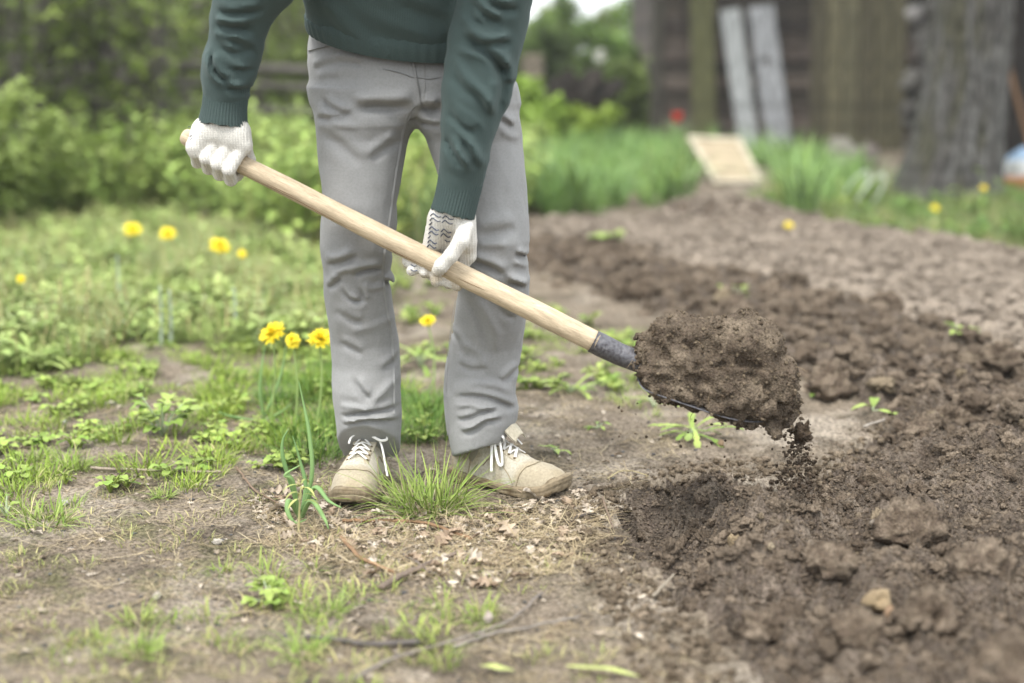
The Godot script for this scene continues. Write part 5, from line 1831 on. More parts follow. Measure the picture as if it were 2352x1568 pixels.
	# pale stalks of old weeds
	for q in [[370, 735, 655, "two pale bluish weed stalks standing in the green, the left one"], [392, 735, 665, "pale bluish weed stalk right beside the tallest one"], [272, 660, 585, "thin pale stalk far left among the weeds"], [540, 720, 660, "short pale stalk alone right of the weed patch"]]:
		var mb := MB.new()
		var foot := on_ground(q[0], q[1] + 60)
		var top := at(q[0] - 3, q[2], -foot.z)
		tube(mb, curve(PackedVector3Array([foot, foot.lerp(top, 0.5) + Vector3(0.004, 0, 0), top]), 4), PackedFloat32Array([0.0055, 0.0055, 0.005, 0.005, 0.005, 0.0045, 0.004, 0.004, 0.003]), 8, Color(0.36, 0.42, 0.34))
		for i in 7: leaf(mb, foot.lerp(top, 0.3 + 0.1 * i), Vector3(cos(i * 2.4), 0.3, sin(i * 2.4)), Vector3.UP, 0.04, 0.025, 1, 0.6, tint(FRESH, PALE), 4)
		meta(obj("weed_stalk", mb.mesh(), mats.stem), q[3], "plant")
	# a sprout of pale drooping leaves beside the onion
	var spr := thing("pale_sprout", "slender yellowish sprout with drooping leaf tips in front of the onion", "plant", on_ground(686, 1222))
	var sm := MB.new()
	tube(sm, curve(PackedVector3Array([Vector3.ZERO, Vector3(0.002, 0.03, 0), Vector3(0.004, 0.06, 0), Vector3(0.008, 0.10, 0)]), 3), PackedFloat32Array([0.0028, 0.0026, 0.0026, 0.0024, 0.0024, 0.0022, 0.002, 0.002, 0.0018, 0.0016]), 7, Color(0.40, 0.38, 0.18))
	obj("stem", sm.mesh(), mats.stem, spr)
	for i in 9:
		var lm := MB.new()
		var yaw := i * 2.2
		leaf(lm, Vector3(0.008, 0.065 + 0.005 * i, 0), Vector3(cos(yaw), 1.0, sin(yaw)).normalized(), Vector3.UP, 0.045, 0.007, 4, 1.9, tint(Color(0.42, 0.42, 0.16), PALE))
		obj("leaf", lm.mesh(), mats.leaf, spr)
	# --- dandelions: [u, v, height of the flower, width, label]
	var heads: Array[ArrayMesh] = []
	for kind in 4:
		var head := MB.new()
		for ring in 4:
			var n: int = [46, 42, 34, 24][ring]
			for i in n:
				if rng.randf() < 0.06: continue
				var yaw := TAU * (i + rng.randf() * 0.7) / n
				var l: float = [0.5, 0.44, 0.34, 0.22][ring] * rng.randf_range(0.8, 1.1) * (1.0 + 0.12 * sin(yaw * 2.0 + kind))
				var rise: float = [0.12, 0.38, 0.75, 1.3][ring] + rng.randfn(0, 0.14) + 0.12 * (kind - 1)
				var d := Vector3(cos(yaw) * cos(rise), sin(rise), sin(yaw) * cos(rise))
				leaf(head, Vector3(cos(yaw), 0, sin(yaw)) * 0.04 + Vector3.UP * 0.03 * ring, d, Vector3.UP, l, 0.13, 4, 0.35, tint(Color(0.80, 0.64, 0.03), Color(0.86, 0.72, 0.05), 0.08), 3, 0.1)
		heads.append(head.mesh())
	var bract := MB.new()
	tube(bract, PackedVector3Array([Vector3(0, -0.24, 0), Vector3(0, -0.12, 0), Vector3(0, 0.0, 0), Vector3(0, 0.06, 0)]), PackedFloat32Array([0.07, 0.15, 0.19, 0.16]), 12, Color(0.13, 0.2, 0.05))
	for i in 14: leaf(bract, Vector3(cos(i * 0.449), -0.1, sin(i * 0.449)) * Vector3(0.15, 1, 0.15), Vector3(cos(i * 0.449), -1.0, sin(i * 0.449)).normalized(), Vector3(cos(i * 0.449), 0, sin(i * 0.449)), 0.2, 0.05, 0, -0.6, Color(0.14, 0.21, 0.06), 3)
	var bract_mesh := bract.mesh()
	for q in [[305, 526, 0.27, 0.066, "yellow dandelion left of the second one in the row of three"], [385, 536, 0.27, 0.063, "yellow dandelion in the middle of the row of three"], [505, 564, 0.27, 0.070, "yellow dandelion rightmost of the row of three, nearest the man"], [556, 582, 0.22, 0.034, "small deep yellow dandelion low beside the row of three"], [48, 640, 0.2, 0.032, "small orange-yellow dandelion by the left edge"],
		[627, 766, 0.25, 0.062, "largest yellow dandelion left of the trouser leg"], [672, 781, 0.24, 0.042, "smaller dandelion touching the largest one"], [735, 779, 0.24, 0.060, "yellow dandelion half hidden by the trouser leg"], [982, 737, 0.20, 0.042, "yellow dandelion seen between the trouser legs"], [1812, 518, 0.10, 0.050, "yellow dandelion at the far edge of the garden bed"], [2148, 477, 0.10, 0.046, "yellow dandelion in the grass before the big tree"], [2258, 432, 0.25, 0.040, "yellow flower among the sprouts right of the big tree"]]:
		var d := ray(q[0], q[1])
		var p: Vector3 = Vector3(0, EYE, 0) + d * ((q[2] - EYE) / d.y)
		var foot := Vector3(p.x + rng.randf_range(-0.03, 0.03), 0, p.z + rng.randf_range(0.0, 0.05))
		foot.y = height(foot.x, foot.z)
		var fl := thing("dandelion", q[4], "dandelion", foot)
		var h := obj("flower_head", heads[int(q[0]) % 4], mats.petal, fl)
		h.position = p - foot
		h.scale = Vector3.ONE * q[3] * 1.08
		h.rotation = Vector3(rng.randf_range(0.6, 0.9), rng.randf_range(-0.4, 0.4), rng.randf_range(-0.25, 0.25))
		var b := obj("bracts", bract_mesh, mats.stem, fl)
		b.transform = h.transform
		var st := MB.new()
		tube(st, curve(PackedVector3Array([Vector3.ZERO, (p - foot) * 0.5 + Vector3(0.01, 0.01, 0), p - foot + Vector3(0, -0.2 * q[3], 0)]), 5), PackedFloat32Array([0.003, 0.003, 0.003, 0.0028, 0.0028, 0.0028, 0.0026, 0.0026, 0.0026, 0.0024, 0.0024]), 7, Color(0.22, 0.3, 0.10))
		obj("stem", st.mesh(), mats.stem, fl)
	# the red tulip
	var tp := at(1555, 270, 12.2)
	var tu := thing("tulip", "single red tulip in front of the dark shed wall", "tulip", Vector3(tp.x, height(tp.x, tp.z), tp.z))
	var stem_top := tp.y - tu.position.y
	for i in 6:
		var pm := MB.new()
		var yaw := i * TAU / 6
		leaf(pm, Vector3(cos(yaw) * 0.012, stem_top - 0.04, sin(yaw) * 0.012), Vector3(cos(yaw) * 0.5, 1, sin(yaw) * 0.5).normalized(), -Vector3(cos(yaw), 0, sin(yaw)), 0.095, 0.07, 0, -0.05, tint(Color(0.55, 0.03, 0.02), Color(0.65, 0.06, 0.03), 0.1), 6, 0.5)
		obj("petal", pm.mesh(), mats.petal, tu)
	var ts := MB.new()
	tube(ts, PackedVector3Array([Vector3.ZERO, Vector3(0, stem_top * 0.5, 0), Vector3(0, stem_top - 0.03, 0)]), PackedFloat32Array([0.006, 0.005, 0.005]), 8, SAGE)
	obj("stem", ts.mesh(), mats.stem, tu)
	for i in 3:
		var lm := MB.new()
		leaf(lm, Vector3.ZERO, Vector3(cos(i * 2.1) * 0.5, 1, sin(i * 2.1) * 0.5), Vector3.UP, 0.3, 0.05, 4, 0.6, SAGE, 7)
		obj("leaf", lm.mesh(), mats.leaf, tu)
	# long-leaved clumps beyond the bed
	for q in [[1835, 505, 0.62, "big clump of long arching green leaves left of the big tree"], [1560, 470, 0.48, "long-leaved clump behind the heap of dark earth"], [1320, 490, 0.55, "bluish long-leaved clump behind the man's hip"]]:
		var c := thing("leaf_clump", q[3], "plant", on_ground(q[0], q[1]))
		for i in 42:
			var bm := MB.new()
			blade(bm, Vector3(rng.randfn(0, 0.05), 0, rng.randfn(0, 0.05)), rng.randf() * TAU, q[2] * rng.randf_range(0.6, 1.1), 0.02, rng.randf_range(0.1, 0.5), rng.randf_range(0.3, 1.5), tint(SAGE, FRESH), 7)
			obj("leaf", bm.mesh(), mats.grass, c)

func grass_clump(n: int, spread: float, h: float, w: float, a: Color, b: Color) -> ArrayMesh:
	var mb := MB.new()
	for i in n:
		var yaw := rng.randf() * TAU
		# most blades lie over to the sides, a few stand, some are dead, some bent
		var r := spread * sqrt(rng.randf())
		var p := Vector3(cos(yaw) * r, -0.004, sin(yaw) * r)
		var dry := rng.randf() < 0.24
		var flat := rng.randf()
		var lean := rng.randf_range(0.15, 0.6) if flat < 0.25 else rng.randf_range(0.7, 1.35)
		var len_ := h * rng.randf_range(0.35, 1.08) * (0.75 if dry else 1.0) * (0.8 if flat < 0.2 else 1.0)
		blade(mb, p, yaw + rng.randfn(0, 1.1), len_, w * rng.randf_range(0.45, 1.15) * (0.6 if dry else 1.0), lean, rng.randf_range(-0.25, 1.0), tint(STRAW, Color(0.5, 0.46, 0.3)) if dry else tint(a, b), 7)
	return mb.mesh()

func onion(label: String, u: float, v: float, leaves: Array) -> void:
	var foot := on_ground(u, v)
	var o := thing("onion_plant", label, "onion", foot)
	for l in leaves:
		var pts := PackedVector3Array()
		for q in l:
			var p := at(q[0], q[1], -foot.z - q[2]) - foot
			p.y = maxf(p.y, 0.002)
			pts.append(p)
		pts[0] = Vector3(rng.randf_range(-0.004, 0.004), -0.005, rng.randf_range(-0.004, 0.004))
		var path := curve(pts, 7)
		var r := PackedFloat32Array()
		for i in path.size():
			var t := float(i) / (path.size() - 1)
			r.append(0.0054 * (0.75 + 0.5 * sin(PI * minf(t * 1.2, 1.0))) * pow(1.0 - t, 0.45) + 0.0005)
		var mb := MB.new()
		tube(mb, path, r, 9, tint(Color(0.13, 0.23, 0.085), Color(0.19, 0.30, 0.11), 0.08), 0.8)
		obj("leaf", mb.mesh(), mats.stem, o)

func plant(q: Array) -> void:
	# [u, v, leaves, shape, height, leaf length, leaf width, size, label]
	var o := thing("weed_plant", q[8], "weed", on_ground(q[0], q[1]))
	for i in q[2]:
		var mb := MB.new()
		var yaw: float = i * 2.4 + rng.randfn(0, 0.25)
		var out := Vector3(cos(yaw), 0, sin(yaw))
		var hh: float = q[4] * rng.randf_range(0.25, 1.0)
		var top: Vector3 = out * q[4] * rng.randf_range(0.1, 0.8) + Vector3.UP * hh
		var c := tint(FRESH, PALE, 0.15)
		tube(mb, PackedVector3Array([Vector3.ZERO, top * 0.5 + Vector3.UP * hh * 0.15, top]), PackedFloat32Array([0.0024, 0.002, 0.0015]), 6, Color(0.36, 0.42, 0.26), 1.0, false)
		var d := (out + Vector3.UP * rng.randf_range(0.0, 0.7)).normalized()
		leaf(mb, top, d, Vector3.UP, q[5] * rng.randf_range(0.7, 1.15), q[6] * rng.randf_range(0.8, 1.15), q[3], rng.randf_range(0.3, 1.0), c, 14 if q[3] == 3 else 8)
		if q[3] == 1:
			for s in [-1, 1]:
				leaf(mb, top * 0.9, (d + out.cross(Vector3.UP) * s).normalized(), Vector3.UP, q[5] * 0.7, q[6] * 0.75, 1, 0.4, c, 7)
		obj("leaf", mb.mesh(), mats.leaf, o)
	o.scale = Vector3.ONE * q[7]

# ================================================================ sheds, trees, fence, things leaning about
func quad_leaf() -> ArrayMesh:
	var mb := MB.new()
	for k in 3:
		var yaw := k * 2.1
		var d := Vector3(cos(yaw), 0.25, sin(yaw)).normalized()
		leaf(mb, d * 0.1, d, Vector3.UP, 1.0, 0.55, 0, 0.5, Color.WHITE * rng.randf_range(0.85, 1.1), 3)
	return mb.mesh()

var far_leaf: ArrayMesh

func shrub(called: String, label: String, u: float, z: float, h: float, spread: float, stems: int, leaves: int, size: float, a: Color, b: Color, low := 0.15, stem_r := 0.02, stem_col := Color(0.10, 0.085, 0.07), category := "shrub", group := "") -> void:
	var foot := at(u, 300, z)
	foot.y = height(foot.x, foot.z) - 0.02
	var o := thing(called, label, category, foot, group)
	var tips := []
	for s in stems:
		var yaw := TAU * s / stems + rng.randfn(0, 0.5)
		var reach := spread * rng.randf_range(0.15, 1.0)
		var hh := h * rng.randf_range(0.7, 1.05)
		var base := Vector3(cos(yaw), 0, sin(yaw)) * spread * 0.12
		var end := Vector3(cos(yaw) * reach, hh, sin(yaw) * reach)
		var mid := base.lerp(end, 0.5) + Vector3(rng.randfn(0, 0.08), 0.1, rng.randfn(0, 0.08)) * h * 0.4
		var path := curve(PackedVector3Array([base, base.lerp(mid, 0.5) + Vector3(rng.randfn(0, 0.03), 0, 0), mid, end]), 4)
		var r := PackedFloat32Array()
		for i in path.size(): r.append(stem_r * (1.0 - 0.8 * i / path.size()) * (0.7 + 0.6 * float((s * 7) % 5) / 5.0))
		var mb := MB.new()
		tube(mb, path, r, 7, stem_col * rng.randf_range(0.7, 1.5))
		tips.append([path, 1.0])
		for t in 5:
			var k := rng.randi_range(3, path.size() - 2)
			var d := Vector3(rng.randfn(0, 1), rng.randf_range(0.2, 1.2), rng.randfn(0, 1)).normalized() * h * rng.randf_range(0.12, 0.3)
			var tw := PackedVector3Array([path[k], path[k] + d * 0.5 + Vector3(0, 0.02, 0), path[k] + d])
			tube(mb, tw, PackedFloat32Array([r[k] * 0.5, r[k] * 0.4, r[k] * 0.2]), 5, stem_col)
			tips.append([tw, 0.0])
		obj("stem", mb.mesh(), mats.bark, o)
	var places := []
	var tints := PackedColorArray()
	for i in leaves:
		var tw: Array = tips[rng.randi_range(0, tips.size() - 1)]
		var path: PackedVector3Array = tw[0]
		var t := rng.randf_range(low if tw[1] > 0.5 else 0.0, 1.0) * (path.size() - 1.001)
		var p := path[int(t)].lerp(path[int(t) + 1], t - int(t))
		var fuzz := h * 0.045
		p += Vector3(rng.randfn(0, fuzz), rng.randfn(0, fuzz), rng.randfn(0, fuzz))
		if p.y < 0.02: p.y = 0.02 + rng.randf() * 0.1
		var s := size * rng.randf_range(0.6, 1.3)
		places.append(Transform3D(Basis.from_euler(Vector3(rng.randfn(0, 0.6), rng.randf() * TAU, rng.randfn(0, 0.6))).scaled(Vector3.ONE * s), p))
		tints.append(tint(a, b, 0.25))
	stuff("leaves", far_leaf, mats.leaf, places, tints, "", "", o)

func plank(called: String, centre: Vector3, size: Vector3, basis: Basis, col: Color, material: Material, parent: Node3D) -> MeshInstance3D:
	var mb := MB.new()
	box(mb, Vector3.ZERO, size, Basis(), 0.006)
	for i in mb.c.size(): mb.c[i] = col
	var o := obj(called, mb.mesh(false), material, parent)
	o.transform = Transform3D(basis, centre)
	return o

func build_background() -> void:
	far_leaf = quad_leaf()
	# --- the log shed: every board its own piece
	var shed := thing("log_shed", "dark weathered shed of horizontal boards behind the leaning planks", "shed", Vector3(1.72, 0, -17.2))
	for i in 16:
		var y := 0.09 + i * 0.165
		plank("wall_board", Vector3(3.1, y, rng.randfn(0, 0.012)), Vector3(6.2, 0.163, 0.06), Basis(Vector3.RIGHT, -0.12), Color(0.125, 0.102, 0.085) * rng.randf_range(0.6, 1.6), mats.old_board, shed)
		plank("wall_board", Vector3(0.0, y, -1.75), Vector3(0.06, 0.163, 3.5), Basis(), Color(0.125, 0.102, 0.085) * rng.randf_range(0.6, 1.6), mats.old_board, shed)
	plank("corner_post", Vector3(0.0, 1.32, 0.02), Vector3(0.14, 2.64, 0.14), Basis(), Color(0.085, 0.075, 0.062), mats.old_plank, shed)
	plank("roof", Vector3(3.15, 2.95, -1.5), Vector3(6.4, 0.06, 4.4), Basis(Vector3.RIGHT, deg_to_rad(9)), Color(0.11, 0.105, 0.10), mats.old_board, shed)
	for i in 20:
		plank("roof_slat", Vector3(0.12 + i * 0.32, 3.0, -1.5), Vector3(0.03, 0.05, 4.4), Basis(Vector3.RIGHT, deg_to_rad(9)), Color(0.10, 0.095, 0.09), mats.old_board, shed)
	# --- boards leaning on it
	for q in [[1608, 1618, 2.2, 50, 318, 0.27, Color(0.105, 0.105, 0.045), "narrow mossy olive board upright against the shed, left of the silver planks"],
			[1676, 1722, 0.0, 22, 336, 0.23, Color(0.42, 0.44, 0.44), "silver-grey plank leaning on the shed, the left one of two"], [1747, 1792, 0.0, 14, 330, 0.29, Color(0.36, 0.37, 0.385), "silver-grey plank with a dark knot, the right one of two"]]:
		var lo := at(q[1], q[4] + 8, 16.5)
		var hi := at(q[0], q[3], 16.85)
		if q[2] > 0.0: hi = Vector3(at(q[0], q[3], 16.9).x, 2.2, -16.95)
		lo.y = height(lo.x, lo.z)
		var up := (hi - lo).normalized()
		var nz := (Vector3.BACK - up * up.z).normalized()
		var bs := Basis(up.cross(nz), up, nz)
		var pk := thing("leaning_plank", q[7], "plank", lo)
		var n := 1
		plank("board", (hi - lo) * 0.5, Vector3(q[5], lo.distance_to(hi), 0.035), bs, q[6], mats.old_plank, pk)
		if q[3] == 14:
			var km := MB.new()
			tube(km, PackedVector3Array([Vector3(0, 0, 0.0), Vector3(0, 0, 0.005)]), PackedFloat32Array([0.055, 0.045]), 14, Color(0.10, 0.09, 0.08))
			var kn := obj("knot", km.mesh(), mats.old_plank, pk)
			kn.position = (hi - lo) * 0.62 + nz * 0.017 - bs.x * 0.03
	var door := thing("mossy_door", "wide greenish brown door of upright boards next to the big tree", "door", Vector3(at(1858, 330, 16.2).x, 0, -16.3))
	for i in 6:
		plank("board", Vector3(0.09 + i * 0.178, 1.15, rng.randfn(0, 0.006)), Vector3(0.170, 2.3, 0.04), Basis(Vector3.RIGHT, -0.06), Color(0.125, 0.112, 0.068) * rng.randf_range(0.75, 1.35), mats.old_plank, door)
	plank("batten", Vector3(0.53, 2.1, 0.03), Vector3(1.02, 0.12, 0.035), Basis(Vector3.RIGHT, -0.06), Color(0.10, 0.085, 0.05), mats.old_board, door)
	# --- a pile of grey stones and log ends between door and tree
	for q in [
			[1925, 385, 0.16, Color(0.30, 0.26, 0.24), "pinkish grey block on the ground below the mossy door"], [1985, 395, 0.14, Color(0.20, 0.16, 0.15), "reddish stone on the ground right of the pinkish block"], [1890, 395, 0.12, Color(0.17, 0.16, 0.14), "dull stone on the ground left of the pinkish block"]]:
		var mb := lump(int(q[0] + q[1]), 0.3, 9, 14)
		for i in mb.c.size(): mb.c[i] = q[3]
		var st := meta(obj("stone", mb.mesh(), mats.pebble), q[4], "stone") as Node3D
		st.position = at(q[0], q[1], 15.6 if q[0] > 2000 else 13.2)
		st.scale = Vector3(q[2] * 2.2, q[2] * 2.0, q[2] * 2.0)
		if q[0] < 2000: st.position.y = q[2] * 0.8
	var pile := thing("stone_pile", "tall rough pile of grey stones between the mossy door and the big tree", "stone pile", at(2085, 345, 15.7))
	pile.position.y = 0.0
	for i in 34:
		var mb := lump(200 + i, 0.35, 8, 12)
		var y := 0.06 + i * 0.052
		var k := Color(0.105, 0.098, 0.09) * rng.randf_range(0.8, 1.4)
		if i in [22, 27]: k = Color(0.28, 0.27, 0.26)
		for n in mb.c.size(): mb.c[n] = k
		var st := obj("stone", mb.mesh(), mats.pebble, pile)
		st.position = Vector3(rng.randf_range(-0.02, 0.24), y, rng.randf_range(-0.1, 0.12))
		st.rotation = Vector3(rng.randf(), rng.randf() * 6.0, rng.randf())
		var s := rng.randf_range(0.13, 0.27)
		st.scale = Vector3(s * 1.2, s * 0.8, s)
	# --- the big tree
	big_tree()
	# --- far right: dark shed end, brown pole, sack
	var sh2 := thing("lean_to", "dark wooden lean-to behind the big tree at the right edge", "shed", Vector3(at(2300, 300, 13.4).x, 0, -13.6))
	for i in 8:
		plank("wall_board", Vector3(0.1 + i * 0.2, 1.2, rng.randfn(0, 0.01)), Vector3(0.185, 2.4, 0.04), Basis(), Color(0.045, 0.038, 0.033) * rng.randf_range(0.6, 1.5), mats.old_plank, sh2)
	plank("roof", Vector3(0.8, 2.45, -0.6), Vector3(1.9, 0.06, 1.8), Basis(Vector3.RIGHT, deg_to_rad(8)), Color(0.09, 0.085, 0.08), mats.old_board, sh2)
	var pole := MB.new()
	var p0 := at(2308, 125, 12.9)
	var p1 := at(2384, 385, 12.2)
	p1.y = 0.0
	tube(pole, curve(PackedVector3Array([p0, p0.lerp(p1, 0.5) + Vector3(0.01, 0, 0), p1]), 5), PackedFloat32Array([0.02, 0.021, 0.021, 0.021, 0.022, 0.022, 0.022, 0.023, 0.023, 0.023, 0.023]), 10, Color(0.20, 0.11, 0.055))
	meta(obj("wooden_pole", pole.mesh(), mats.twig), "thin reddish brown pole leaning at the right edge of the photo", "pole")
	var sack := thing("plastic_sack", "crumpled blue and white sack with an orange bottom right of the big tree", "sack", at(2338, 420, 11.0))
	sack.position.y = 0.0
	var sk := lump(91, 0.35, 18, 24)
	for i in sk.v.size():
		var y := sk.v[i].y + 0.06 * n_big.get_noise_3dv(sk.v[i] * 5.0)
		sk.c[i] = Color(0.25, 0.36, 0.5) if y > 0.3 else (Color(0.55, 0.56, 0.55) if y > -0.05 else Color(0.42, 0.16, 0.06))
	var so := obj("bag", sk.mesh(), mats.painted, sack)
	so.scale = Vector3(0.30, 0.34, 0.26)
	so.position = Vector3(0.02, 0.14, 0)
	# --- slanted pale board with a raised rim, in the grass
	var tb := thing("tan_board", "slanted tan box lid with a paler rim standing in the grass", "board", Vector3.ZERO)
	var a := at(1577, 316, 12.3); var b := at(1700, 320, 12.3); var c := at(1755, 412, 11.7); var e := at(1640, 412, 11.7)
	c.y = 0.0; e.y = 0.0
	var ux := (b - a).normalized()
	var uy := ((a - e) - ux * (a - e).dot(ux)).normalized()
	var lid := MB.new()
	slab(lid, [a, b, c, e], ux.cross(uy), 0.02, Color(0.56, 0.46, 0.31))
	obj("panel", lid.mesh(false), mats.old_board, tb)
	var corners := [a, b, c, e]
	for i in 4:
		var m2 := MB.new()
		var p: Vector3 = corners[i]
		var q: Vector3 = corners[(i + 1) % 4]
		var inn: Vector3 = ((corners[(i + 2) % 4] + corners[(i + 3) % 4]) * 0.5 - (p + q) * 0.5).normalized() * 0.05
		slab(m2, [p, q, q + inn, p + inn], ux.cross(uy), 0.045, Color(0.68, 0.61, 0.46))
		obj("rim", m2.mesh(false), mats.old_board, tb)
	# --- loops of pale wire
	var wl := MB.new()
	var wc := on_ground(1985, 480)
	for k in 2:
		var path := PackedVector3Array()
		var r := PackedFloat32Array()
		for i in 25:
			var an := TAU * i / 24.0
			path.append(wc + Vector3(0.10 * k - 0.07 + cos(an) * 0.05 + 0.07 * sin(an), 0.13 + sin(an) * 0.13 - 0.02 * k, 0.03 * k + 0.03 * cos(an)))
			r.append(0.0045)
		tube(wl, path, r, 7, Color(0.55, 0.56, 0.55), 1.0, false)
	meta(obj("wire_coil", wl.mesh(), mats.painted), "loops of pale grey cable standing in the grass before the stones", "cable")
	# --- log fence at the left, behind the arm
	var fen := thing("rail_fence", "old grey log fence half hidden by the shrubs at the left", "fence", Vector3(at(300, 160, 12.5).x, 0, -12.5))
	for q in [[0.0, 0.93, 1.75, 0.05], [0.35, 0.77, 1.6, 0.04], [-0.2, 0.58, 1.9, 0.045]]:
		var m3 := MB.new()
		tube(m3, curve(PackedVector3Array([Vector3(q[0] - 0.4, q[1] + 0.05, 0), Vector3(q[0] + 0.6, q[1] + 0.02, 0.03), Vector3(q[0] + q[2], q[1] - 0.03, 0)]), 4), PackedFloat32Array([q[3], q[3], q[3] * 1.1, q[3], q[3], q[3] * 0.95, q[3], q[3] * 0.9, q[3] * 0.9]), 10, Color(0.21, 0.19, 0.17))
		obj("rail", m3.mesh(), mats.bark, fen)
	for x in [-0.2, 0.75, 1.6]:
		var m4 := MB.new()
		tube(m4, PackedVector3Array([Vector3(x, -0.05, -0.07), Vector3(x + 0.01, 0.6, -0.07), Vector3(x, 1.15, -0.07)]), PackedFloat32Array([0.06, 0.055, 0.05]), 10, Color(0.15, 0.135, 0.12))
		obj("post", m4.mesh(), mats.bark, fen)
	# --- the shrubs at the left, from front to back
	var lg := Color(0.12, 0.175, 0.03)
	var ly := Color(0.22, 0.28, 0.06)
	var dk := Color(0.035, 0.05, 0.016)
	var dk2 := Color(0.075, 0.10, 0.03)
	for q in [[-40, 8.2, 0.8, 0.6, 9, 1600, "leafy low shrub cut by the left edge, nearest of the left shrubs"], [130, 8.9, 0.6, 0.6, 8, 1200, "leafy low shrub in front of the thicket, right of the nearest one"], [330, 9.6, 0.6, 0.5, 7, 900, "low pale green shrub beneath the log fence"]]:
		shrub("low_shrub", q[6], q[0], q[1], q[2], q[3], q[4], q[5], 0.055, Color(0.19, 0.26, 0.06), Color(0.30, 0.37, 0.11), 0.1, 0.012)
	for q in [[40, 11.0, 3.2, 0.9, 9, 900, "thin-trunked tall shrub at the left edge with dark stems"], [190, 11.8, 3.3, 0.8, 9, 750, "tall shrub with grey upright stems second from the left edge"], [330, 11.4, 3.1, 0.7, 8, 650, "tall shrub with pale grey stems left of the log fence"], [560, 14.0, 3.0, 1.0, 7, 800, "tall sparse shrub behind the log fence and the man's sleeve"], [690, 15.5, 2.6, 0.8, 5, 1100, "sparse shrub seen between sleeve and trousers"], [420, 15.5, 3.4, 1.2, 9, 1100, "olive shrub behind the log fence, left of the pale trunk"]]:
		shrub("tall_shrub", q[6], q[0], q[1], q[2], q[3], q[4], q[5], 0.06, lg * 0.8, ly * 0.85, 0.2, 0.045, Color(0.20, 0.18, 0.16))
	shrub("pale_trunk_tree", "slim tree with a pale grey trunk just left of the man's sleeve", 470, 13.0, 3.6, 0.35, 2, 500, 0.06, lg, ly, 0.6, 0.055, Color(0.30, 0.27, 0.245), "tree")
	var wall := thing("board_fence", "weathered brown board fence far behind the shrubs and the man", "fence", Vector3(-9.0, 0, -20.5))
	for i in 66:
		plank("board", Vector3(i * 0.205 - 4.51, 1.15, rng.randfn(0, 0.01)), Vector3(0.198, 2.3 + rng.randfn(0, 0.04), 0.03), Basis(Vector3.BACK, rng.randfn(0, 0.008)), Color(0.115, 0.095, 0.075) * rng.randf_range(0.65, 1.4), mats.old_plank, wall)
	for y in [0.5, 1.8]:
		plank("rail", Vector3(2.2, y, -0.06), Vector3(13.4, 0.1, 0.05), Basis(), Color(0.10, 0.085, 0.07), mats.old_board, wall)
	var oli := Color(0.10, 0.135, 0.04)
	for i in 8:
		var u: float = [-120, 90, 250, 390, 530, 660, 820, 1000][i]
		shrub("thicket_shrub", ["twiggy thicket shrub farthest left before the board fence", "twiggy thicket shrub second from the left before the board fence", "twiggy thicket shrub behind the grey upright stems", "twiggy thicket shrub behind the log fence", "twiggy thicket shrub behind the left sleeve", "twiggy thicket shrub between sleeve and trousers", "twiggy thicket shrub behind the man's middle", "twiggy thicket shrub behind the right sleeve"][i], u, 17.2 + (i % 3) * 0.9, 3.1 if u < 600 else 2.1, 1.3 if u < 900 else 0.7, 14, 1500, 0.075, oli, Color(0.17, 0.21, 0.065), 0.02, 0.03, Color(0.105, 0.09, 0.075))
	# --- bushes under the gap of sky, right of the man
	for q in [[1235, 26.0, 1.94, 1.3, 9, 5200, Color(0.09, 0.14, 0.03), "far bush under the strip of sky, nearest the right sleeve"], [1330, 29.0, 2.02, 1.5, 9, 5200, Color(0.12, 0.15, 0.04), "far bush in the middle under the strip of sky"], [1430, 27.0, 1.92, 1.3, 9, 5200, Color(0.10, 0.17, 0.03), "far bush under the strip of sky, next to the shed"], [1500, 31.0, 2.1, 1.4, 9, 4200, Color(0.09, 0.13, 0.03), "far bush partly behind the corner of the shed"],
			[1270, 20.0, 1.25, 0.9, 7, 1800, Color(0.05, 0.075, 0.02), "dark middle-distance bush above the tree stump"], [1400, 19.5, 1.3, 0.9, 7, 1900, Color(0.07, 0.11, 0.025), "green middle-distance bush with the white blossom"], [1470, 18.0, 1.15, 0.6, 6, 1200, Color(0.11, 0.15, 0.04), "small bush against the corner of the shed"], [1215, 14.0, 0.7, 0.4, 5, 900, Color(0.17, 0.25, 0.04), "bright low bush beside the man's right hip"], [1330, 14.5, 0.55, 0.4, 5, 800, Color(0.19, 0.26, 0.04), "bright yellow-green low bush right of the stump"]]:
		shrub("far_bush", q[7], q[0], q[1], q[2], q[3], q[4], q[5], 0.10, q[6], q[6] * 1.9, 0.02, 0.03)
	for i in 4:
		shrub("far_bush", ["bush hidden behind the shed's left end", "bush behind the shed's middle", "bush behind the shed, left of the big tree", "bush behind the shed at the right edge"][i], 1650 + i * 260, 34.0, 2.2, 1.6, 6, 1500, 0.11, dk2, lg, 0.02, 0.04)
	# blossom, stump, tan post
	var bl := thing("white_blossom", "round white blossom cluster glowing in the green bush", "flower", at(1378, 128, 18.6))
	for i in 60:
		var m5 := MB.new()
		var d := Vector3(rng.randfn(0, 1), rng.randfn(0, 1), rng.randfn(0, 1)).normalized()
		leaf(m5, d * 0.04, (d + Vector3(rng.randfn(0, 0.4), 0, 0)).normalized(), Vector3.UP if absf(d.y) < 0.9 else Vector3.RIGHT, 0.05, 0.05, 2, 0.1, Color(0.8, 0.79, 0.76), 3)
		obj("petal", m5.mesh(), mats.petal, bl)
	var sm := lump(61, 0.8, 18, 26)
	for i in sm.c.size(): sm.c[i] = Color(0.045, 0.036, 0.03) * (1.0 + 0.8 * n_big.get_noise_3dv(sm.v[i] * 5.0))
	var stump := meta(obj("tree_stump", sm.mesh(), mats.bark), "dark gnarled stump low behind the herbs, right of the man's hip", "stump") as Node3D
	stump.position = at(1310, 255, 14.8)
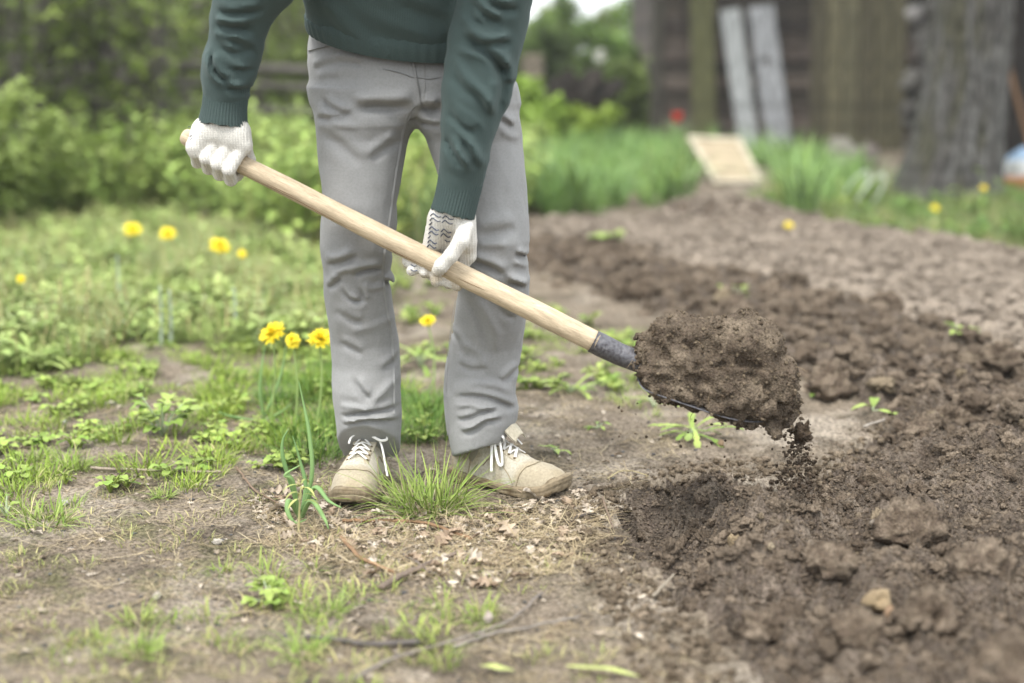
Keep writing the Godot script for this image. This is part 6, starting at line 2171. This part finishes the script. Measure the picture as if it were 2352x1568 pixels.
	stump.scale = Vector3(0.75, 0.62, 0.5)
	var pb := MB.new()
	box(pb, Vector3.ZERO, Vector3(0.25, 1.12, 0.10), Basis(Vector3.BACK, 0.02), 0.01, Color(0.26, 0.22, 0.17))
	var tpost := meta(obj("tan_post", pb.mesh(false), mats.old_plank), "broad tan board standing behind the right sleeve", "post") as Node3D
	tpost.position = Vector3(at(1225, 170, 17.0).x, 0.52, -17.0)

func slab(mb: MB, q: Array, n: Vector3, thick: float, col: Color) -> void:
	var up := n.normalized() * thick * 0.5
	if up.z < 0: up = -up
	var a := []
	for s in [1, -1]:
		for p in q: a.append(mb.add(p + up * s, col))
	var fl: bool = (q[1] - q[0]).cross(q[2] - q[0]).dot(up) > 0
	var put := func(i: int, j: int, k: int, l: int) -> void:
		if fl: mb.quad(a[l], a[k], a[j], a[i])
		else: mb.quad(a[i], a[j], a[k], a[l])
	put.call(0, 1, 2, 3)
	put.call(7, 6, 5, 4)
	for i in 4: put.call(i, i + 4, (i + 1) % 4 + 4, (i + 1) % 4)

func big_tree() -> void:
	var foot := on_ground(2182, 462)
	var top := at(2217, 0, -foot.z)
	var o := thing("big_tree", "thick grey tree trunk with rough bark in front of the sheds", "tree", foot)
	var mb := MB.new()
	var px := 3267.0 / (-foot.z * 1.0 + 0.2)
	var n := FastNoiseLite.new()
	n.seed = 12; n.frequency = 1.0; n.fractal_octaves = 4
	var sides := 110
	var rows := 150
	for i in rows + 1:
		var y := 5.0 * i / rows - 0.1
		var r := 0.285 - 0.012 * y + 0.085 * exp(-maxf(y, 0.0) * 2.6)
		var c := Vector3(0.055 * y + 0.02 * sin(y * 2.0), y, 0)
		for k in sides + 1:
			var a := TAU * (k % sides) / sides
			var flare := 1.0 + 0.35 * exp(-maxf(y, 0.0) * 4.5) * maxf(0.0, cos(a * 5.0 + 0.8)) * 0.6 + (0.16 * exp(-maxf(y, 0) * 1.2) * maxf(0.0, cos(a - PI)))
			var d := Vector3(cos(a), 0, sin(a))
			var furrow := absf(n.get_noise_3d(d.x * 9.0, y * 1.7, d.z * 9.0))
			var fine_ := n.get_noise_3d(d.x * 28.0, y * 9.0, d.z * 28.0)
			var rr := r * flare + 0.020 * (furrow - 0.25) + 0.012 * fine_
			var patch := smoothstep(0.0, 0.45, n.get_noise_3d(d.x * 4.0 + 3.0, y * 2.2, d.z * 4.0))
			var moss := smoothstep(0.0, 0.35, n.get_noise_3d(d.x * 3.0 + 9.0, y * 1.4, d.z * 3.0) - 0.25 * d.x - 0.1)
			var col := Color(0.118, 0.112, 0.104).lerp(Color(0.215, 0.21, 0.203), patch).lerp(Color(0.095, 0.09, 0.05), moss * 0.7)
			mb.add(c + d * rr, col)
	for i in rows:
		for k in sides:
			var a := i * (sides + 1) + k
			mb.quad(a, a + 1, a + sides + 2, a + sides + 1)
	obj("trunk", mb.mesh(), mats.bark, o)
	# limbs and crown, above the picture
	var places := []
	var tints := PackedColorArray()
	for l in 6:
		var yaw := l * 1.05 + 0.4
		var s := Vector3(0.25, 4.2 + 0.12 * l, 0)
		var e := s + Vector3(cos(yaw) * 2.2, 1.8 + 0.3 * (l % 3), sin(yaw) * 2.2)
		var lm := MB.new()
		var path := curve(PackedVector3Array([s, s.lerp(e, 0.5) + Vector3(0, 0.25, 0), e]), 5)
		var r := PackedFloat32Array()
		for i in path.size(): r.append(0.13 * (1.0 - 0.85 * i / path.size()))
		tube(lm, path, r, 12, Color(0.15, 0.14, 0.13))
		obj("limb", lm.mesh(), mats.bark, o)
		for i in 420:
			var t := rng.randf_range(0.35, 1.0)
			var p := s.lerp(e, t) + Vector3(rng.randfn(0, 0.55), rng.randfn(0.2, 0.45), rng.randfn(0, 0.55))
			places.append(Transform3D(Basis.from_euler(Vector3(rng.randfn(0, 0.6), rng.randf() * TAU, rng.randfn(0, 0.6))).scaled(Vector3.ONE * rng.randf_range(0.06, 0.11)), p))
			tints.append(tint(Color(0.12, 0.18, 0.03), Color(0.2, 0.27, 0.06)))
	stuff("crown", far_leaf, mats.leaf, places, tints, "", "", o)

# ================================================================ clods, stones, dead leaves, twigs
func twig(label: String, px: Array, r0: float, r1: float, col: Color, lift := 0.004) -> void:
	var pts := PackedVector3Array()
	for i in range(0, px.size(), 2):
		var p := on_ground(px[i], px[i + 1])
		p.y += r0 + lift + rng.randf() * 0.004
		pts.append(p)
	var path := curve(pts, 8)
	var r := PackedFloat32Array()
	for i in path.size():
		if lift < 0.01: path[i].y = maxf(path[i].y, height(path[i].x, path[i].z) + r0 * 0.6)
		path[i] += Vector3(rng.randfn(0, 0.0008), rng.randfn(0, 0.0006), rng.randfn(0, 0.0008))
		r.append(lerpf(r0, r1, float(i) / path.size()) * rng.randf_range(0.88, 1.12))
	var mb := MB.new()
	tube(mb, path, r, 8, col)
	for i in mb.c.size():
		mb.c[i] = col * (1.0 + 0.35 * n_fine.get_noise_3dv(mb.v[i] * 30.0))
	meta(obj("twig", mb.mesh(), mats.twig), label, "twig")

func oak_leaf(sd: int) -> MB:
	# a dry oak leaf about 1 long: lobed outline, curled
	var mb := MB.new()
	var r := RandomNumberGenerator.new()
	r.seed = sd
	var rows := 22
	var curl := r.randf_range(0.15, 0.6)
	var twist := r.randf_range(-0.6, 0.6)
	for i in rows + 1:
		var t := float(i) / rows
		var w := (0.06 + 0.26 * pow(sin(PI * pow(t, 1.25)), 0.8)) * (0.62 + 0.38 * sin(PI * 9.0 * t + 0.6 * sin(t * 5.0 + sd)))
		if i == 0 or i == rows: w = 0.012
		var y := curl * 0.22 * sin(PI * t) + 0.06 * sin(t * 7.0 + sd)
		var c := Color(1, 1, 1) * (1.0 + 0.08 * sin(t * 17.0 + sd))
		for s in [-1.0, -0.5, 0.0, 0.5, 1.0]:
			var k := absf(s)
			mb.add(Vector3(t - 0.5, y + k * k * curl * 0.28 + twist * 0.1 * s * t + 0.03 * sin(s * 6.0 + t * 11.0 + sd) * k, s * w), c * (0.84 if s == 0.0 else 1.0))
	for i in rows:
		for k in 4:
			var a := i * 5 + k
			mb.quad(a, a + 1, a + 6, a + 5)
	tube(mb, PackedVector3Array([Vector3(-0.68, 0.02, 0.01), Vector3(-0.5, 0.0, 0)]), PackedFloat32Array([0.012, 0.014]), 5, Color(0.8, 0.7, 0.6))
	return mb

func build_litter() -> void:
	var clods: Array[ArrayMesh] = []
	for i in 5: clods.append(lump(11 + i * 7, [0.5, 0.6, 0.7, 0.55, 0.65][i], 13, 19).mesh())
	var small: Array[ArrayMesh] = []
	for i in 3: small.append(lump(70 + i, 0.6, 5, 8).mesh())
	var wet := Color(0.146, 0.112, 0.083)
	var dry := Color(0.258, 0.205, 0.153)
	# loose clods over the digging: many sizes, sunk a little
	var near_dug := poly([1300, 1100, 1600, 1060, 1900, 1020, 2100, 930, 2500, 900, 2600, 1700, 1500, 1750, 1400, 1300])
	var ridge := poly([1080, 560, 1350, 545, 1700, 640, 2000, 720, 2500, 880, 2500, 1050, 2050, 1020, 1850, 920, 1540, 760, 1200, 650])
	for pass_ in [[near_dug, 5600, 0.005, 0.045, 6.5], [ridge, 5600, 0.010, 0.075, 5.0]]:
		for v in 5:
			var places := []
			var tints := PackedColorArray()
			for p in scatter(pass_[1] / 5, pass_[0], func(q: Vector2) -> bool: return kind_at(q.x, q.y) == 1.0 or rng.randf() < 0.03):
				var s: float = pass_[2] + (pass_[3] - pass_[2]) * pow(rng.randf(), pass_[4])
				places.append(Transform3D(Basis.from_euler(Vector3(rng.randf() * 6, rng.randf() * 6, rng.randf() * 6)).scaled(Vector3(s, s * rng.randf_range(0.6, 1.0), s * rng.randf_range(0.7, 1.2))), p + Vector3(0, s * 0.03, 0)))
				tints.append(tint(wet, dry, 0.18) if rng.randf() < 0.97 else tint(dry, Color(0.30, 0.24, 0.16)))
			stuff("soil_clods", clods[v], mats.clod, places, tints, "loose clods of dark earth covering the dug ground", "soil")
	for v in 3:
		var places := []
		var tints := PackedColorArray()
		for p in scatter(14000, near_dug, func(q: Vector2) -> bool: return kind_at(q.x, q.y) == 1.0 or rng.randf() < 0.12):
			var s := 0.002 + 0.008 * pow(rng.randf(), 3.0)
			places.append(Transform3D(Basis.from_euler(Vector3(rng.randf() * 6, rng.randf() * 6, 0)).scaled(Vector3(s, s * 0.8, s)), p + Vector3(0, s * 0.15, 0)))
			tints.append(tint(wet, dry, 0.25))
		stuff("soil_crumbs", small[v], mats.clod, places, tints, "fine crumbs of earth over the dug ground", "soil")
	# crumbs on the trodden ground round the digging and dry clods on the raked bed
	var rim := poly([1300, 1190, 1380, 1135, 1540, 1080, 1700, 1070, 1850, 1090, 2000, 1000, 2080, 960, 2150, 1000, 1900, 1120, 1600, 1160, 1380, 1200, 1480, 1330, 1600, 1440, 1800, 1700, 1550, 1700, 1380, 1400, 1280, 1250])
	var places := []
	var tints := PackedColorArray()
	for p in scatter(3600, rim, off_soil):
		var s := 0.002 + 0.018 * pow(rng.randf(), 5.0)
		places.append(Transform3D(Basis.from_euler(Vector3(rng.randf() * 6, rng.randf() * 6, 0)).scaled(Vector3(s, s * 0.8, s)), p + Vector3(0, s * 0.2, 0)))
		tints.append(tint(Color(0.15, 0.115, 0.08), Color(0.27, 0.215, 0.155), 0.2))
	stuff("soil_crumbs", small[0], mats.clod, places, tints, "earth crumbs scattered on the trodden ground beside the digging", "soil")
	places = []; tints = PackedColorArray()
	for p in scatter(5200, bed, func(q: Vector2) -> bool: return kind_at(q.x, q.y) == 2.0):
		var s := 0.010 + 0.055 * pow(rng.randf(), 3.5)
		places.append(Transform3D(Basis.from_euler(Vector3(rng.randf() * 6, rng.randf() * 6, 0)).scaled(Vector3(s, s * 0.7, s)), p + Vector3(0, s * 0.12, 0)))
		tints.append(tint(Color(0.29, 0.24, 0.19), Color(0.44, 0.37, 0.30), 0.2))
	stuff("soil_clods", clods[2], mats.clod, places, tints, "dry pale clods over the raked garden bed", "soil")
	# big clods and stones one can point to
	var big := [[1905, 900, 0.15, "large round clod just right of the spade's earth load"], [2290, 835, 0.13, "big clod near the right edge on the dug ridge"], [2240, 900, 0.12, "big clod on the right ridge below the one at the edge"], [2110, 1010, 0.10, "rough clod on the crest right of the falling crumbs"], [2180, 980, 0.12, "wide clod on the right-hand crest"], [1590, 1110, 0.05, "dark clod on the rim of the spade hole"], [2020, 1120, 0.10, "clod on the slope right of the falling crumbs"], [1780, 1180, 0.09, "clod in the middle of the digging below the falling crumbs"],
		[1640, 1290, 0.09, "clod with pale crust just right of the spade hole"], [1900, 1330, 0.10, "large clod in the middle of the foreground digging"], [2080, 1260, 0.13, "large shaded clod in the right half of the digging"], [2250, 1330, 0.13, "large clod near the right edge of the digging"], [1760, 1460, 0.08, "clod low in the foreground digging"], [2130, 1480, 0.11, "blurred clod low at the right of the digging"], [2300, 1530, 0.12, "blurred clod in the bottom right corner"], [1960, 1530, 0.08, "blurred clod at the bottom edge of the digging"], [1850, 1015, 0.03, "small clod on the path under the falling clod"], [2040, 720, 0.14, "clod on the top of the dug ridge"], [1780, 760, 0.11, "clod on the dug ridge above the earth load"], [1470, 690, 0.12, "clod at the far left part of the dug ridge"]]
	for q in big:
		var mb := lump(int(q[0]), 0.42, 20, 30)
		for i in mb.v.size():
			var p := mb.v[i]
			mb.v[i] = p * (1.0 + 0.10 * n_fine.get_noise_3dv(p * 9.0) + 0.06 * n_fine.get_noise_3dv(p * 22.0))
			mb.c[i] = wet.lerp(dry, smoothstep(-0.2, 0.5, n_big.get_noise_3dv(p * 2.5 + Vector3(q[0], 0, 0)))) * (1.0 + 0.3 * n_fine.get_noise_3dv(p * 12.0))
		var c := meta(obj("big_clod", mb.mesh(), mats.clod), q[3], "clod") as Node3D
		c.position = on_ground(q[0], q[1]) + Vector3(0, q[2] * 0.15, 0)
		c.rotation = Vector3(0.3, q[0], 0.2)
		c.scale = Vector3(q[2], q[2] * 0.72, q[2] * 0.9)
	for q in [[2015, 1378, 0.10, 0.05, Color(0.36, 0.27, 0.16), "flat yellowish stone lying in the foreground digging"], [2195, 1345, 0.045, 0.08, Color(0.42, 0.34, 0.29), "upright pinkish shard of stone near the right of the digging"], [1690, 1265, 0.045, 0.05, Color(0.34, 0.26, 0.16), "pale upright stone by the dark hollow of the digging"], [1765, 1265, 0.025, 0.022, Color(0.40, 0.33, 0.23), "small pale pebble right of the upright stone"], [1880, 1285, 0.05, 0.025, Color(0.40, 0.33, 0.24), "pale curved stone in the middle of the digging"], [2040, 1440, 0.04, 0.03, Color(0.36, 0.24, 0.15), "orange-brown stone low in the digging"],
			[1655, 1025, 0.028, 0.024, Color(0.26, 0.18, 0.11), "brown pebble on the path below the spade blade"], [147, 1160 - 0, 0.03, 0.018, Color(0.55, 0.53, 0.47), "pale stone beside the tall grass tuft at the left"], [255, 930, 0.04, 0.02, Color(0.38, 0.34, 0.28), "flat grey stone on bare soil at the left"], [148, 972, 0.022, 0.016, Color(0.62, 0.60, 0.55), "whitish stone on bare soil near the left edge"], [410, 890, 0.018, 0.018, Color(0.72, 0.70, 0.66), "small white pebble left of the onion leaves"], [500, 1250, 0.028, 0.018, Color(0.58, 0.53, 0.46), "pale shell-like stone in the left foreground"], [360, 1375, 0.03, 0.02, Color(0.45, 0.40, 0.33), "dull pebble in the lower left"], [1120, 1430, 0.03, 0.03, Color(0.56, 0.48, 0.42), "pinkish pebble at the end of a twig in the foreground"], [1240, 1372, 0.012, 0.010, Color(0.10, 0.10, 0.11), "dark round pebble in front of the digging"], [1210, 812, 0.02, 0.018, Color(0.6, 0.58, 0.52), "small pale stone on the path beside the trouser leg"], [985, 935, 0.018, 0.014, Color(0.66, 0.64, 0.58), "small white stone between the trouser legs"]]:
		var mb := lump(int(q[0] * 3), 0.4, 9, 14)
		for i in mb.c.size(): mb.c[i] = q[4] * (1.0 + 0.2 * n_fine.get_noise_3dv(mb.v[i] * 6.0))
		var c := meta(obj("stone", mb.mesh(), mats.pebble), q[5], "stone") as Node3D
		c.position = on_ground(q[0], q[1]) + Vector3(0, q[3] * 0.25, 0)
		c.rotation = Vector3(0.1, q[0], 0.15)
		c.scale = Vector3(q[2], q[3], q[2] * 0.7) * 0.8
	# gravel and cinders in the trodden soil
	var bare := poly([-400, 900, 500, 880, 900, 930, 1300, 900, 1600, 900, 1750, 960, 1450, 1120, 1450, 1300, 1650, 1600, 1600, 1800, -400, 1800])
	for v in 3:
		places = []; tints = PackedColorArray()
		for p in scatter(3000, bare, off_soil):
			var s := 0.0022 + 0.010 * pow(rng.randf(), 6.0)
			places.append(Transform3D(Basis.from_euler(Vector3(0, rng.randf() * 6, 0)).scaled(Vector3(s, s * 0.6, s * 0.8)), p + Vector3(0, s * 0.1, 0)))
			tints.append([tint(Color(0.07, 0.07, 0.075), Color(0.14, 0.135, 0.13)), tint(Color(0.35, 0.29, 0.22), Color(0.5, 0.44, 0.36)), tint(Color(0.22, 0.175, 0.13), Color(0.30, 0.24, 0.17))][v if rng.randf() < 0.8 else 2])
		stuff("gravel", small[v], mats.pebble, places, tints, "grit and cinders in the trodden soil", "gravel")
	# straw and dead grass, flat on the ground
	var st := MB.new()
	for i in 9:
		blade(st, Vector3(rng.randfn(0, 0.012), 0.002, rng.randfn(0, 0.012)), rng.randf() * TAU, rng.randf_range(0.02, 0.05), 0.0012, rng.randf_range(1.25, 1.5), rng.randf_range(0.0, 0.25), tint(Color(0.8, 0.72, 0.55), Color(1, 0.95, 0.8)), 4)
	places = []; tints = PackedColorArray()
	for p in scatter(1500, bare, off_soil):
		var s := rng.randf_range(0.5, 1.4)
		places.append(Transform3D(Basis(Vector3.UP, rng.randf() * TAU).scaled(Vector3(s, s * 0.7, s)), p))
		tints.append(tint(Color(0.25, 0.205, 0.155), Color(0.50, 0.445, 0.34)))
	var thatch := poly([600, 1180, 900, 1170, 1300, 1170, 1420, 1210, 1300, 1330, 900, 1330, 620, 1260])
	for p in scatter(600, thatch, off_soil):
		var s := rng.randf_range(0.6, 1.5)
		places.append(Transform3D((Basis(Vector3.UP, rng.randf() * TAU) * Basis(Vector3.RIGHT, rng.randfn(0, 0.25))).scaled(Vector3(s, s, s)), p + Vector3(0, 0.002, 0)))
		tints.append(tint(Color(0.28, 0.23, 0.17), Color(0.52, 0.46, 0.36)))
	stuff("dead_grass", st.mesh(), mats.litter, places, tints, "thin dead grass and straw lying on the soil", "straw")
	# dry oak leaves: the larger ones singly, the broken bits as litter
	var kinds: Array[ArrayMesh] = []
	for i in 6: kinds.append(oak_leaf(5 + i).mesh())
	var drop := poly([560, 1150, 700, 1140, 800, 1180, 1150, 1170, 1330, 1150, 1400, 1190, 1250, 1330, 1000, 1370, 800, 1310, 640, 1250])
	var spots := scatter(95, drop, off_soil)
	var own := [[650, 1140, "broad pale oak leaf standing on edge left of the onion plant"], [640, 1178, "pale oak leaf lying just below the broad one by the onion plant"], [1018, 1252, "whitish oak leaf at the right-hand end of the orange-brown twig"], [1058, 1206, "oak leaf lying across the middle of the orange-brown twig"], [880, 1188, "oak leaf under the left side of the grass tuft"], [942, 1180, "oak leaf under the front of the grass tuft"],
		[1010, 1302, "oak leaf touching the upper end of the thick forked twig"], [1092, 1292, "oak leaf lying alone right of the thick forked twig"], [1168, 1232, "oak leaf lying well right of the orange-brown twig, by the digging"], [1232, 1150, "oak leaf against the sole of the sideways shoe"], [1302, 1165, "oak leaf just in front of the toe of the sideways shoe"]]
	for q in own: spots.append(on_ground(q[0], q[1]))
	var shades: Array[StandardMaterial3D] = []
	for i in 4:
		shades.append(mat("dry_leaf_%d" % i, [Color(0.40, 0.335, 0.265), Color(0.48, 0.42, 0.35), Color(0.33, 0.25, 0.18), Color(0.44, 0.36, 0.27)][i], 0.9, true))
		shades[i].cull_mode = BaseMaterial3D.CULL_DISABLED
		shades[i].backlight_enabled = true
		shades[i].backlight = Color(0.25, 0.22, 0.18)
	for i in spots.size():
		var o := meta(obj("dry_leaf", kinds[i % 6], shades[rng.randi_range(0, 3)]), "small pale dry oak leaf among many in the litter in front of the shoes" if i < spots.size() - own.size() else own[i - spots.size() + own.size()][2], "leaf", "dry oak leaves in front of the shoes") as Node3D
		var s := rng.randf_range(0.028, 0.05) if i < spots.size() - own.size() else rng.randf_range(0.055, 0.07)
		o.transform = Transform3D((Basis(Vector3.UP, rng.randf() * TAU) * Basis(Vector3.RIGHT, rng.randfn(0, 0.3)) * Basis(Vector3.BACK, rng.randfn(0, 0.22))).scaled(Vector3.ONE * s), spots[i] + Vector3(0, 0.005, 0))
	for v in 3:
		places = []; tints = PackedColorArray()
		var ar := scatter(330, drop, off_soil)
		ar.append_array(scatter(230, bare, off_soil))
		for p in ar:
			var s := rng.randf_range(0.008, 0.024)
			places.append(Transform3D((Basis(Vector3.UP, rng.randf() * TAU) * Basis(Vector3.RIGHT, rng.randfn(0, 0.4))).scaled(Vector3.ONE * s), p + Vector3(0, 0.003, 0)))
			tints.append(tint(Color(0.26, 0.20, 0.14), Color(0.52, 0.46, 0.38)))
		stuff("leaf_litter", kinds[v * 2], mats.litter, places, tints, "broken bits of dry leaves over the trodden soil", "leaf litter")
	# twigs
	var grey := Color(0.24, 0.20, 0.165)
	var rust := Color(0.34, 0.21, 0.12)
	twig("long orange-brown twig just in front of the grass tuft", [787, 1204, 860, 1206, 930, 1208, 991, 1216, 1083, 1247], 0.0045, 0.0035, rust)
	twig("thick forked grey-brown twig in the middle foreground", [876, 1362, 920, 1337, 964, 1316, 1010, 1298, 1050, 1284], 0.0062, 0.004, Color(0.27, 0.21, 0.165))
	twig("short side piece crossing the thick forked twig", [927, 1281, 955, 1300, 988, 1326], 0.0034, 0.0025, grey)
	twig("reddish twig left of the thick forked one", [784, 1243, 805, 1268, 828, 1292, 866, 1310, 906, 1326], 0.0045, 0.003, rust)
	twig("long blurred twig running diagonally up from the bottom edge", [811, 1575, 890, 1532, 964, 1505, 1066, 1478, 1168, 1437, 1246, 1372], 0.0035, 0.0022, Color(0.30, 0.26, 0.225))
	twig("blurred twig in the foreground crossing the long diagonal one", [1040, 1496, 1130, 1468, 1202, 1454, 1331, 1430], 0.0034, 0.0022, Color(0.33, 0.29, 0.25))
	twig("dark-ended blurred twig left of the crossing twigs", [700, 1470, 790, 1482, 862, 1491, 964, 1485], 0.0035, 0.005, Color(0.17, 0.15, 0.14))
	twig("pale straight twig through the low tufts at the left", [210, 1082, 326, 1087, 430, 1090, 507, 1094], 0.004, 0.0028, Color(0.42, 0.35, 0.27))
	twig("thin brown twig slanting down beside the onion leaves", [543, 1080, 565, 1110, 587, 1134, 620, 1155, 659, 1177], 0.003, 0.002, Color(0.27, 0.19, 0.13))
	twig("thin rootlet on the rim of the spade hole", [1383, 1158, 1408, 1228], 0.0022, 0.0016, Color(0.30, 0.22, 0.16), 0.012)
	twig("pale stick lying across the clods in the right foreground", [2001, 1194, 2098, 1135], 0.005, 0.004, Color(0.30, 0.25, 0.2), 0.012)
	twig("short grey twig on the path right of the falling clod", [1984, 992, 2030, 972], 0.004, 0.003, Color(0.45, 0.40, 0.34), 0.01)
	twig("thin dark twig lying right of the sideways shoe", [1310, 1202, 1370, 1192, 1440, 1178, 1470, 1172], 0.003, 0.0018, Color(0.12, 0.10, 0.085))
	twig("pale bit of stick on the flat ground left of the digging", [1500, 1386, 1545, 1372], 0.003, 0.002, Color(0.42, 0.36, 0.28), 0.01)
	twig("curled yellowish straw stem right of the shoe toe", [1395, 1110, 1420, 1092, 1450, 1090, 1490, 1098], 0.0018, 0.0012, Color(0.52, 0.44, 0.24))
	# yellow-green fallen bits in the blurred foreground
	for q in [[1300, 1545, 0.12, "pale green blurred leaf strip at the bottom edge"], [1100, 1545, 0.06, "small yellow-green leaf at the bottom, left of the leaf strip"], [1850, 895, 0.07, "green leaf scrap right of the spade tip"]]:
		var mb := MB.new()
		leaf(mb, Vector3.ZERO, Vector3(1, 0.1, 0.3).normalized(), Vector3.UP, q[2], 0.016, 4, 0.2, Color(0.36, 0.40, 0.14), 8)
		var o := meta(obj("fallen_leaf", mb.mesh(), mats.leaf), q[3], "leaf") as Node3D
		o.position = on_ground(q[0], q[1]) + Vector3(0, 0.012, 0)
